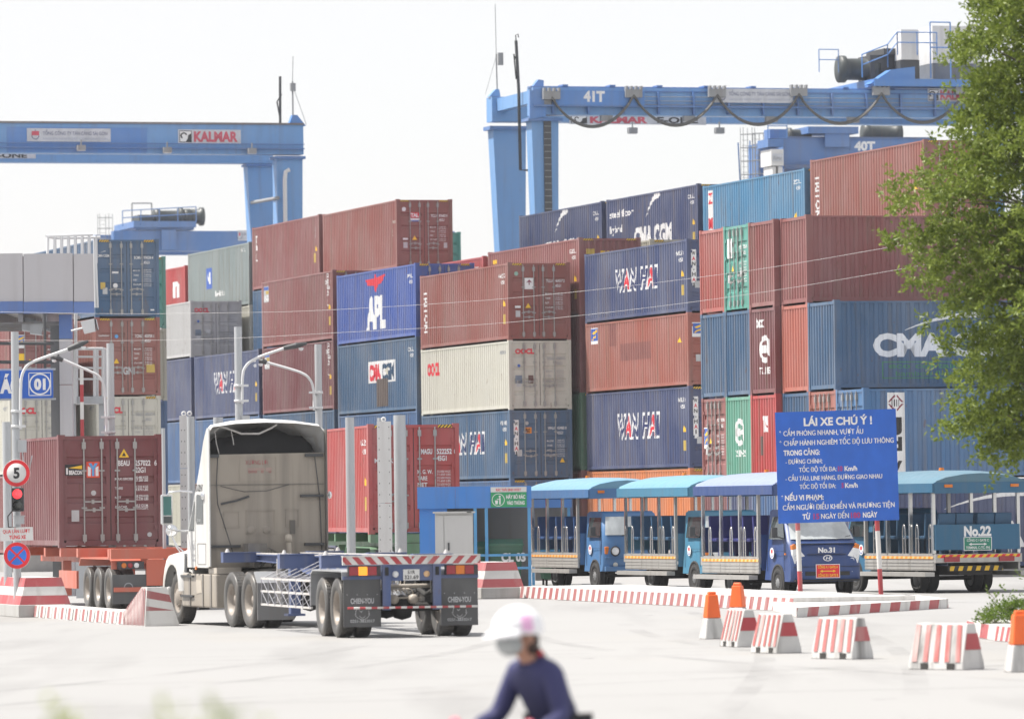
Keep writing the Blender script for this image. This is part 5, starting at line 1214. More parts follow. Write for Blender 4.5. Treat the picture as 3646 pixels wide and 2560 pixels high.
M_LENSR = plain('red_lens', (0.30, 0.03, 0.04), 0.2); M_LENSO = plain('amber_lens', (0.60, 0.17, 0.02), 0.2); M_LENSW = plain('clear_lens', (0.70, 0.71, 0.72), 0.1)
M_LENSLIT = plain('amber_lens_lit', (0.8, 0.25, 0.02), 0.2, emit=((1.0, 0.34, 0.03), 0.7))
M_UNDER = plain('underbody', (0.035, 0.034, 0.033), 0.9)
_WH = {}
def wheel_meshes(r, wd, deep):
    k = (r, wd, deep)
    if k in _WH: return _WH[k]
    h = wd / 2; rr = r * .58
    t = B(); t.lathe([(rr, -h * .80), (r * .80, -h), (r * .94, -h * .93), (r, -h * .74), (r, h * .74), (r * .94, h * .93), (r * .80, h), (rr, h * .80), (rr, -h * .80)], (0, 0, 0), (0, 1, 0), 36)
    n = 44
    for i in range(n):                                     # tread blocks
        a0, a1 = 2 * PI * i / n, 2 * PI * (i + .62) / n
        for y0, y1 in ((-h * .72, -h * .30), (-h * .22, h * .22), (h * .30, h * .72)):
            vs = [(q * math.cos(a), y, q * math.sin(a)) for q in (r * .99, r * 1.012) for a in (a0, a1) for y in (y0, y1)]
            t.add(vs, [(0,1,3,2), (4,6,7,5), (0,4,5,1), (2,3,7,6), (0,2,6,4), (1,5,7,3)])
    m = B()
    if deep: m.lathe([(rr * 1.02, h * .82), (rr * .93, h * .70), (rr * .86, h * .05), (rr * .80, -h * .25), (rr * .30, -h * .30), (rr * .28, h * .30), (0, h * .34)], (0, 0, 0), (0, 1, 0), 28)
    else: m.lathe([(rr * 1.02, h * .82), (rr * .94, h * .76), (rr * .85, h * .45), (rr * .62, h * .75), (rr * .42, h * .98), (rr * .22, h * 1.12), (0, h * 1.15)], (0, 0, 0), (0, 1, 0), 28)
    for i in range(10):
        a = 2 * PI * i / 10; q = rr * (.52 if deep else .60); y0 = -h * .28 if deep else h * .70
        m.tube((q * math.cos(a), y0, q * math.sin(a)), (q * math.cos(a), y0 + h * .22, q * math.sin(a)), rr * .055, 6)
    m.lathe([(rr, -h * .7), (rr * .9, -h * .6), (0, -h * .6)], (0, 0, 0), (0, 1, 0), 20)
    _WH[k] = (t.mesh('wheel'), m.mesh('rim')); return _WH[k]
def wheel(t, x, y, out, r=.51, wd=.28, deep=True, tm=None, rm=None, z=None):
    a, b = wheel_meshes(r, wd, deep); o = obj('wheel', a, tm or M_TYRE, t); o.location = (x, y, r * 1.012 if z is None else z)
    o.rotation_euler = (0, random.uniform(0, 6), 0) if out > 0 else (0, random.uniform(0, 6), PI)
    obj('rim', b, rm or M_RIMD, o); return o
def axle(t, x, half, r=.51, wd=.28, dual=True, deep=True, tm=None, rm=None):
    for s in (1, -1):
        if dual: wheel(t, x, s * (half - wd / 2), s, r, wd, deep, tm, rm); wheel(t, x, s * (half - wd * 1.62), s, r, wd, deep, tm, rm)
        else: wheel(t, x, s * (half - wd / 2), s, r, wd, deep, tm, rm)
    m = B(); m.tube((x, -half + wd, r), (x, half - wd, r), .075, 8); m.lathe([(0, -.2), (.18, -.14), (.22, 0), (.18, .14), (0, .2)], (x, 0, r), (0, 1, 0), 12); m.build('axle', M_UNDER, t)

# ---------------- empty skeletal semi-trailer behind the tractor
TH = R(13); t = thing('semi_trailer', 'empty blue skeletal trailer with chevron board and CHIEN-YOU mud flaps', 'trailer', (-1.99, 98.21, 0), PI / 2 + TH)
HW = 1.16
axle(t, -.28, HW, .50, .27); axle(t, 1.02, HW, .50, .27)
for s in (1, -1):
    m = B(); y = s * .44
    m.prism([(-1.0, 1.02), (5.0, 1.00), (7.4, 1.20), (10.7, 1.24), (10.7, 1.33), (-1.0, 1.33)], y - .012, y + .012, 'y'); m.box(-1.0, 10.8, y - .09, y + .09, 1.33, 1.352); m.prism([(-1.0, 1.00), (5.0, .98), (7.4, 1.18), (10.7, 1.22), (10.7, 1.239), (7.4, 1.199), (5.0, .999), (-1.0, 1.019)], y - .09, y + .09, 'y'); m.build('main_beam', M_TRB, t)
    m = B(); m.box(-1.0, 10.8, y - .092, y + .092, 1.353, 1.372); m.build('beam_top_flange', M_PALE, t)
for x in (2.4, 3.6, 6.2, 7.2, 8.3): m = B(); m.box(x, x + .08, -.43, .43, 1.12, 1.31); m.build('cross_member', M_TRB, t)
for x0, x1, zb in ((4.75, 4.98, 1.13), (10.5, 10.75, 1.2), (.9, 1.1, 1.17)):
    for s in (1, -1):
        m = B(); y0, y1 = (.455, HW) if s > 0 else (-HW, -.455); m.box(x0, x1, y0, y1, zb, 1.375); m.box(x0 - .03, x1 + .03, y0, y1, 1.376, 1.392); m.build('bolster', M_TRB, t)
        m = B(); yy = s * (HW - .1); m.tube((x0 + .1, yy, 1.39), (x0 + .1, yy, 1.46), .05, 8, .02); m.build('twist_lock', M_PALE, t)
for s in (1, -1):
    m = B(); y = s * .50; m.prism([(4.7, 1.12), (4.98, 1.12), (2.6, .78), (2.3, .78)], y - .04, y + .04, 'y'); m.build('diagonal_strut', M_TRB, t)
    m = B(); m.box(6.1, 6.32, s * .62 - .09, s * .62 + .09, .30, 1.15); m.box(6.02, 6.40, s * .62 - .16, s * .62 + .16, .26, .30); m.build('landing_leg', M_TRB, t)
    m = B(); m.box(5.98, 6.02, s * .95 - .03, s * .95 + .03, .5, 1.3); m.build('guard_post', M_PALE, t)
    y = s * (HW - .03)
    m = B()
    for z in (.94, .71, .47): m.box(1.95, 6.72, y - .018, y + .018, z - .018, z + .018)
    m.build('guard_rail', M_PALE, t)
    m = B(); N = 7
    for i in range(N + 1):
        x = 2.0 + i * .66; m.tube((x, y + s * .02, .47), (x, y + s * .02, .94), .007, 4)
        if i < N:
            m.tube((x + .05, y + s * .02, .47), (x + .66, y + s * .02, .71), .007, 4); m.tube((x + .05, y + s * .02, .71), (x + .66, y + s * .02, .94), .007, 4)
            m.tube((x + .66, y, .94), (x + .2, s * .5, 1.28), .009, 4); m.tube((x + .3, y, .94), (x + .3, s * .5, 1.0), .010, 4); m.tube((x + .3, y, .47), (x + .3, s * .55, .98), .006, 4)
    m.build('guard_lattice', M_LATT, t)
    m = B(); ya, yb = (.50, HW + .02) if s > 0 else (-HW - .02, -.50)                  # boxy fender
    m.prism([(-.98, .98), (-.98, 1.12), (-.90, 1.145), (1.62, 1.145), (1.80, 1.08), (1.83, .52), (1.80, .52), (1.77, 1.06), (1.60, 1.12), (-.88, 1.12), (-.955, 1.10), (-.955, .98)], ya, yb, 'y'); m.build('fender', M_FEND, t)
    m = B(); m.box(-1.02, -.99, ya + .02, yb - .02, .19, .99); fl = m.build('mud_flap', M_FLAP, t)
    P = Print((-1.02, max(ya, yb) - .02, .19), (0, -1, 0), (-1, 0, 0)); cw = abs(yb - ya) - .04
    P.text('pale', 'CHIEN-YOU', cw / 2, .395, .088, .40, .03, 'c'); P.text('pale', '0251-3833017', cw / 2, .075, .048, .42, .01, 'c')
    for k in range(4): P.disc('pale', .06 + k * (cw - .12) / 3, .545, .008, 6)
    for a0, a1, rr in ((3.3, 6.1, .115), (2.6, 3.4, .10), (5.9, 6.6, .10)): P.ring('pale', cw / 2, .245, rr, rr + .007, a0, a1, 12, sx=1.1)
    P.ring('pale', cw / 2, .20, .045, .052, 3.4, 6.0, 8); P.poly('pale', [(cw/2 - .06, .29), (cw/2 - .02, .24), (cw/2 + .02, .29), (cw/2 - .02, .255)]); P.build(fl, INK, 'printing')
    m = B(); m.box(-1.04, -.99, ya + .01, yb - .01, .99, 1.045); m.build('flap_bracket', M_TRB, t)
    m = B(); m.box(-1.10, -1.0, ya + .03, yb - .09, 1.046, 1.22); lc = m.build('lamp_housing', plain('lamp_housing_dark', (0.05, 0.045, 0.05), .6), t)
    yl = max(ya, yb) - .10; wv = (abs(yb - ya) - .2) / 3
    for k, mt in enumerate((M_LENSR, M_LENSLIT if s > 0 else M_LENSO, M_LENSR)): mm = B(); mm.box(-1.118, -1.101, yl - wv * k - .005, yl - wv * (k + 1) + .005, 1.06, 1.205); mm.build('lens', mt, lc)
m = B(); m.box(-1.12, -1.06, -HW - .03, HW + .03, 1.235, 1.375); m.box(-1.14, -.98, -HW - .03, HW + .03, 1.376, 1.39); m.build('chevron_board', M_KERBW, t)
P = Print((-1.12, HW + .03, 1.235), (0, -1, 0), (-1, 0, 0)); Wb = 2 * HW + .06
P.stripes(['kred', None], 0.0, Wb / 2, .006, .134, 11, -.9, merge=False); P.stripes([None, 'kred'], Wb / 2, Wb, .006, .134, 11, .9, merge=False); P.build(t, INK, 'chevron_stripe')
m = B(); m.box(-1.06, -.98, -.50, .50, .96, 1.22); m.build('rear_cross_beam', M_TRB, t)
for y in (.435, -.435): m = B(); m.box(-1.13, -1.061, y - .068, y + .068, .47, 1.232); m.build('rear_post', M_TRB, t); m = B(); m.box(-1.15, -1.131, y - .03, y + .03, 1.05, 1.19); m.build('buffer', M_RUBBER, t)
m = B(); m.box(-1.085, -1.061, -.14, .14, .965, 1.15); pl = m.build('licence_plate', M_WHITEP, t)
P = Print((-1.085, .14, .965), (0, -1, 0), (-1, 0, 0)); P.text('black', '51R', .14, .108, .058, .13, .02, 'c'); P.text('black', '321.69', .14, .022, .062, .24, .02, 'c'); P.build(pl, INK)
for y, mt in ((.27, M_LENSW), (-.27, plain('amber_reflector', (0.62, 0.40, 0.22), .3))): m = B(); m.lathe([(0, .03), (.05, .02), (.055, 0)], (-1.061, y, 1.07), (-1, 0, 0), 14); m.build('marker_lamp', mt, t)
N = 22
for k in range(N): m = B(); a = -HW + .04 + (2 * HW - .08) * k / N; b = -HW + .04 + (2 * HW - .08) * (k + 1) / N; m.tube((-1.16, a, .51), (-1.16, b, .51), .020, 8); m.build('bumper_bar_band', INK['kred'] if k % 2 else M_KERBW, t)
m = B(); m.box(-1.16, -1.131, -.46, -.41, .50, .53); m.box(-1.16, -1.131, .41, .46, .50, .53); m.build('bumper_bar_bracket', M_TRB, t)
for y in (.20, -.14):
    m = B(); m.lathe([(0, -.13), (.06, -.12), (.085, -.07), (.085, .04), (.065, .09), (0, .11)], (-.52, y, .64), (1, 0, 0), 16); m.build('brake_chamber', M_DUSTL, t)
m = B()
for k in range(6): y = -.15 + .07 * k; m.pipe([(-.5, y, .74), (-.55, y + .03, .80), (-.5, y + .1, .82), (-.35, y + .14, .78), (-.3, y + .1, .95)], .010, 5)
m.tube((-.4, -.6, .86), (-.4, .6, .86), .035, 8); m.tube((-.45, -.3, .66), (-.45, .36, .66), .02, 6); m.build('air_lines', M_DUSTL, t)
m = B()
for y in (.42, -.42):
    m.pipe([(-.9, y, .80), (-.3, y, .70), (.37, y, .80), (1.02, y, .70), (1.7, y, .80)], .045, 6); m.box(-.95, -.85, y - .05, y + .05, .75, 1.0); m.box(.30, .44, y - .05, y + .05, .75, 1.0); m.box(1.65, 1.75, y - .05, y + .05, .75, 1.0)
m.build('leaf_springs', M_UNDER, t)
P = Print((5.0, .455, 0), (-1, 0, 0), (0, 1, 0)); P.text('pale', 'MUK', 1.9, 1.10, .12, .30, .02); P.build(t, INK)

# ---------------- dusty white tractor unit
t = thing('tractor_truck', 'white sleeper-cab tractor truck with dust-caked rear wall', 'truck', (-4.05, 107.45, 0), PI / 2 + R(18)); YC = .08
axle(t, -.80, 1.20, .51, .28); axle(t, .45, 1.20, .51, .28)
for s in (1, -1): wheel(t, 4.5, s * 1.02, s, .51, .30, False)
m = B(); m.tube((4.5, -.9, .5), (4.5, .9, .5), .07, 8); m.build('axle', M_UNDER, t)
for s in (1, -1): m = B(); m.box(-1.5, 5.0, s * .43 - .04, s * .43 + .04, .78, 1.04); m.build('frame_rail', M_DUSTD, t)
m = B(); m.box(2.6, 4.9, -.5, .5, .45, 1.0); m.box(1.3, 2.6, -.4, .4, .5, .95); m.build('engine_block', M_UNDER, t)
# cab shell lofted across its width: profile points (x, z) run from the back up and over to the bottom front
secs = [(-1.16, [(1.80, 1.10), (1.80, 3.62), (1.90, 3.70), (2.10, 3.50), (2.42, 2.98), (2.80, 2.46), (3.20, 1.92), (3.38, 1.72), (3.40, 1.10)]),
        (-1.06, [(1.80, 1.08), (1.80, 3.76), (1.95, 3.80), (2.30, 3.55), (2.62, 3.00), (2.95, 2.50), (3.34, 1.95), (3.52, 1.74), (3.52, 1.05)]),
        (-.60, [(1.80, 1.08), (1.80, 3.82), (2.20, 3.88), (2.70, 3.62), (3.00, 3.05), (3.20, 2.52), (3.62, 1.98), (3.82, 1.78), (3.82, 1.05)]),
        (0, [(1.80, 1.08), (1.80, 3.84), (2.30, 3.92), (2.85, 3.66), (3.12, 3.08), (3.30, 2.54), (3.72, 2.00), (3.92, 1.80), (3.92, 1.05)])]
secs = secs + [(-y, p) for y, p in reversed(secs[:-1])]
m = B(); n = len(secs[0][1]); vs = [(p[0], y + YC, p[1]) for y, pr in secs for p in pr]; K = len(secs)
m.add(vs, [(i*n+k, i*n+k+1, (i+1)*n+k+1, (i+1)*n+k) for i in range(K-1) for k in range(1, n-1)])
m.add(vs, [tuple(range(n)), tuple((K-1)*n + i for i in range(n))]); o = m.build('cab_shell', M_CABW, t)
for po in o.data.polygons: po.use_smooth = False
m = B(); m.add(vs, [(i*n+n-1, i*n, (i+1)*n, (i+1)*n+n-1) for i in range(K-1)]); m.build('cab_floor', M_UNDER, t)
m = B(); m.box(1.805, 1.85, YC - 1.14, YC + 1.14, 1.10, 3.22); m.prism([(YC - 1.14, 3.22), (YC + 1.14, 3.22), (YC + 1.14, 3.235), (YC - 1.14, 3.26)], 1.805, 1.85, 'x'); rw = m.build('rear_wall', M_DUST, t)
def emboss(y0, y1, z0, z1, wd=.018, h=.012):
    for a in ((y0, y1, z0, z0 + wd), (y0, y1, z1 - wd, z1), (y0, y0 + wd, z0, z1), (y1 - wd, y1, z0, z1)):
        mm = B(); mm.box(1.805 - h, 1.804, *a); mm.build('pressed_rib', M_DUST, rw)
emboss(-.15 + YC, .42 + YC, 1.72, 2.18); emboss(.55 + YC, .86 + YC, 1.85, 2.16); emboss(-.62 + YC, -.36 + YC, 1.85, 2.18); emboss(-.1, .62, 2.72, 3.18, .010, .006)
for y in (.33, .02): m = B(); m.lathe([(0, .02), (.055, .018), (.075, .010), (.08, 0)], (1.804, y + YC, 1.80), (-1, 0, 0), 18); m.build('pressed_boss', M_DUST, rw)
m = B(); m.box(1.79, 1.803, YC - 1.12, YC + 1.12, 2.655, 2.668); m.build('panel_seam', M_DUSTD, rw)
m = B(); m.box(1.775, 1.803, -.46, -.36, 1.72, 1.98)
for k in range(9): m.box(1.768, 1.774, -.45, -.37, 1.735 + .027 * k, 1.747 + .027 * k)
m.build('vent_grille', M_DUSTD, rw)
P = Print((1.805, 0, 0), (0, -1, 0), (-1, 0, 0)); P.text('dustred', 'XƯƠNG LỢI', -.50, 3.04, .085, .44, .01); 
for k, (u, v, ww, hh) in enumerate(((-.46, 2.93, .34, .05), (-.10, 2.91, .12, .075))): P.rect('dustred2', u, u + ww, v, v + hh)
for u in (-.42, -.36, -.30, -.17, -.02): P.ring('dustred', u, 2.905, .014, .026, n=10)
P.build(rw, INK)
# hollow roof fairing with black fabric behind
m = B(); zz = 3.24; pts = [(-1.02, 3.26), (-.98, 3.42), (-.80, 3.58), (-.55, 3.60), (-.30, 3.72), (.10, 3.74), (.45, 3.66), (.62, 3.58), (.95, 3.56), (1.10, 3.40), (1.12, 3.24)]
V = []
for i, (y, z) in enumerate(pts): V += [(1.98, y + YC, 3.22), (2.02 + .03 * math.sin(i * 2.1), y + YC, 3.22 + (z - 3.22) * .5), (2.16, y + YC, z)]
m.add(V, [(3*i+k, 3*i+k+1, 3*i+k+4, 3*i+k+3) for i in range(len(pts)-1) for k in (0, 1)], True); m.build('fabric_screen', plain('black_fabric', (0.008, 0.008, 0.009), .8, var=.4), t)
m = B(); m.box(1.851, 2.3, YC - 1.13, YC + 1.13, 3.20, 3.215); m.build('fairing_shelf', MATS['black_fabric'], t)
m = B(); m.pipe([(1.95, .95 + YC, 3.80), (1.95, .75 + YC, 3.74), (1.95, .45 + YC, 3.63), (1.95, .10 + YC, 3.63), (1.95, -.15 + YC, 3.74), (1.95, -.25 + YC, 3.80)], .020, 6); m.pipe([(1.93, .90 + YC, 3.25), (1.93, .95 + YC, 3.45), (1.93, .98 + YC, 3.68), (1.93, .88 + YC, 3.76), (1.93, .66 + YC, 3.70), (1.93, .62 + YC, 3.5), (1.93, .61 + YC, 3.42)], .010, 5); m.build('roof_brace', M_PALE, t)
for y0, y1 in ((.95, 1.14), (-1.10, -.75)): m = B(); m.box(1.74, 1.80, y0 + YC, y1 + YC, 3.18, 3.24); m.build('deflector_bracket', M_DARKST, t)
for s in (1, -1):                                           # side extenders
    m = B(); y = s * 1.155 + YC; m.box(1.69, 1.84, y - .012, y + .012, 1.12, 3.74 if s > 0 else 3.70); m.build('side_extender', M_CABW if s > 0 else M_DUSTD, t)
for z, y0, y1 in ((1.50, .55, 1.12), (2.44, -1.1, -.65), (1.52, -1.1, -.72)): m = B(); m.box(1.72, 1.80, y0 + YC, y1 + YC, z - .025, z + .025); m.build('extender_stay', M_DARKST, t)
m = B(); m.pipe([(1.77, 1.05, 3.18), (1.77, 1.08, 2.7), (1.77, 1.06, 2.3), (1.75, .75, 1.3)], .009, 5); m.pipe([(1.77, -.86, 3.18), (1.77, -.95, 2.4), (1.77, -.98, 1.4)], .010, 5); m.pipe([(1.77, 1.0, 2.64), (1.76, .55, 2.53), (1.76, .1, 2.54), (1.77, -.35, 2.66)], .007, 5); m.pipe([(1.76, 1.0, 2.30), (1.74, .7, 2.36), (1.76, .45, 2.44)], .022, 5); m.build('air_hoses', M_DARKST, t)
m = B(); m.box(1.35, 1.72, .22, .58, 1.28, 1.55); m.box(1.25, 1.6, .30, .50, 1.10, 1.279); m.build('valve_block', M_DUSTD, t)
m = B(); m.pipe([(1.6 - .02 * math.cos(a), .15 - a * .008 + .05 * math.cos(a) - .02, 1.42 - a * .0045 + .05 * math.sin(a)) for a in [k * .5 for k in range(100)]], .010, 4); m.build('coiled_hose', M_DUSTD, t)
m = B(); m.tube((1.62, -.30, 1.18), (1.62, -.28, 1.56), .05, 10); m.lathe([(0, 0), (.075, .02), (.06, .14), (0, .16)], (1.62, -.28, 1.56), (0, 0, 1), 12); m.build('air_cleaner', M_DUSTL, t)
# door, windows, badge
ys = 1.16 + YC
m = B(); m.prism([(2.17, 1.93), (2.66, 1.93), (2.70, 2.00), (2.64, 2.47), (2.58, 2.49), (2.20, 2.47), (2.16, 2.42)], ys + .002, ys + .008, 'y'); m.build('side_window', M_GLASS, t)
m = B(); m.prism([(2.86, 1.80), (3.24, 1.80), (2.93, 2.20), (2.82, 2.36), (2.80, 2.30)], ys + .002, ys + .008, 'y'); m.build('side_window', M_GLASS, t)
m = B()
for a in ((2.00, 2.60, 1.16, 1.17), (2.00, 2.01, 1.17, 1.55), (2.00, 2.60, 1.55, 1.56), (2.59, 2.60, 1.17, 1.55), (2.76, 2.768, 1.12, 2.45)): m.box(a[0], a[1], ys + .002, ys + .006, a[2], a[3])
m.build('panel_gap', M_DUSTD, t)
P = Print((4, ys, 0), (-1, 0, 0), (0, 1, 0)); P.text('black', '51D-329.47', 4 - 2.76, 2.55, .13, .58, .02); P.text('grey', 'XL', 4 - 2.98, 1.45, .10, .16, .02); P.ring('grey', 4 - 2.90, 1.52, .09, .10, n=16); P.text('grey', '3.90', 4 - 3.0, 1.30, .06, .2); P.rect('grey', 4 - 3.0, 4 - 2.8, 1.22, 1.26); P.text('pale', 'DSIE', 4 - 2.55, 1.97, .05, .2, lift=.008); P.build(t, INK)
m = B(); m.box(2.66, 2.76, ys, ys + .02, 1.06, 1.12); m.build('side_marker', M_LENSO, t)
m = B(); m.lathe([(0, .05), (.06, .04), (.075, 0)], (2.12, ys + .005, 2.46), (0, 1, 0), 14); m.build('spot_mirror', M_CHROME, t); m = B(); m.lathe([(0, .05), (.06, .04), (.075, 0)], (1.9, -1.16 + YC - .09, 2.45), (0, -1, .0), 14); m.tube((1.9, -1.16 + YC, 2.45), (1.9, -1.16 + YC - .09, 2.45), .02, 6); m.build('work_lamp', M_CHROME, t)
# bonnet and fenders
def loft(rings, mat, name, par, closed=False, caps=True):
    m = B(); n = len(rings[0]); vs = [p for r in rings for p in r]; K = len(rings)
    m.add(vs, [(i*n+k, i*n+(k+1) % n, (i+1)*n+(k+1) % n, (i+1)*n+k) for i in range(K-1) for k in range(n if closed else n-1)], True)
    if caps: m.add(vs, [tuple(range(n)), tuple((K-1)*n+i for i in range(n))])
    return m.build(name, mat, par)
rings = []
for x, hw, zt, zm, zb in ((3.42, 1.04, 1.80, 1.45, .95), (3.8, 1.02, 1.74, 1.42, 1.02), (4.25, 1.00, 1.62, 1.36, 1.06), (4.65, .96, 1.46, 1.24, 1.04), (4.95, .88, 1.26, 1.10, .92), (5.12, .76, 1.02, .92, .70)):
    rings.append([(x, s * hw * k + YC, z) for s, k, z in ((1, .98, zb), (1, 1.0, zm), (1, .86, zt - .10), (1, .5, zt), (-1, .5, zt), (-1, .86, zt - .10), (-1, 1.0, zm), (-1, .98, zb))])
loft(rings, M_CABW, 'bonnet', t)
for s in (1, -1):
    rings = []
    for k in range(11):
        a = PI * (-.06 + 1.02 * k / 10); r1, r2 = .60, .70 + .10 * math.sin(a)
        rings.append([(4.5 + r1 * math.cos(a), s * (1.18) + YC, .55 + r1 * math.sin(a)), (4.5 + r1 * math.cos(a) * 1.03, s * 1.21 + YC, .55 + r2 * math.sin(a) * .97), (4.5 + r2 * math.cos(a), s * 1.10 + YC, .56 + r2 * math.sin(a)), (4.5 + r2 * math.cos(a) * .9, s * .80 + YC, .60 + r2 * math.sin(a) * 1.05)])
    loft(rings, M_CABW, 'fender', t, caps=False)
m = B(); m.box(3.86, 5.05, -1.0 + YC, 1.0 + YC, .55, 1.0); m.build('wheel_well', M_UNDER, t)
m = B(); m.box(4.95, 5.25, -1.15 + YC, 1.15 + YC, .38, .72); m.build('front_bumper', M_CABW, t, .04)
m = B(); m.prism([(3.44, 1.00), (3.62, 1.00), (3.60, 1.36), (3.46, 1.30)], ys - .05, ys + .004, 'y'); m.build('cowl_gap', M_DARKST, t)
# fuel tank and steps (dusty), battery box
m = B(); m.prism([(1.42, .34), (3.95, .34), (4.0, .44), (4.0, .98), (1.42, .98)], .62, 1.20, 'y'); m.build('side_box', M_DUST, t, .03)
for x in (1.75, 2.35, 3.3): m = B(); m.box(x, x + .05, 1.195, 1.215, .35, .97); m.build('tank_strap', M_DUSTD, t)
for z in (.55, .93): m = B(); m.box(3.05, 3.95, 1.18, 1.24, z - .02, z + .02); m.build('step', M_DARKST, t)
m = B(); m.prism([(2.45, .62), (2.85, .60), (2.9, .86), (2.5, .86)], 1.202, 1.208, 'y'); m.build('step_recess', M_DUSTL, t)
m = B(); m.box(1.45, 2.05, .7, 1.18, .99, 1.10); m.build('tank_top', M_DUSTL, t)
m = B(); m.prism([(1.42, .34), (2.9, .34), (2.9, .95), (1.42, .95)], -1.15, -.62, 'y'); m.build('side_box', M_DUST, t, .03)
# fifth wheel, deck, rear mud flaps
m = B(); m.lathe([(0, 0), (.48, 0), (.48, .05), (0, .05)], (-.17, 0, 1.13), (0, 0, 1), 24); m.box(-.45, .1, -.4, .4, 1.02, 1.128); m.build('fifth_wheel', M_DUSTD, t)
m = B(); m.box(.55, 1.45, -.38, .38, 1.045, 1.07); m.build('deck_plate', M_DUSTD, t)
for s in (1, -1):
    y0, y1 = (.52, 1.22) if s > 0 else (-1.22, -.52)
    m = B(); m.box(-1.56, -1.53, y0, y1, .16, .84); m.build('mud_flap', weathered('grey_mud_flap', (0.15, 0.15, 0.15), dirt_amt=.5, rust=0, rough=.8), t)
    m = B(); m.prism([(-1.56, .845), (-1.53, .845), (-1.32, 1.03), (-1.36, 1.05)], y0, y1, 'y'); m.build('flap_hanger', M_FEND, t)
for y in (.15, -.15, .30): m = B(); m.pipe([(1.4, y, 1.35), (.9, y * 1.6, 1.12), (.55, y * 1.2, 1.30), (.42, y, 1.36)], .018, 5); m.build('air_line', M_RUBBER, t)
# mirrors
m = B(); yo = 1.16 + YC; m.pipe([(3.0, yo - .02, 2.54), (3.12, yo + .20, 2.56), (3.18, yo + .40, 2.54), (3.18, yo + .43, 2.48)], .020, 7); m.pipe([(3.35, yo - .02, 1.80), (3.2, yo + .25, 1.80), (3.18, yo + .43, 1.84), (3.18, yo + .44, 1.92)], .020, 7); m.build('mirror_arm', M_CHROME, t)
m = B(); m.box(3.18, 3.30, yo + .33, yo + .55, 1.92, 2.50); mo = m.build('mirror', plain('mirror_shell', (0.55, 0.56, 0.57), .2, .6), t, .03)
m = B(); m.box(3.172, 3.179, yo + .36, yo + .52, 2.10, 2.46); m.build('mirror_glass', M_GLASSG, mo); m = B(); m.box(3.172, 3.179, yo + .36, yo + .52, 1.95, 2.08); m.build('mirror_glass', M_GLASS, mo)
m = B(); m.lathe([(0, .10), (.09, .08), (.12, 0), (.10, -.02), (0, -.02)], (4.75, yo - .05, 1.80), (-.6, .3, 0), 16); m.pipe([(4.75, yo - .05, 1.70), (4.72, yo - .12, 1.5), (4.65, yo - .25, 1.30)], .014, 5); m.pipe([(4.75, yo - .05, 1.70), (4.60, yo - .12, 1.5), (4.45, yo - .22, 1.38)], .014, 5); m.build('hood_mirror', M_CHROME, t)

# ---------------- chassis under the boxes on the road
def road_chassis(name, label, col, loc, rz, L, axles, z_top, tail, halfw=1.15, r=.47, lamps=True, plate=None, group=None):
    t = thing(name, label, 'trailer', loc, rz, group)
    for x in axles: axle(t, x, halfw, r, .26)
    for s in (1, -1): m = B(); m.box(0.05, L, s * .45 - .07, s * .45 + .07, z_top - .34, z_top - .02); m.build('main_beam', col, t)
    for x in (0.4, L * .33, L * .5, L * .66, L - .3): m = B(); m.box(x - .1, x + .1, -halfw - .04, halfw + .04, z_top - .20, z_top - .001); m.build('bolster', col, t)
    m = B(); m.box(-.02, .14, -halfw - .06, halfw + .06, z_top - .22, z_top - .0); m.build('rear_bolster', col, t)
    for s in (1, -1):
        y0, y1 = (.42, halfw + .03) if s > 0 else (-halfw - .03, -.42)
        m = B(); m.prism([(.1, .92), (.12, 1.10), (.3, 1.16), (axles[-1] + .55, 1.16), (axles[-1] + .75, .98), (axles[-1] + .71, .97), (axles[-1] + .53, 1.13), (.3, 1.13), (.15, 1.08), (.13, .92)], y0, y1, 'y'); m.build('fender', col, t)
        m = B(); m.box(.02, .05, y0, y1, .16, .80); f = m.build('mud_flap', M_FLAP, t); Pr = Print((.02, y1 if s > 0 else y1, .16), (0, -1, 0), (-1, 0, 0)); Pr.ring('grey', .36, .36, .08, .105, n=16); Pr.build(f, INK, 'printing')
        m = B(); m.box(.00, .10, y0 + .05, y1 - .12, .92, 1.08); lh = m.build('lamp_housing', MATS['lamp_housing_dark'], t)
        for k, mt in enumerate((M_LENSO, M_LENSR, M_LENSW)): mm = B(); yy = y1 - .26 - .14 * k; mm.lathe([(0, .02), (.05, .015), (.058, 0)], (-.002, yy, 1.0), (-1, 0, 0), 14); mm.build('lens', mt, lh)
    m = B(); m.box(.0, .12, -.42, .42, .55, z_top - .24); m.build('rear_post', col, t)
    m = B(); m.box(-.03, .05, -halfw, halfw, .42, .52); m.build('underrun_bar', col, t)
    for s in (1, -1): m = B(); m.box(L * .62, L * .62 + .2, s * .75 - .1, s * .75 + .1, .25, z_top - .3); m.build('landing_leg', col, t)
    m = B(); m.box(axles[-1] + 1.2, axles[-1] + 3.4, halfw - .05, halfw, .45, .85); m.build('side_guard', col, t)
    return t
M_RCH = weathered('red_chassis', (0.50, 0.115, 0.065), dirt=(0.30, 0.22, 0.18), dirt_amt=.4, rust=.3)
M_GCH = weathered('green_chassis', (0.09, 0.22, 0.11), dirt_amt=.35, rust=.3)
YB = 0.26; cb = Vector((-10.45, 132.0, 0)); Ab = Vector((-math.sin(YB), math.cos(YB), 0)); Bb = Vector((math.cos(YB), math.sin(YB), 0))
road_chassis('semi_trailer', 'dusty red trailer carrying the BEACON container towards its front', M_RCH, cb + Bb * (W_ / 2) - Ab * 6.2, PI / 2 + YB, 12.5, [.75, 2.0, 3.25], 1.36, 0)
pb = cb + Bb * W_
b = Box('maroon BEACON container numbered 257022 riding on the red trailer', 'beacon', (pb.x, pb.y, 1.365), PI / 2 + YB, L=L20, H=ST)
p = b.end(); H = b.H
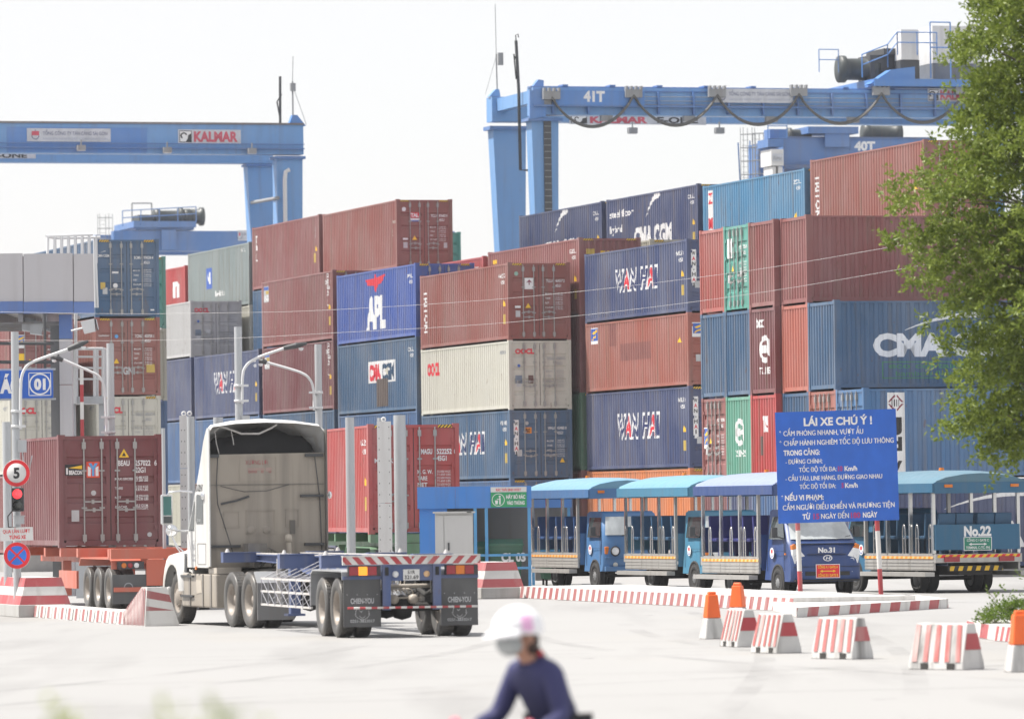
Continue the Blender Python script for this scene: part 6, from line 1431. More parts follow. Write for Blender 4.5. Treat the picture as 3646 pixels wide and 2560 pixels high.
p.poly('yellow', [(1.42, H - .53), (1.66, H - .53), (1.54, H - .33)]); p.poly('black', [(1.49, H - .50), (1.59, H - .50), (1.54, H - .41)], .003)
p.text('white', 'BEAU', 1.40, H - .72, .12, .27, .03); p.text('white', '257022', 1.80, H - .72, .12, .36, .03); p.text('white', '6', 2.25, H - .72, .12, .06, .02); p.text('white', '22G1', 1.80, H - .88, .12, .24, .03)
for k, (n_, a_, b_) in enumerate((('MAX.GROSS', '30.480 KGS', '67.200 LBS'), ('TARE', '2.210 KGS', '4.870 LBS'), ('NET', '28.270 KGS', '62.330 LBS'), ('CU.CAP.', '33.2 CU.M.', '1.173 CU.FT.'))):
    v = H - 1.05 - .215 * k; p.text('white', n_, 1.32, v, .055, None, .02); p.text('white', a_, 1.80, v + .03, .055, .30, .02); p.text('white', b_, 1.80, v - .035, .055, .30, .02)
p.rect('black', .16, .58, H - .94, H - .68); p.poly('yellow', [(.24, H - .76), (.56, H - .70), (.56, H - .79)], .003); p.text('white', 'BEACON', .25, H - .91, .09, .31, .05, lift=.003); p.rect('white', .185, .225, H - .91, H - .76, .003)
p.rect('orangered', .66, .97, H - .99, H - .62); p.text('sky', 'Y', .815, H - .93, .26, .22, .06, 'c', lift=.003); p.poly('white', [(.69, H - .95), (.76, H - .95), (.76, H - .76), (.69, H - .72)], .003); p.poly('white', [(.87, H - .95), (.94, H - .95), (.94, H - .72), (.87, H - .76)], .003)
ink('orangered', (0.66, 0.07, 0.03)); p.disc('pale', .82, H - 1.34, .06, 16); p.rect('pale', .30, .48, .60, .86); p.disc('pale', 2.12, .28, .055, 14); b.done()
YM = 0.185; cm = at(1309 / SC, 1510 / SC, 151); cm = Vector((cm.x, cm.y, 0)); Am = Vector((-math.sin(YM), math.cos(YM), 0)); Bm = Vector((math.cos(YM), math.sin(YM), 0))
tt = road_chassis('semi_trailer', 'green trailer under the bright red MAGU container', M_GCH, cm + Bm * (W_ / 2) - Am * .15, PI / 2 + YM, 12.4, [1.2, 2.5, 3.8], 1.49, 0)
m = B(); m.box(-.045, -.021, -1.2, -.35, 1.28, 1.46); o = m.build('number_board', weathered('olive_board', (0.26, 0.27, 0.10)), tt); P = Print((-.045, -.35, 1.28), (0, -1, 0), (-1, 0, 0)); P.text('yellow', 'R-0220', .12, .05, .10, .5, .03); P.build(o, INK)
pm_ = cm + Bm * W_
b = Box('bright red MAGU container numbered 522252 on the green trailer', 'magu', (pm_.x, pm_.y, 1.495), PI / 2 + YM)
p = b.end(); H = b.H; p.text('white', 'MAGU', 1.42, H - .80, .13, .30, .03); p.text('white', '522252', 1.84, H - .80, .13, .40, .03); p.text('white', '0', 2.30, H - .80, .12, .06, .02); p.text('white', '45G1', 1.84, H - .98, .13, .26, .03)
for k, n_ in enumerate(('M. G. W.', 'TARE', 'NET', 'CU. CAP.')): p.text('white', n_, 1.32, H - 1.32 - .17 * k, .105, .40 if k in (0, 3) else .26, .02); p.text('white', '32.500 KGS', 1.84, H - 1.29 - .17 * k, .055, .36); p.text('white', '71.650 LBS', 1.84, H - 1.37 - .17 * k, .055, .36)
p.text('white', 'MAERSK', .18, H - 1.02, .11, .5, .03); q = b.side(); b.side_marks(q, num='MAGU 522', tri=True); b.done()
# ================================================================ open-sided shuttle minibuses
M_ALU = weathered('aluminium_side', (0.42, 0.41, 0.39), dirt=(0.24, 0.22, 0.20), dirt_amt=.4, rust=.1, metal=.35)
def bus(label, loc, rz, hue, cab, number=None, rear=None, front=None):
    body = weathered('bus_paint_' + hue[0], hue[1], dirt_amt=.15, rust=.02, rough=.3, fade=.08)
    roofm = weathered('bus_roof_' + hue[0], hue[2], dirt_amt=.12, rust=0, rough=.4, fade=.1)
    seatm = plain('bus_seat_' + hue[0], hue[3], .6)
    t = thing('shuttle_minibus', label, 'minibus', loc, rz, 'open shuttle minibuses parked at the gate')
    XR, XF, HWb, FZ = -3.10, .62, .96, .92
    hwb0 = .86 if cab == 'new' else .83
    for x, dual in ((-1.75, True), (1.50, False)):
        for s in (1, -1):
            wheel(t, x, s * (.72 if dual else hwb0 - .075), s, .33, .19, dual, M_TYRE2, plain('grey_wheel_disc', (0.20, 0.205, 0.21), .5))
            if dual: wheel(t, x, s * .50, s, .33, .19, True, M_TYRE2, MATS['grey_wheel_disc'])
        m = B(); m.tube((x, -.6, .34), (x, .6, .34), .05, 8); m.build('axle', M_UNDER, t)
    m = B(); m.box(XR + .1, 2.1, -.38, .38, .42, .62); m.box(-1.0, -.2, -.75, -.40, .40, .60); m.build('chassis', M_UNDER, t)
    m = B(); m.box(XR, XF, -HWb, HWb, FZ - .12, FZ); m.build('floor', M_ALU, t)
    for s in (1, -1):
        y = s * HWb
        for k in range(3): m = B(); x0 = XR + (XF - XR) * k / 3 + .006; x1 = XR + (XF - XR) * (k + 1) / 3 - .006; m.box(x0, x1, y - .02, y + .02, .56, FZ + .03); 
        m = B()
        for k in range(3):
            x0 = XR + (XF - XR) * k / 3 + .006; x1 = XR + (XF - XR) * (k + 1) / 3 - .006
            mm = B(); mm.box(x0, x1, y - .02, y + .02, .54, FZ + .02)
            for q in range(3): mm.box(x0 + .01, x1 - .01, min(y + s * .021, y + s * .03), max(y + s * .021, y + s * .03), .57 + .075 * q, .60 + .075 * q)
            mm.build('side_panel', M_ALU, t)
        P = Print((XF, y + .03, 0), (-1, 0, 0), (0, 1, 0)) if s > 0 else Print((XR, y - .03, 0), (1, 0, 0), (0, -1, 0))
        P.stripes(['orange', 'amberlight'], 0.02, XF - XR - .02, .815, .875, 30, .4); P.build(t, INK, 'reflective_strip')
        m = B(); m.box(XR - .03, XF - .1, y + s * .02, y + s * .24, .40, .50); m.build('step_bar', M_ALU, t)
        for x in (XR + .04, -1.85, -.62, XF - .04):
            m = B(); m.box(x - .035, x + .035, y - .035, y + .035, .94, 2.42); m.build('roof_post', M_STAIN if x not in (XF - .04,) else M_ALU, t)
        for x in (-2.75, -2.05, -1.35, -.50, .22):         # bent grab rails at the entries
            m = B(); yy = y - s * .06; m.pipe([(x - .07, yy, FZ), (x - .065, yy, 1.50), (x - .04, yy, 1.60), (x, yy, 1.63), (x + .04, yy, 1.60), (x + .065, yy, 1.50), (x + .07, yy, FZ)], .018, 7); m.tube((x - .066, yy, 1.30), (x + .066, yy, 1.30), .012, 6); m.build('grab_rail', M_STAIN, t)
    # seats: pairs facing forward
    for x in (-2.75, -2.05, -1.30, -.55, .12):
        for y in (-.64, -.24, .24, .64):
            m = B(); m.box(x - .20, x + .20, y - .19, y + .19, FZ + .36, FZ + .44); m.prism([(x - .24, FZ + .40), (x - .17, FZ + .40), (x - .24, FZ + .98), (x - .31, FZ + .96)], y - .19, y + .19, 'y'); m.box(x - .04, x + .04, y - .05, y + .05, FZ, FZ + .36); m.build('seat', seatm, t, .02)
    m = B(); m.box(XF - .02, XF + .02, -HWb + .04, HWb - .04, .62, 1.45); m.build('bulkhead', body, t)
    # canopy: arched roof with deep edge band
    X0, X1, yw = XR - .25, 1.80, HWb + .12; rings = []
    for x, k in ((X0, .80), (X0 + .22, .93), (X0 + .6, 1.0), (-.8, 1.06), (X1 - .6, 1.0), (X1 - .15, .93), (X1, .80)):
        rings.append([(x, yw * c_, 2.56 + (.34 * k) * h) for c_, h in ((-1, 0), (-.93, .35), (-.72, .66), (-.35, .92), (0, 1.0), (.35, .92), (.72, .66), (.93, .35), (1, 0))])
    loft(rings, roofm, 'canopy_top', t)
    for s in (1, -1): m = B(); m.box(X0, X1, s * yw - .02, s * yw + .02, 2.38, 2.60); m.build('canopy_edge', body, t)
    for x in (X0, X1): m = B(); m.box(x - .02, x + .02, -yw + .021, yw - .021, 2.36, 2.62); m.build('canopy_edge', body, t)
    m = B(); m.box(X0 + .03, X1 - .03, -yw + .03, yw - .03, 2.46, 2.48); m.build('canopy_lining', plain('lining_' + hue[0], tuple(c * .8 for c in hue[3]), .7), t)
    for x, nx in ((X1 + .02, 1), (X0 - .02, -1)):
        for y in (-.75, .75): m = B(); m.box(min(x, x + nx * .03), max(x, x + nx * .03), y - .09, y + .09, 2.50, 2.57); m.build('marker_lamp', M_LENSO, t)
    # rear panel
    m = B(); m.box(XR - .045, XR - .0, -HWb + .0, HWb, 1.02, 1.62); rp = m.build('rear_panel', body, t)
    m = B(); m.box(XR - .10, XR + .02, -HWb - .02, HWb + .02, .72, .92); rbm = m.build('rear_bumper', M_ALU, t)
    for s in (1, -1): m = B(); m.box(XR - .14, XR - .101, s * .62 - .17, s * .62 + .17, .74, .86); m.build('tail_lamp', M_LENSR, t)
    m = B(); m.box(XR + .05, XR + .12, -.62, .62, .52, .64); ub = m.build('underrun_bar', M_DARKST, t)
    if rear:
        P = Print((XR - .045, HWb, 1.02), (0, -1, 0), (-1, 0, 0)); P.text('white', rear, .96, .33, .22, .62, .05, 'c'); P.rect('white', .64, 1.28, -.02, .30); P.rect('busgreen', .655, 1.265, -.005, .285, .002)
        P.text('white', 'CỔNG C / GATE C', .96, .195, .055, .50, .02, 'c', lift=.004); P.text('white', 'TERMINAL C (TC- PH)', .96, .02, .06, .54, .02, 'c', lift=.004)
        P.poly('white', [(.75, .13), (.82, .165), (.82, .095)], .004); P.poly('white', [(1.17, .13), (1.10, .165), (1.10, .095)], .004); P.rect('white', .82, 1.10, .118, .142, .004); P.build(rp, INK)
        P = Print((XR - .10, HWb, .72), (0, -1, 0), (-1, 0, 0)); P.stripes(['yellow', 'signred'], .02, 1.9, .115, .19, 22, .8); P.build(rbm, INK, 'hazard_strip')
        P = Print((XR + .05, .62, .52), (0, -1, 0), (-1, 0, 0)); P.stripes(['yellow', 'black'], 0.02, 1.22, .004, .116, 12, .3); P.build(ub, INK, 'hazard_strip')
    # cab
    if cab == 'new': prof = [(.68, .40), (.68, 1.98), (.80, 2.03), (1.45, 2.03), (1.62, 1.96), (2.16, 1.30), (2.28, 1.20), (2.38, .92), (2.42, .66), (2.42, .42), (2.32, .36)]; hwb, hwt = .86, .70
    else: prof = [(.68, .45), (.68, 1.96), (.85, 2.02), (1.75, 2.02), (1.95, 1.95), (2.12, 1.38), (2.18, 1.22), (2.22, .95), (2.22, .62), (2.18, .48), (2.05, .45)]; hwb, hwt = .83, .72
    zt = max(p[1] for p in prof)
    def hw(z): return hwb if z < 1.25 else hwb + (hwt - hwb) * (z - 1.25) / (zt - 1.25)
    rings = []
    for c_, ins in ((-1.0, .10), (-.96, .045), (-.85, .0), (-.4, -.03), (0, -.04), (.4, -.03), (.85, .0), (.96, .045), (1.0, .10)):
        rings.append([(x - (ins if x > 1.4 else 0), hw(z) * c_, z) for x, z in prof])
    loft(rings, body, 'cab_body', t, closed=True)
    # glass: windscreen between two profile heights, side windows
    def fx(z):
        for (xa, za), (xb, zb) in zip(prof[3:], prof[4:]):
            if zb <= z <= za: return xa + (xb - xa) * (za - z) / (za - zb)
        return 2.3
    z0, z1 = (1.34, 1.90) if cab == 'new' else (1.40, 1.88)
    m = B(); rws = []
    for z in (z0, z1): rws.append([(fx(z) + .03 - ins + .012, hw(z) * c_ * .93, z) for c_, ins in ((-1, .045), (-.88, .0), (-.4, -.03), (0, -.04), (.4, -.03), (.88, .0), (1, .045))])
    n = 7; m.add(rws[0] + rws[1], [(i, i+1, n+i+1, n+i) for i in range(n-1)], True); m.build('windscreen', plain('windscreen_glass', (0.42, 0.45, 0.46), .08, 0, .25, .8), t)
    for s in (1, -1):
        a, b_ = hw(1.34) + .008, hw(1.86) + .008; xa = fx(1.36) - .22; xb = fx(1.84) - .16
        m = B(); m.add([(.92, s * a, 1.34), (xa, s * a, 1.34), (xb, s * b_, 1.86), (.92, s * b_, 1.86)], [(0, 1, 2, 3)]); m.build('side_window', M_GLASS, t)
        m = B(); m.box(.86, .868, s * (hwb + .002) - .004, s * (hwb + .002) + .004, .6, 1.3); m.box(xa + .02, xa + .028, s * (hwb + .002) - .004, s * (hwb + .002) + .004, .62, 1.3); m.box(.868, xa + .02, s * (hwb + .002) - .004, s * (hwb + .002) + .004, 1.06, 1.066); m.build('door_gap', M_UNDER, t)
        m = B(); m.lathe([(.40, -.03), (.41, .012), (.36, .016), (.355, -.03)], (1.50, s * (hwb - .005), .36), (0, s, 0), 22); m.lathe([(0, .006), (.355, .006)], (1.50, s * (hwb - .003), .36), (0, s, 0), 22); m.build('wheel_arch', M_UNDER, t)
        m = B(); m.box(fx(1.5) - .30, fx(1.5) - .22, s * (hwb + .10), s * (hwb + .24), 1.38, 1.62); m.tube((fx(1.4) - .26, s * hwb * .98, 1.36), (fx(1.4) - .26, s * (hwb + .17), 1.42), .016, 6); m.build('wing_mirror', M_DARKST, t, .02)
        # door crest
        P = Print((fx(1.3), hwb + .004, 0), (-1, 0, 0), (0, 1, 0)) if s > 0 else Print((0, -hwb - .004, 0), (1, 0, 0), (0, -1, 0))
        u = (fx(1.3) - 1.16) if s > 0 else 1.16; P.disc('white', u, 1.02, .13, 18); P.rect('signred', u - .05, u + .05, 1.02, 1.10, .002); P.ring('blue', u, 1.0, .06, .08, PI, 2 * PI, 10, lift=.002); P.build(t, INK, 'crest')
    if cab == 'new':
        for s in (1, -1):
            y = s * .67; m = B(); m.prism([(y - .15 * s, .74), (y + .12 * s, .78), (y + .165 * s, .98), (y + .165 * s, 1.10), (y + .02 * s, 1.13), (y - .13 * s, .96)], 2.26, 2.385, 'x'); hl = m.build('headlamp', M_LENSW, t); m = B(); m.prism([(y + .02 * s, 1.132), (y + .165 * s, 1.102), (y + .165 * s, 1.20), (y + .10 * s, 1.23)], 2.20, 2.36, 'x'); m.build('indicator', M_LENSO, hl)
            for yy, zz in ((y - .03 * s, .85), (y + .07 * s, .93)): m = B(); m.lathe([(.03, .004), (.052, .012), (.056, 0)], (2.386, yy, zz), (1, 0, 0), 14); m.build('reflector_ring', M_CHROME, hl)
            m = B(); m.box(1.95, 2.02, s * (hwb + .001) - .012, s * (hwb + .001) + .012, .98, 1.02); m.build('side_repeater', M_LENSO, t)
            m = B(); m.lathe([(0, .03), (.05, .02), (.06, 0)], (2.40, s * .62, .58), (1, 0, 0), 14); m.build('fog_lamp', M_LENSW, t)
        m = B(); m.box(2.405, 2.456, -.55, .55, .50, .59); m.build('air_intake', M_UNDER, t)
        m = B(); m.box(2.30, 2.458, -.80, .80, .37, .405); m.build('bumper_lip', M_UNDER, t)
        m = B(); m.box(2.30, 2.452, -.82, .82, .700, .708); m.build('bumper_seam', M_UNDER, t)
        m = B(); m.box(2.30, 2.432, -.48, .48, .985, .993); m.box(2.2, 2.335, -.74, .74, 1.225, 1.24); m.build('bonnet_seam', M_UNDER, t)
        P = Print((2.47, -.84, 0), (0, 1, 0), (1, 0, 0)); c0 = .84
        P.ring('white', c0, .90, .055, .072, n=20, sx=1.6); P.text('white', 'H', c0, .868, .066, .10, .03, 'c', slant=.3)
        P.rect('white', c0 - .30, c0 + .30, .44, .76); P.rect('signred', c0 - .285, c0 + .285, .455, .745, .002)
        P.text('yellow', 'CỔNG A / GATE A', c0, .665, .058, .50, .02, 'c', lift=.004); P.text('yellow', 'CỔNG B / GATE B', c0, .475, .058, .50, .02, 'c', lift=.004)
        P.poly('yellow', [(c0 - .2, .60), (c0 - .13, .63), (c0 - .13, .57)], .004); P.poly('yellow', [(c0 + .2, .60), (c0 + .13, .63), (c0 + .13, .57)], .004); P.rect('yellow', c0 - .13, c0 + .13, .59, .61, .004); P.build(t, INK)
        P = Print((2.40, -.84, 0), (0, 1, 0), (1, 0, 0)); P.text('white', front, c0, 1.03, .11, .42, .05, 'c'); P.build(t, INK)
        for s in (-.3, .3): m = B(); m.prism([(s - .24, 1.38), (s + .24, 1.38), (s + .12, 1.45), (s - .10, 1.47)], 1.96, 2.0, 'x'); m.build('paper_sheet', M_WHITEP, t)
    else:
        for s in (1, -1):
            m = B(); m.lathe([(0, .03), (.08, .025), (.11, .0)], (2.235, s * .52, .98), (1, 0, 0), 18); hl = m.build('headlamp', M_LENSW, t); m = B(); m.lathe([(.105, .02), (.13, .03), (.135, 0), (.105, 0)], (2.233, s * .52, .98), (1, 0, 0), 18); m.build('headlamp_rim', M_UNDER, hl)
            m = B(); m.box(2.10, 2.215, s * .74 - .055, s * .74 + .055, .90, 1.10); m.build('indicator', M_LENSO, t, .02)
            m = B(); m.lathe([(0, .03), (.06, .02), (.07, 0)], (2.235, s * .52, .62), (1, 0, 0), 14); m.build('fog_lamp', plain('milky_lens', (0.5, 0.5, 0.46), .3), t)
        m = B(); m.box(2.19, 2.275, -.80, .80, .80, .82); m.box(2.19, 2.29, -.81, .81, .46, .58); m.build('front_bumper', body, t, .02)
        m = B(); m.tube((1.3, -.5, 2.0), (1.28, -.52, 2.62), .006, 4); m.build('aerial', M_DARKST, t)
    for s in (-.32, .30): m = B(); m.tube((fx(z0) + .07, s, z0 - .02), (fx(z0 + .1) + .06, s + .42, z0 + .07), .010, 4); m.build('wiper', M_UNDER, t)
    m = B(); m.tube((-1.3, 0, 2.86), (-1.3, 0, 2.98), .07, 10, .05); m.build('beacon_lamp', M_LENSO, t)
    return t
ink('amberlight', (0.80, 0.48, 0.20)); ink('busgreen', (0.02, 0.20, 0.13))
BF = R(19); Fb = Vector((math.sin(BF), -math.cos(BF), 0)); Lb = Vector((math.cos(BF), math.sin(BF), 0)); rzb = math.atan2(Fb.y, Fb.x)
def place(dx, Y): r = ray(dx, 1330); P_ = Vector((r.x / r.y * Y, Y, 0)); return P_ - Fb * 1.50 + Lb * .80
H1 = ('steel_blue', (0.065, 0.165, 0.34), (0.13, 0.28, 0.40), (0.030, 0.085, 0.23)); H2 = ('teal_blue', (0.060, 0.20, 0.31), (0.12, 0.28, 0.38), (0.032, 0.10, 0.20)); H3 = ('royal_blue', (0.030, 0.062, 0.185), (0.22, 0.27, 0.42), (0.032, 0.036, 0.17)); H4 = ('petrol_blue', (0.030, 0.120, 0.215), (0.08, 0.17, 0.23), (0.028, 0.085, 0.16))
bus('steel-blue open minibus with round headlamps beside the rubbish shelter', place(1337, 151), rzb, H1, 'old')
bus('teal-blue open minibus parked between two other minibuses in the queue', place(1560, 143.5), rzb, H2, 'old')
bus('dark blue open minibus marked No.31 with a red gate plate', place(1750, 133.5), rzb, H3, 'new', front='No.31')
th = R(22.5); F4 = Vector((-math.sin(th), math.cos(th), 0)); L4 = Vector((-math.cos(th), -math.sin(th), 0)); r4 = ray(2096, 1250); P4 = Vector((r4.x / r4.y * 136, 136, 0))
bus('petrol-blue open minibus showing its rear panel marked No.22', P4 + F4 * 3.1 - L4 * 1.12, PI / 2 + th, H4, 'old', rear='No.22').scale = (1, 1.17, 1)
# ================================================================ notice board
NY = 124.0; sc = FPX / NY; RB_ = .018
def rot2(v): c_, s_ = math.cos(RB_), math.sin(RB_); return Vector((v[0] * c_ - v[1] * s_, 0, v[0] * s_ + v[1] * c_))
pc = at(1877, 1045, NY); Wn, Hn = 271 * SC / sc, 249 * SC / sc
w = Wt('notice_board', 'big blue drivers notice board headed LÁI XE CHÚ Ý on red and white posts', 'sign', (pc.x, NY, 0))
m = w.mb(); cs = [pc + rot2((sx * Wn / 2, sz * Hn / 2)) for sx, sz in ((-1, -1), (1, -1), (1, 1), (-1, 1))]
m.add([v for v in cs] + [v + Vector((0, .03, 0)) for v in cs], [(0,1,2,3), (7,6,5,4), (0,4,5,1), (1,5,6,2), (2,6,7,3), (3,7,4,0)]); m.build('panel', INK['signblue'], w.t)
P = w.pr(cs[0], rot2((1, 0)), (0, -1, 0), up=rot2((0, 1)))
def ln(key, s, u0, u1, v, h, bold=.035): P.text(key, s, u0 * Wn, v * Hn, h * Hn, (u1 - u0) * Wn, bold)
ln('boardw', 'LÁI XE CHÚ Ý !', .235, .80, .872, .068); ln('boardw', '*', .03, .045, .79, .04); ln('boardw', 'CẤM PHÓNG NHANH, VƯỢT ẨU', .065, .725, .785, .045)
ln('boardw', '*', .03, .045, .70, .04); ln('boardw', 'CHẤP HÀNH NGHIÊM TỐC ĐỘ LƯU THÔNG', .065, .975, .697, .045); ln('boardw', 'TRONG CẢNG:', .06, .36, .610, .045)
ln('boardw', '- ĐƯỜNG CHÍNH:', .075, .38, .532, .040); ln('boardw', 'TỐC ĐỘ TỐI ĐA:', .185, .495, .457, .040); ln('boardred', '10', .505, .545, .457, .042, .05); ln('boardw', 'Km/h', .56, .665, .457, .040)
ln('boardw', '- CẦU TÀU, LINE HÀNG, ĐƯỜNG GIAO NHAU', .07, .87, .380, .040); ln('boardw', 'TỐC ĐỘ TỐI ĐA:', .185, .485, .305, .040); ln('boardred', '5', .53, .55, .305, .042, .05); ln('boardw', 'Km/h', .56, .665, .305, .040)
ln('boardw', '*', .03, .045, .21, .04); ln('boardw', 'NẾU VI PHẠM:', .06, .38, .205, .045); ln('boardw', 'CẤM NGƯỜI ĐIỀU KHIỂN VÀ PHƯƠNG TIỆN', .04, .965, .118, .045)
ln('boardw', 'TỪ', .20, .265, .032, .045); ln('boardred', '15', .29, .34, .032, .047, .05); ln('boardw', 'NGÀY ĐẾN', .355, .585, .032, .045); ln('boardred', '180', .60, .68, .032, .047, .05); ln('boardw', 'NGÀY', .70, .82, .032, .045)
ink('boardw', (0.70, 0.68, 0.66)); ink('boardred', (0.30, 0.03, 0.16)); P.build(w.t, INK)
for xt, xb in ((1788, 1796), (1966, 1977)):
    bands = [(1160, 1189, 'kred'), (1189, 1280, 'kwhite'), (1280, 1330, 'kred'), (1330, 1375, 'kwhite')] if xt < 1900 else [(1155, 1190, 'kred'), (1190, 1275, 'kwhite'), (1275, 1345, 'kred'), (1345, 1375, 'kwhite')]
    for ya, yb, k in bands:
        f = lambda y: at(xt + (xb - xt) * (y - 1160) / 200, y, NY + .08)
        a, b = f(ya), f(yb); b.z = max(b.z, .0); m = w.mb(); m.tube(a, b, .052, 12); m.build('post_band', INK[k], w.t)
    a = at(xt, 1165, NY + .08); m = w.mb(); m.tube((a.x, NY + .08, a.z), Vector((a.x, NY + .08, a.z)) + rot2((-.0, 2.2)), .045, 10); m.build('post', M_GALV, w.t)

# ================================================================ rubbish shelter, bins, cabinet
HY = 146.0
M_SHB = weathered('shelter_blue', (0.055, 0.22, 0.60), dirt_amt=.2, rust=.08, rough=.4); M_SHL = plain('shelter_frame_blue', (0.09, 0.30, 0.56), .5); M_BIN = weathered('bin_green', (0.020, 0.110, 0.060), dirt_amt=.3, rust=.1)
def shelter(label, x0, x1, HY, posts, screen):
    a, b = at(x0, 1092, HY), at(x1, 1137.5, HY); w = Wt('rubbish_shelter', label, 'shelter', (a.x, HY, 0)); D_ = 2.2; n = 3 if x1 - x0 > 150 else 1
    for k in range(n): m = w.mb(); m.box(a.x + (b.x - a.x) * k / n + .003, a.x + (b.x - a.x) * (k + 1) / n - .003, HY, HY + .10, b.z, a.z); m.build('fascia_panel', M_SHB, w.t)
    m = w.mb(); m.box(a.x + .02, b.x - .02, HY + .101, HY + D_, b.z + .22, b.z + .26); m.build('roof', M_SHB, w.t)
    if screen:
        p = at(1002, 1137, HY).x; m = w.mb(); m.box(a.x + .05, p, HY + .12, HY + .16, 0, b.z + .2); m.build('side_screen', M_SHB, w.t); m = w.mb(); m.box(a.x + .05, a.x + .09, HY + .161, HY + D_, 0, b.z + .2); m.build('side_screen', M_SHB, w.t)
    m = w.mb(); m.box(a.x + .1, b.x - .1, HY + D_ - .04, HY + D_ - .01, 0.1, b.z + .2); m.build('back_wall', weathered('shelter_grey', (0.16, 0.16, 0.155), rust=0), w.t)
    for x in posts: q = at(x, 1200, HY).x; m = w.mb(); m.box(q - .04, q + .04, HY + .02, HY + .10, 0, b.z - .002); m.build('post', M_SHL, w.t)
    for z in (.62, .95): m = w.mb(); q0, q1 = at(posts[0], 1200, HY).x, at(posts[-1], 1200, HY).x; m.box(q0, q1, HY - .02, HY + .015, z - .03, z + .03); m.build('guard_rail', M_SHL, w.t)
shelter('blue roofed rubbish shelter carrying the green litter notice', 935, 1192, HY, (1066, 1091, 1187), True)
shelter('smaller blue shelter bay set back behind the first minibus', 1190, 1282, 158.5, (1195, 1276), False)
a, b = at(1100, 1092, HY - .05), at(1181, 1136, HY - .05); w = Wt('litter_notice', 'green litter notice HÃY BỎ RÁC VÀO THÙNG with white figure', 'sign', at(1140, 1114, HY - .05)); hS = a.z - b.z; wS = b.x - a.x
m = w.mb(); m.box(a.x, b.x, HY - .05, HY - .02, b.z, a.z - hS * .26); m.build('panel', INK['green'], w.t); m = w.mb(); m.box(a.x, b.x, HY - .05, HY - .02, a.z - hS * .255, a.z); m.build('heading', M_WHITEP, w.t)
P = w.pr((a.x, HY - .05, b.z), (1, 0, 0), (0, -1, 0)); P.text('signred', 'RÁC THẢI SINH HOẠT', wS / 2, hS * .80, hS * .12, wS * .7, .02, 'c'); P.text('white', 'HÃY BỎ RÁC', wS * .43, hS * .42, hS * .17, wS * .53, .04); P.text('white', 'VÀO THÙNG', wS * .45, hS * .12, hS * .17, wS * .49, .04)
P.ring('white', wS * .21, hS * .36, hS * .29, hS * .32, n=24); P.disc('white', wS * .25, hS * .53, hS * .05, 10); P.rect('white', wS * .235, wS * .275, hS * .14, hS * .47); P.poly('white', [(wS*.13, hS*.15), (wS*.19, hS*.15), (wS*.205, hS*.34), (wS*.115, hS*.34)]); P.rect('white', wS * .17, wS * .25, hS * .38, hS * .42); P.build(w.t, INK)
def bin_(label, x0, x1, Y, h, text=None, lid=True):
    p, q = at(x0, 1200, Y).x, at(x1, 1200, Y).x; w = Wt('wheeled_bin', label, 'bin', ((p + q) / 2, Y + .4, 0), 'green rubbish bins'); W1 = q - p
    m = w.mb(); m.frustum((p + .08, q - .08, Y + .1, Y + .85), (p, q, Y, Y + .95), .18, h - .1); m.build('tub', M_BIN, w.t); m = w.mb(); m.box(p - .03, q + .03, Y - .04, Y + .98, h - .098, h - .05); m.build('rim', M_BIN, w.t)
    if lid: m = w.mb(); m.prism([(Y - .03, h - .049), (Y + .97, h - .049), (Y + .75, h + .06), (Y + .2, h + .08)], p, q, 'x'); m.build('lid', M_BIN, w.t)
    for x in (p + .15, q - .15):
        for yy in (Y + .18, Y + .78): m = w.mb(); m.lathe([(0, -.03), (.09, -.03), (.09, .03), (0, .03)], (x, yy, .09), (1, 0, 0), 12); m.build('castor', M_RUBBER, w.t)
    if text: P = w.pr((p, Y + .0, 0), (1, 0, 0), (0, -1, 0), lift=.03); P.text('white', text, W1 * .36, h * .62, .20, .62, .05); P.rect('white', W1 * .50, W1 * .56, h * .30, h * .48); P.ring('white', W1 * .53, h * .40, .05, .065, n=12); P.build(w.t, INK)
bin_('green bin marked CL 03 under the blue shelter', 1096, 1172, HY + .12, 1.28, 'CL 03'); bin_('unmarked green bin beside the cabinet under the shelter', 1030, 1088, HY + .5, 1.22); bin_('green bin with sloping side in the set-back shelter bay', 1205, 1268, 158.8, 1.15, None, False)
bin_('low dark green bin beyond the first minibus wheels', 1212, 1272, 156.8, .80, None, False)
CY = 136.0; a, b = at(975, 1151, CY), at(1060, 1151, CY); w = Wt('electrical_cabinet', 'pale grey electrical cabinet with black handle in front of the blue shelter', 'cabinet', ((a.x + b.x) / 2, CY, 0))
M_CABN = weathered('cabinet_grey', (0.50, 0.50, 0.49), dirt_amt=.12, rust=0, rough=.45); xm = at(995, 1151, CY).x
m = w.mb(); m.box(a.x, b.x, CY + .05, CY + .6, 0, a.z); m.build('body', M_CABN, w.t); m = w.mb(); m.box(xm + .01, b.x - .012, CY + .02, CY + .049, .12, a.z - .05); d = m.build('door', M_CABN, w.t); m = w.mb(); m.box(a.x + .01, xm - .01, CY + .03, CY + .049, .12, a.z - .05); m.build('side_door', M_CABN, w.t)
m = w.mb(); m.prism([(a.x - .05, a.z + .001), (b.x + .05, a.z + .001), (b.x + .05, a.z + .04), (a.x - .05, a.z + .04)], CY - .04, CY + .66, 'y'); m.build('lid', M_CABN, w.t)
h0 = at(1006, 1225, CY); m = MB(); m.M = Matrix.Translation(-w.b); m.box(h0.x - .02, h0.x + .02, CY - .01, CY + .019, h0.z - .09, h0.z + .09); m.build('handle', M_DARKST, d); m = MB(); m.M = Matrix.Translation(-w.b); m.box(b.x - .14, b.x - .03, CY - .046, CY - .041, a.z + .01, a.z + .035); m.build('maker_plate', M_DARKST, w.t)

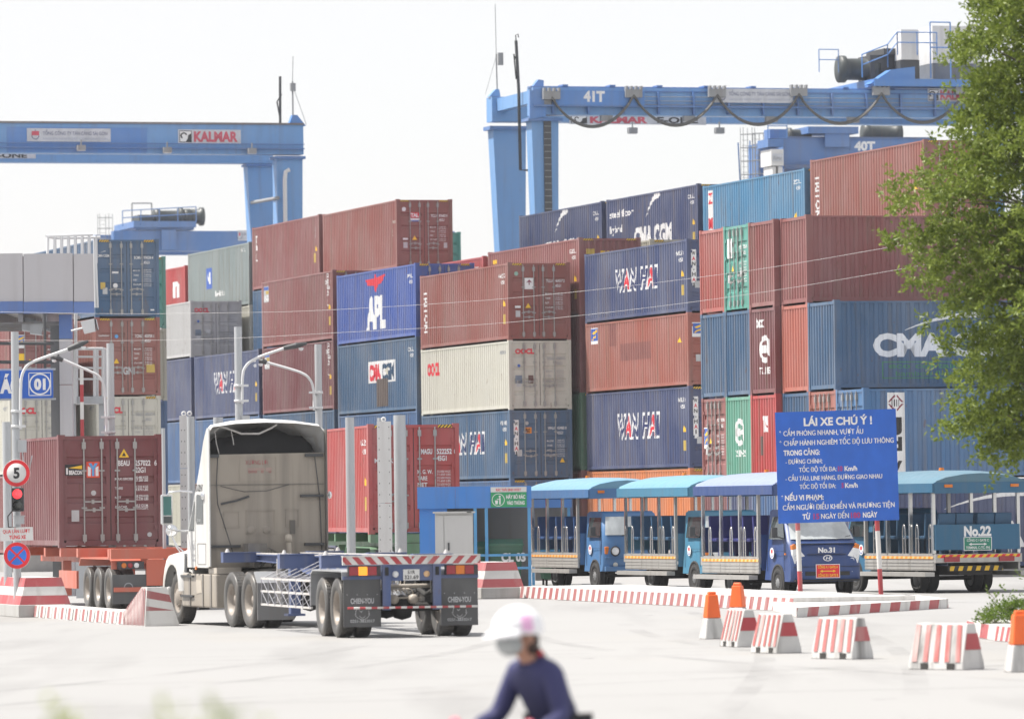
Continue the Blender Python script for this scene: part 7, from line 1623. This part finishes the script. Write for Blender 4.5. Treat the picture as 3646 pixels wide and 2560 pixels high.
# ================================================================ concrete blocks, bollards
def block(label, dx, dy, alpha, L_=.86, Wd=.42, H_=.575):
    p = gnd(dx, dy); al = R(alpha); ax = Vector((-math.cos(al), math.sin(al), 0)); ex = Vector((math.sin(al), math.cos(al), 0))
    t = thing('concrete_barrier', label, 'barrier', p, math.atan2(ex.y, ex.x) + 0, 'striped concrete blocks in a row')
    # local x = along the end (to the right), local y = along the block (away to the left)
    m = B(); i = Wd * .33; e = .03
    m.add([(0,0,.0),(Wd,0,.0),(Wd,L_,.0),(0,L_,.0),(.012,.004,.10),(Wd-.012,.004,.10),(Wd-.012,L_-.004,.10),(.012,L_-.004,.10),(i,e,H_),(Wd-i,e,H_),(Wd-i,L_-e,H_),(i,L_-e,H_)],
          [(3,2,1,0),(0,1,5,4),(1,2,6,5),(2,3,7,6),(3,0,4,7),(4,5,9,8),(5,6,10,9),(6,7,11,10),(7,4,8,11),(8,9,10,11)]); m.build('concrete_body', M_BLK, t, .014)
    n_ = Vector((-(H_ - .1), 0, i - .012)).normalized()                            # flank facing left
    def fl(s_, v): q0 = Vector((.012, L_ - .004, .10)).lerp(Vector((.012, .004, .10)), s_); q1 = Vector((i, L_ - e, H_)).lerp(Vector((i, e, H_)), s_); q2 = Vector((0, L_ * (1 - s_), 0)); return (q0.lerp(q1, (v - .18) / .82) if v >= .18 else q2.lerp(q0, v / .18)) + n_ * .009
    m = B(); N = 5
    for k in range(N):
        s0 = (k + .28) / N - .01; s1 = s0 + .46 / N; pts = []
        for v in (.18, .5, .75, .97): sh = (v - .5) * -.06; pts.append((fl(max(0, min(1, s0 + sh)), v), fl(max(0, min(1, s1 + sh)), v)))
        for (a0, a1), (b0, b1) in zip(pts, pts[1:]): m.add([a0, a1, b1, b0], [(0, 1, 2, 3)])
    m.build('painted_stripes', INK['blockred'], t)
    m = B(); f = lambda u, v: Vector((.012, .004, .10)).lerp(Vector((Wd - .012, .004, .10)), u).lerp(Vector((i, e, H_)).lerp(Vector((Wd - i, e, H_)), u), v) + Vector((0, -.008, 0))
    m.add([f(.03, .32), f(.97, .32), f(.97, .74), f(.03, .74)], [(0, 1, 2, 3)]); m.build('painted_band', INK['kred'], t)
    for k in (.22, .70): m = B(); y = L_ * k; m.box(-.006, .06, y - .06, y + .06, .0, .085); m.build('fork_slot', plain('slot_dark', (0.05, 0.048, 0.045), .9), t)
M_BLK = weathered('block_white', (0.56, 0.555, 0.54), dirt=(0.12, 0.115, 0.11), dirt_amt=.75, rust=.3); INK['blockred'] = weathered('block_red', (0.42, 0.11, 0.10), dirt=(0.5, 0.45, 0.43), dirt_amt=.8, rust=.1)
block('striped concrete block next to the white-based orange bollard', 1652, 1451, 74); block('striped concrete block second from the orange bollard, chipped top corner', 1741, 1465, 66); block('striped concrete block standing apart, third from the orange bollard', 1910, 1478, 51); block('striped concrete block nearest the planted kerb at the end of the row', 2158, 1502, 44, .92, .46, .60)
M_ORP = plain('orange_plastic', (0.80, 0.135, 0.025), .45)
def bollard(label, p, rz, two=True, s=1.0):
    t = thing('traffic_bollard', label, 'bollard', p, rz, 'orange bollards')
    m = B(); m.frustum((-.18*s, .18*s, -.17*s, .17*s), (-.125*s, .125*s, -.11*s, .11*s), .0, .34*s)
    m.build('base', M_BLK, t, .02); m = B(); m.frustum((-.122*s, .122*s, -.106*s, .106*s), (-.085*s, .085*s, -.07*s, .07*s), .342*s, .72*s); m.frustum((-.07*s, .07*s, -.05*s, .05*s), (-.062*s, .062*s, -.04*s, .04*s), .721*s, .77*s); m.build('upper', M_ORP, t, .015)
bollard('orange bollard with white base at the start of the striped blocks', gnd(1597, 1432), .3); bollard('orange bollard half hidden behind the first striped block', gnd(1655, 1405), -.4, s=1.02); bollard('orange bollard by the edge of the planted kerb', gnd(2288, 1506), .2, s=1.02)

# ================================================================ leaves
def leaf_material(name, c0, c1):
    m, nt, p = new_mat(name); out = nt.nodes['Material Output']
    n = noise(nt, 9.0, (1, 1, 1), 3); c = mixc(nt, ramp(nt, n, .3, .7), c0, c1)
    nt.links.new(c, p.inputs['Base Color']); p.inputs['Roughness'].default_value = .45; p.inputs['Specular IOR Level'].default_value = .3
    tr = nt.nodes.new('ShaderNodeBsdfTranslucent'); nt.links.new(c, tr.inputs[0]); mx = nt.nodes.new('ShaderNodeMixShader'); mx.inputs[0].default_value = .35
    nt.links.new(p.outputs[0], mx.inputs[1]); nt.links.new(tr.outputs[0], mx.inputs[2]); nt.links.new(mx.outputs[0], out.inputs[0]); MATS[name] = m; return m
M_LEAF = leaf_material('tree_leaf', (0.10, 0.155, 0.022), (0.26, 0.315, 0.055)); M_LEAFS = leaf_material('shrub_leaf', (0.075, 0.14, 0.018), (0.19, 0.27, 0.04)); M_LEAFY = leaf_material('weed_leaf', (0.22, 0.28, 0.04), (0.36, 0.40, 0.08)); M_BARK = weathered('bark', (0.10, 0.08, 0.06), rust=0)
rnd = random.Random(11)
def rv(): 
    while True:
        v = Vector((rnd.uniform(-1, 1), rnd.uniform(-1, 1), rnd.uniform(-1, 1)))
        if 0 < v.length <= 1: return v.normalized()
def add_leaf(V, F, p, d, ln_, wd):
    s = d.cross(rv()); s = (s.normalized() if s.length > 1e-4 else d.orthogonal().normalized()) * wd / 2; b = len(V)
    n = d.cross(s).normalized() * ln_ * .10
    V += [p, p + d * ln_ * .5 + s + n, p + d * ln_, p + d * ln_ * .5 - s + n]; F.append((b, b+1, b+2, b+3))
def spray(V, F, TV, p, d, length, n, ln_, wd):
    q = p; dd = d.copy(); pts = [p]; k = 5
    for i in range(k): dd = (dd + rv() * .22 + Vector((0, 0, -.06))).normalized(); q = q + dd * length / k; pts.append(q)
    TV.append(pts)
    for i in range(n):
        t = (i + rnd.random()) / n * k; j = min(int(t), k - 1); c = pts[j].lerp(pts[j+1], t - j); o = rv() * rnd.uniform(.0, .07)
        add_leaf(V, F, c + o, ((pts[j+1] - pts[j]).normalized() * .5 + rv() * .9 + Vector((0, 0, .25))).normalized(), ln_ * rnd.uniform(.7, 1.25), wd * rnd.uniform(.7, 1.2))
# tree at the right edge
TX, TY = 9.7, 90.0; EXT = [(2.75, 7.5), (3.1, 6.9), (3.46, 6.62), (3.95, 6.45), (4.44, 6.2), (4.86, 6.75), (5.2, 6.4), (5.56, 6.0), (6.1, 5.6), (6.5, 5.75), (6.95, 5.55), (7.4, 6.1), (7.8, 6.35), (8.3, 6.6), (8.63, 6.8), (9.0, 6.5), (9.33, 6.45), (9.7, 6.8), (10.0, 7.0), (11, 7.2), (12, 7.9), (13, 9.0)]
EXT = [(z_, x_ + .10) for z_, x_ in EXT]
def left_x(z):
    for (a, x), (b, y) in zip(EXT, EXT[1:]):
        if a <= z <= b: return x + (y - x) * (z - a) / (b - a)
    return 9
t = thing('leafy_tree', 'leafy green tree overhanging the right-hand containers', 'tree', (TX, TY, 0))
V, F, TV = [], [], []
O = Vector((TX, TY, 0)); clumps = []; pads = []
z = 2.95
while z < 12.8:                                             # leafy boughs in ragged tiers
    nb = 9
    for k in range(nb):
        phi = 2 * PI * k / nb + rnd.uniform(-.3, .3); c_ = max(0, -math.cos(phi)) ** 2
        gen = 3.4 * math.sqrt(max(.05, 1 - ((z - 7.6) / 5.4) ** 2)); r_ = (TX - left_x(z)) * c_ + gen * (1 - c_); pads.append((phi, r_ * rnd.uniform(.72, 1.0), z + rnd.uniform(-.2, .2)))
    for k in range(3): pads.append((PI + rnd.uniform(-.42, .42), (TX - left_x(z)) * rnd.uniform(.78, 1.0), z + rnd.uniform(-.22, .22)))
    z += .58
for phi, r_, z in pads:
    out = Vector((math.cos(phi), math.sin(phi), 0)); sd = Vector((-out.y, out.x, 0)); r0 = r_ * .30; clumps.append((out * r_ * .7 + Vector((0, 0, z)), phi, .7))
    for j in range(44):
        f = rnd.random() ** .8; rr = r0 + (r_ - r0) * f; half = .75 * (1 - .62 * f); up = .22 * math.sin(PI * f) + .10 * (1 - f)
        c = out * rr + sd * rnd.uniform(-half, half) + Vector((0, 0, z + up + rnd.gauss(0, .10) - .10 * f))
        d = (out * .75 + rv() * .75 + Vector((0, 0, .12))).normalized(); spray(V, F, TV, c, d, rnd.uniform(.18, .42), 17, .10, .046)
m = B(); m.v = [tuple(v) for v in V]; m.f = F; m.smooth = [False] * len(F); me = bpy.data.meshes.new('crown'); me.from_pydata(m.v, [], m.f); me.update(); cr = obj('crown', me, M_LEAF, t); cr['kind'] = 'stuff'
m = B(); m.pipe([(0, 0, 0), (.05, .02, 1.2), (-.05, 0, 2.6), (.02, .05, 4.2), (0, 0, 6.5), (.1, 0, 9)], [.24, .20, .18, .15, .10, .05], 10); m.build('trunk', M_BARK, t)
m = B()
for c, phi, f in clumps: z0 = max(2.2, min(8.5, c.z - rnd.uniform(.4, 1.4))); p0 = Vector((0, 0, z0)); mid = p0.lerp(c, .55) + Vector((0, 0, .12)); m.pipe([p0, mid, c], [.045, .026, .010], 5)
m.build('limbs', M_BARK, t)
# planted kerb with shrub
kerb_run('planted kerb with red, white, black and orange paint', [gnd(2165, 1424), gnd(2232, 1437), gnd(2420, 1452)], .24, 1.4, [4, 30], ['kred', 'kwhite'], .3)
sp = gnd(2262, 1432) + Vector((.35, .55, .0)); t = thing('shrub', 'low bright green shrub growing in the planted kerb', 'shrub', (sp.x, sp.y, .2)); V, F, TV = [], [], []
for k in range(330):
    d = rv(); d.z = abs(d.z); c = Vector((d.x * .78, d.y * .45, .08 + d.z * .30)) * rnd.uniform(.5, 1) ** .5; spray(V, F, TV, c, (d + rv() * .6).normalized(), .12, 13, .05, .024)
for (x, h) in ((-.05, .78), (.12, .66), (-.32, .50), (.30, .62), (-.55, .46), (.45, .8)):
    for q in range(5): spray(V, F, TV, Vector((x, rnd.uniform(-.1, .1), h * q / 5 + .1)), (Vector((0, 0, 1)) + rv() * .7).normalized(), .18, 8, .075, .03)
me = bpy.data.meshes.new('foliage'); me.from_pydata([tuple(v) for v in V], [], F); me.update(); o = obj('foliage', me, M_LEAFS, t); o['kind'] = 'stuff'
m = B()
for pts in TV[::6]: m.pipe([Vector((pts[0].x * .3, pts[0].y * .3, -.02)), pts[0], pts[-1]], .006, 4)
m.build('stems', M_BARK, t)
# roadside weeds close to the camera
def weed(label, x, Y, top, n, wdx):
    t = thing('roadside_weed', label, 'plant', (x, Y, 0)); V, F, TV = [], [], []; m = B()
    for k in range(n):
        a = rnd.uniform(-wdx, wdx); h = top * rnd.uniform(.93, 1.0) * (1 - .05 * abs(a) / wdx); y = rnd.uniform(-.1, .1)
        m.pipe([(a * .35, y, 0), (a * .6, y, h * .5), (a, y, h)], .006, 4)
        for q in range(9): spray(V, F, TV, Vector((a, y, h * (.55 + .45 * q / 8))), (Vector((rnd.uniform(-1, 1), rnd.uniform(-1, 1), .9))).normalized(), .08, 5, .055, .022)
    m.build('stems', M_LEAFY, t); me = bpy.data.meshes.new('foliage'); me.from_pydata([tuple(v) for v in V], [], F); me.update(); o = obj('foliage', me, M_LEAFY, t); o['kind'] = 'stuff'
px = lambda dx, Y: ray(dx, 1600).x / ray(dx, 1600).y * Y
weed('broad clump of blurred yellow-green weeds close to the camera', px(440, 14), 14, at(440, 1572, 14).z, 7, .09); weed('small blurred yellow-green weed tip close to the camera', px(150, 14), 14, at(150, 1594, 14).z, 4, .05)
# ================================================================ scooter and rider
PS = R(40); SX = px(1160, 34) + .24 * math.cos(PS); SY_ = 34 + .24 * math.sin(PS); rzs = PI + PS
M_PINK = plain('pink_plastic', (0.62, 0.10, 0.16), .3); M_SHELL = plain('scooter_white', (0.62, 0.62, 0.63), .25); M_SEATB = plain('seat_vinyl', (0.03, 0.03, 0.032), .5)
t = thing('motor_scooter', 'white and pink motor scooter under the helmeted rider', 'scooter', (SX, SY_, 0), rzs)
wheel(t, .72, 0, 1, .25, .10, False, M_TYRE2, MATS['grey_wheel_disc']); wheel(t, -.55, 0, 1, .25, .11, False, M_TYRE2, MATS['grey_wheel_disc'])
loft([[(x, s * hw_ * k, z) for s, k, z in ((1, .7, z0), (1, 1, (z0 + z1) / 2), (1, .8, z1), (-1, .8, z1), (-1, 1, (z0 + z1) / 2), (-1, .7, z0))] for x, hw_, z0, z1 in ((-.85, .06, .52, .66), (-.55, .15, .42, .72), (-.15, .17, .38, .72), (.12, .14, .30, .60), (.18, .13, .28, .34), (.42, .14, .28, .34))], M_SHELL, 'body_shell', t, closed=True)
loft([[(x + dx_, y, z) for y, dx_ in ((-.19, -.05), (-.1, .02), (0, .04), (.1, .02), (.19, -.05))] for x, z in ((.42, .30), (.50, .45), (.52, .62), (.50, .80), (.46, .90))], M_SHELL, 'leg_shield', t)
m = B(); m.prism([(-.78, .73), (.10, .70), (.14, .76), (-.1, .80), (-.4, .80), (-.78, .82)], -.13, .13, 'y'); m.build('seat', M_SEATB, t, .03)
m = B(); m.tube((.72, .10, .25), (.50, .06, .88), .025, 8); m.tube((.72, -.10, .25), (.50, -.06, .88), .025, 8); m.build('front_fork', M_STAIN, t)
m = B(); m.lathe([(.30, -.06), (.33, 0), (.30, .06)], (.72, 0, .25), (0, 1, 0), 16, 0, PI); m.build('front_fender', M_PINK, t)
m = B(); m.pipe([(.39, .34, .87), (.47, .2, .89), (.50, 0, .88), (.47, -.2, .89), (.39, -.34, .87)], .013, 7); m.build('handlebar', M_DARKST, t)
loft([[(x, s * hw_, z) for s, z in ((1, z0), (1, z1), (-1, z1), (-1, z0))] for x, hw_, z0, z1 in ((.40, .13, .82, .91), (.52, .12, .80, .91), (.60, .08, .82, .88))], M_SHELL, 'headlamp_cowl', t, closed=True)
for s in (1, -1):
    m = B(); m.pipe([(.44, s * .25, .89), (.46, s * .30, .90), (.44, s * .34, .90)], .007, 5); m.lathe([(0, -.012), (.05, -.01), (.055, .01), (0, .015)], (.44, s * .34, .90), (-1, 0, 0), 14); m.build('mirror', M_PINK, t)
    m = B(); m.tube((.39, s * .34, .87), (.44, s * .24, .885), .018, 8); m.build('grip', M_RUBBER, t)
def skin_obj(name, pts, edges, mat, parent, root=0, sub=2):
    me = bpy.data.meshes.new(name); me.from_pydata([p[0] for p in pts], edges, []); me.update(); o = obj(name, me, mat, parent)
    sk = o.modifiers.new('skin', 'SKIN'); sk.use_smooth_shade = True
    lay = me.skin_vertices[0] if me.skin_vertices else None
    if lay is None:
        bm = bmesh.new(); bm.from_mesh(me); bm.verts.layers.skin.verify(); bm.to_mesh(me); bm.free(); lay = me.skin_vertices[0]
    for i, p in enumerate(pts): lay.data[i].radius = p[1] if isinstance(p[1], tuple) else (p[1], p[1]); lay.data[i].use_root = (i == root)
    s_ = o.modifiers.new('subd', 'SUBSURF'); s_.levels = sub; s_.render_levels = sub
    return o
M_SKIN = plain('skin', (0.42, 0.22, 0.15), .5); M_JACK = plain('navy_jacket', (0.030, 0.032, 0.10), .75, var=.25); M_TROU = plain('dark_trousers', (0.025, 0.025, 0.03), .8)
pe = thing('person', 'person in navy jacket, white helmet and grey face mask riding a scooter', 'person', (SX, SY_, 0), rzs)
J = {}; P_ = []; E_ = []
def jv(n, co, r): J[n] = len(P_); P_.append((co, r)); return J[n]
def je(a, b): E_.append((J[a], J[b]))
jv('pelvis', (-.08, 0, .86), (.11, .09)); jv('waist', (-.03, 0, 1.0), (.10, .08)); jv('chest', (.06, 0, 1.16), (.11, .07)); jv('neck0', (.14, 0, 1.27), .055); jv('neck1', (.18, 0, 1.33), .048); jv('head0', (.22, 0, 1.40), .085); jv('head1', (.235, 0, 1.48), .095)
for a, b in (('pelvis', 'waist'), ('waist', 'chest'), ('chest', 'neck0'), ('neck0', 'neck1'), ('neck1', 'head0'), ('head0', 'head1')): je(a, b)
for s, n in ((1, 'l'), (-1, 'r')):
    jv('sh' + n, (.09, s * .16, 1.19), .045); jv('el' + n, (.14, s * .28, .95), .042); jv('wr' + n, (.34, s * .31, .885), .030); jv('pa' + n, (.395, s * .305, .90), (.034, .018))
    je('chest', 'sh' + n); je('sh' + n, 'el' + n); je('el' + n, 'wr' + n); je('wr' + n, 'pa' + n)
    for k in range(4):
        y = s * (.275 + .020 * k); jv('f%d%s' % (k, n), (.435, y, .898), .0095); jv('g%d%s' % (k, n), (.442 - .002 * k, y, .868), .009); jv('h%d%s' % (k, n), (.410, y, .852), .008); je('pa' + n, 'f%d%s' % (k, n)); je('f%d%s' % (k, n), 'g%d%s' % (k, n)); je('g%d%s' % (k, n), 'h%d%s' % (k, n))
    jv('t0' + n, (.38, s * .265, .885), .011); jv('t1' + n, (.405, s * .258, .858), .009); je('pa' + n, 't0' + n); je('t0' + n, 't1' + n)
    jv('hip' + n, (-.08, s * .10, .84), .085); jv('kn' + n, (.34, s * .14, .74), .062); jv('an' + n, (.26, s * .12, .38), .042); jv('to' + n, (.38, s * .12, .345), .035); je('pelvis', 'hip' + n); je('hip' + n, 'kn' + n); je('kn' + n, 'an' + n); je('an' + n, 'to' + n)
skin_obj('body', P_, E_, M_SKIN, pe)
jk = [((-.10, 0, .84), (.165, .15)), ((-.03, 0, 1.0), (.155, .135)), ((.07, 0, 1.15), (.17, .125)), ((.15, 0, 1.285), (.078, .075)), ((.10, .175, 1.20), .078), ((.14, .29, .95), .062), ((.32, .312, .89), .048), ((.10, -.175, 1.20), .078), ((.14, -.29, .95), .062), ((.32, -.312, .89), .048)]
skin_obj('jacket', jk, [(0, 1), (1, 2), (2, 3), (2, 4), (4, 5), (5, 6), (2, 7), (7, 8), (8, 9)], M_JACK, pe)
skin_obj('trousers', [((-.08, 0, .85), (.15, .13)), ((-.06, .11, .84), .10), ((.34, .14, .745), .078), ((.265, .12, .42), .058), ((-.06, -.11, .84), .10), ((.34, -.14, .745), .078), ((.265, -.12, .42), .058)], [(0, 1), (1, 2), (2, 3), (0, 4), (4, 5), (5, 6)], M_TROU, pe)
hc = Vector((.225, 0, 1.475))
def dome(m, c, r, z0, z1, n=20, sq=(1, 1, 1), a0=0, a1=2*PI):
    m.M = Matrix.Translation(c) @ Matrix.Diagonal((*sq, 1)); m.lathe([(r * math.cos(a), r * math.sin(a)) for a in [z0 + (z1 - z0) * k / 8 for k in range(9)]], (0, 0, 0), (0, 0, 1), n, a0, a1); m.M = Matrix.Identity(4)
m = B(); dome(m, hc, .148, -.25, PI / 2, 24, (1.10, .95, .92)); hel = m.build('helmet', plain('white_helmet', (0.80, 0.80, 0.82), .15), pe)
m = B(); dome(m, hc + Vector((-.02, 0, .0)), .156, -.10, .60, 24, (1.10, .955, .92), PI * .70, PI * 1.45); m.build('helmet_patch', plain('pink_patch', (0.72, 0.40, 0.62), .2), hel)
V = []; N = 9
for k in range(N): a = -1.15 + 2.3 * k / (N - 1); V += [(.225 + .155 * math.cos(a), .140 * math.sin(a), 1.475), (.225 + .155 * math.cos(a) + .095 * math.cos(a), .155 * math.sin(a), 1.425)]
m = B(); m.add(V, [(2*k, 2*k+1, 2*k+3, 2*k+2) for k in range(N-1)], True); vs_ = m.build('visor', MATS['white_helmet'], hel); sm2 = vs_.modifiers.new('thick', 'SOLIDIFY'); sm2.thickness = .006
m = B(); m.M = Matrix.Translation((.295, 0, 1.385)) @ Matrix.Diagonal((.075, .088, .075, 1)); m.lathe([(math.cos(a), math.sin(a)) for a in [-PI/2 + PI * k / 8 for k in range(9)]], (0, 0, 0), (0, 0, 1), 16); m.M = Matrix.Identity(4); m.build('face_mask', plain('grey_mask', (0.36, 0.38, 0.38), .8), pe)
m = B(); m.M = Matrix.Translation((.308, 0, 1.425)) @ Matrix.Diagonal((.018, .012, .03, 1)); m.lathe([(math.cos(a), math.sin(a)) for a in [-PI/2 + PI * k / 6 for k in range(7)]], (0, 0, 0), (0, 0, 1), 10); m.M = Matrix.Identity(4); m.build('nose', M_SKIN, pe)
for s in (1, -1):
    m = B(); m.M = Matrix.Translation((.300, s * .034, 1.440)) @ Matrix.Diagonal((.010, .014, .009, 1)); m.lathe([(math.cos(a), math.sin(a)) for a in [-PI/2 + PI * k / 6 for k in range(7)]], (0, 0, 0), (0, 0, 1), 8); m.M = Matrix.Identity(4); m.build('eye', M_RUBBER, pe)
    m = B(); m.M = Matrix.Translation((.21, s * .094, 1.42)) @ Matrix.Diagonal((.024, .010, .034, 1)); m.lathe([(math.cos(a), math.sin(a)) for a in [-PI/2 + PI * k / 6 for k in range(7)]], (0, 0, 0), (0, 0, 1), 8); m.M = Matrix.Identity(4); m.build('ear', M_SKIN, pe)
m = B(); m.M = Matrix.Translation((.165, 0, 1.40)) @ Matrix.Diagonal((.075, .088, .10, 1)); m.lathe([(math.cos(a), math.sin(a)) for a in [-PI/2 + PI * k / 8 for k in range(9)]], (0, 0, 0), (0, 0, 1), 14); m.M = Matrix.Identity(4); m.pipe([(.12, 0, 1.36), (.07, .02, 1.30), (.06, .03, 1.20)], [.04, .035, .012], 8); m.build('hair', plain('dark_hair', (0.035, 0.018, 0.014), .5), pe)
m = B(); m.pipe([(.10, .03, 1.335), (.085, .035, 1.32), (.10, .04, 1.305)], .02, 8); m.build('hair_tie', INK['signred'], pe)
# ================================================================ air
m = B(); m.box(-420, 420, -60, 470, -1, 42); hz = m.build('haze', None)
hm = bpy.data.materials.new('pale_haze'); hm.use_nodes = True; hn = hm.node_tree; hn.nodes.remove(hn.nodes['Principled BSDF'])
pv = hn.nodes.new('ShaderNodeVolumePrincipled'); pv.inputs['Color'].default_value = (0.93, 0.95, 1.0, 1); pv.inputs['Density'].default_value = 0.00018; pv.inputs['Anisotropy'].default_value = 0.3
hn.links.new(pv.outputs[0], hn.nodes['Material Output'].inputs['Volume']); hz.material_slots[0].material = hm; tag(hz, kind='stuff')
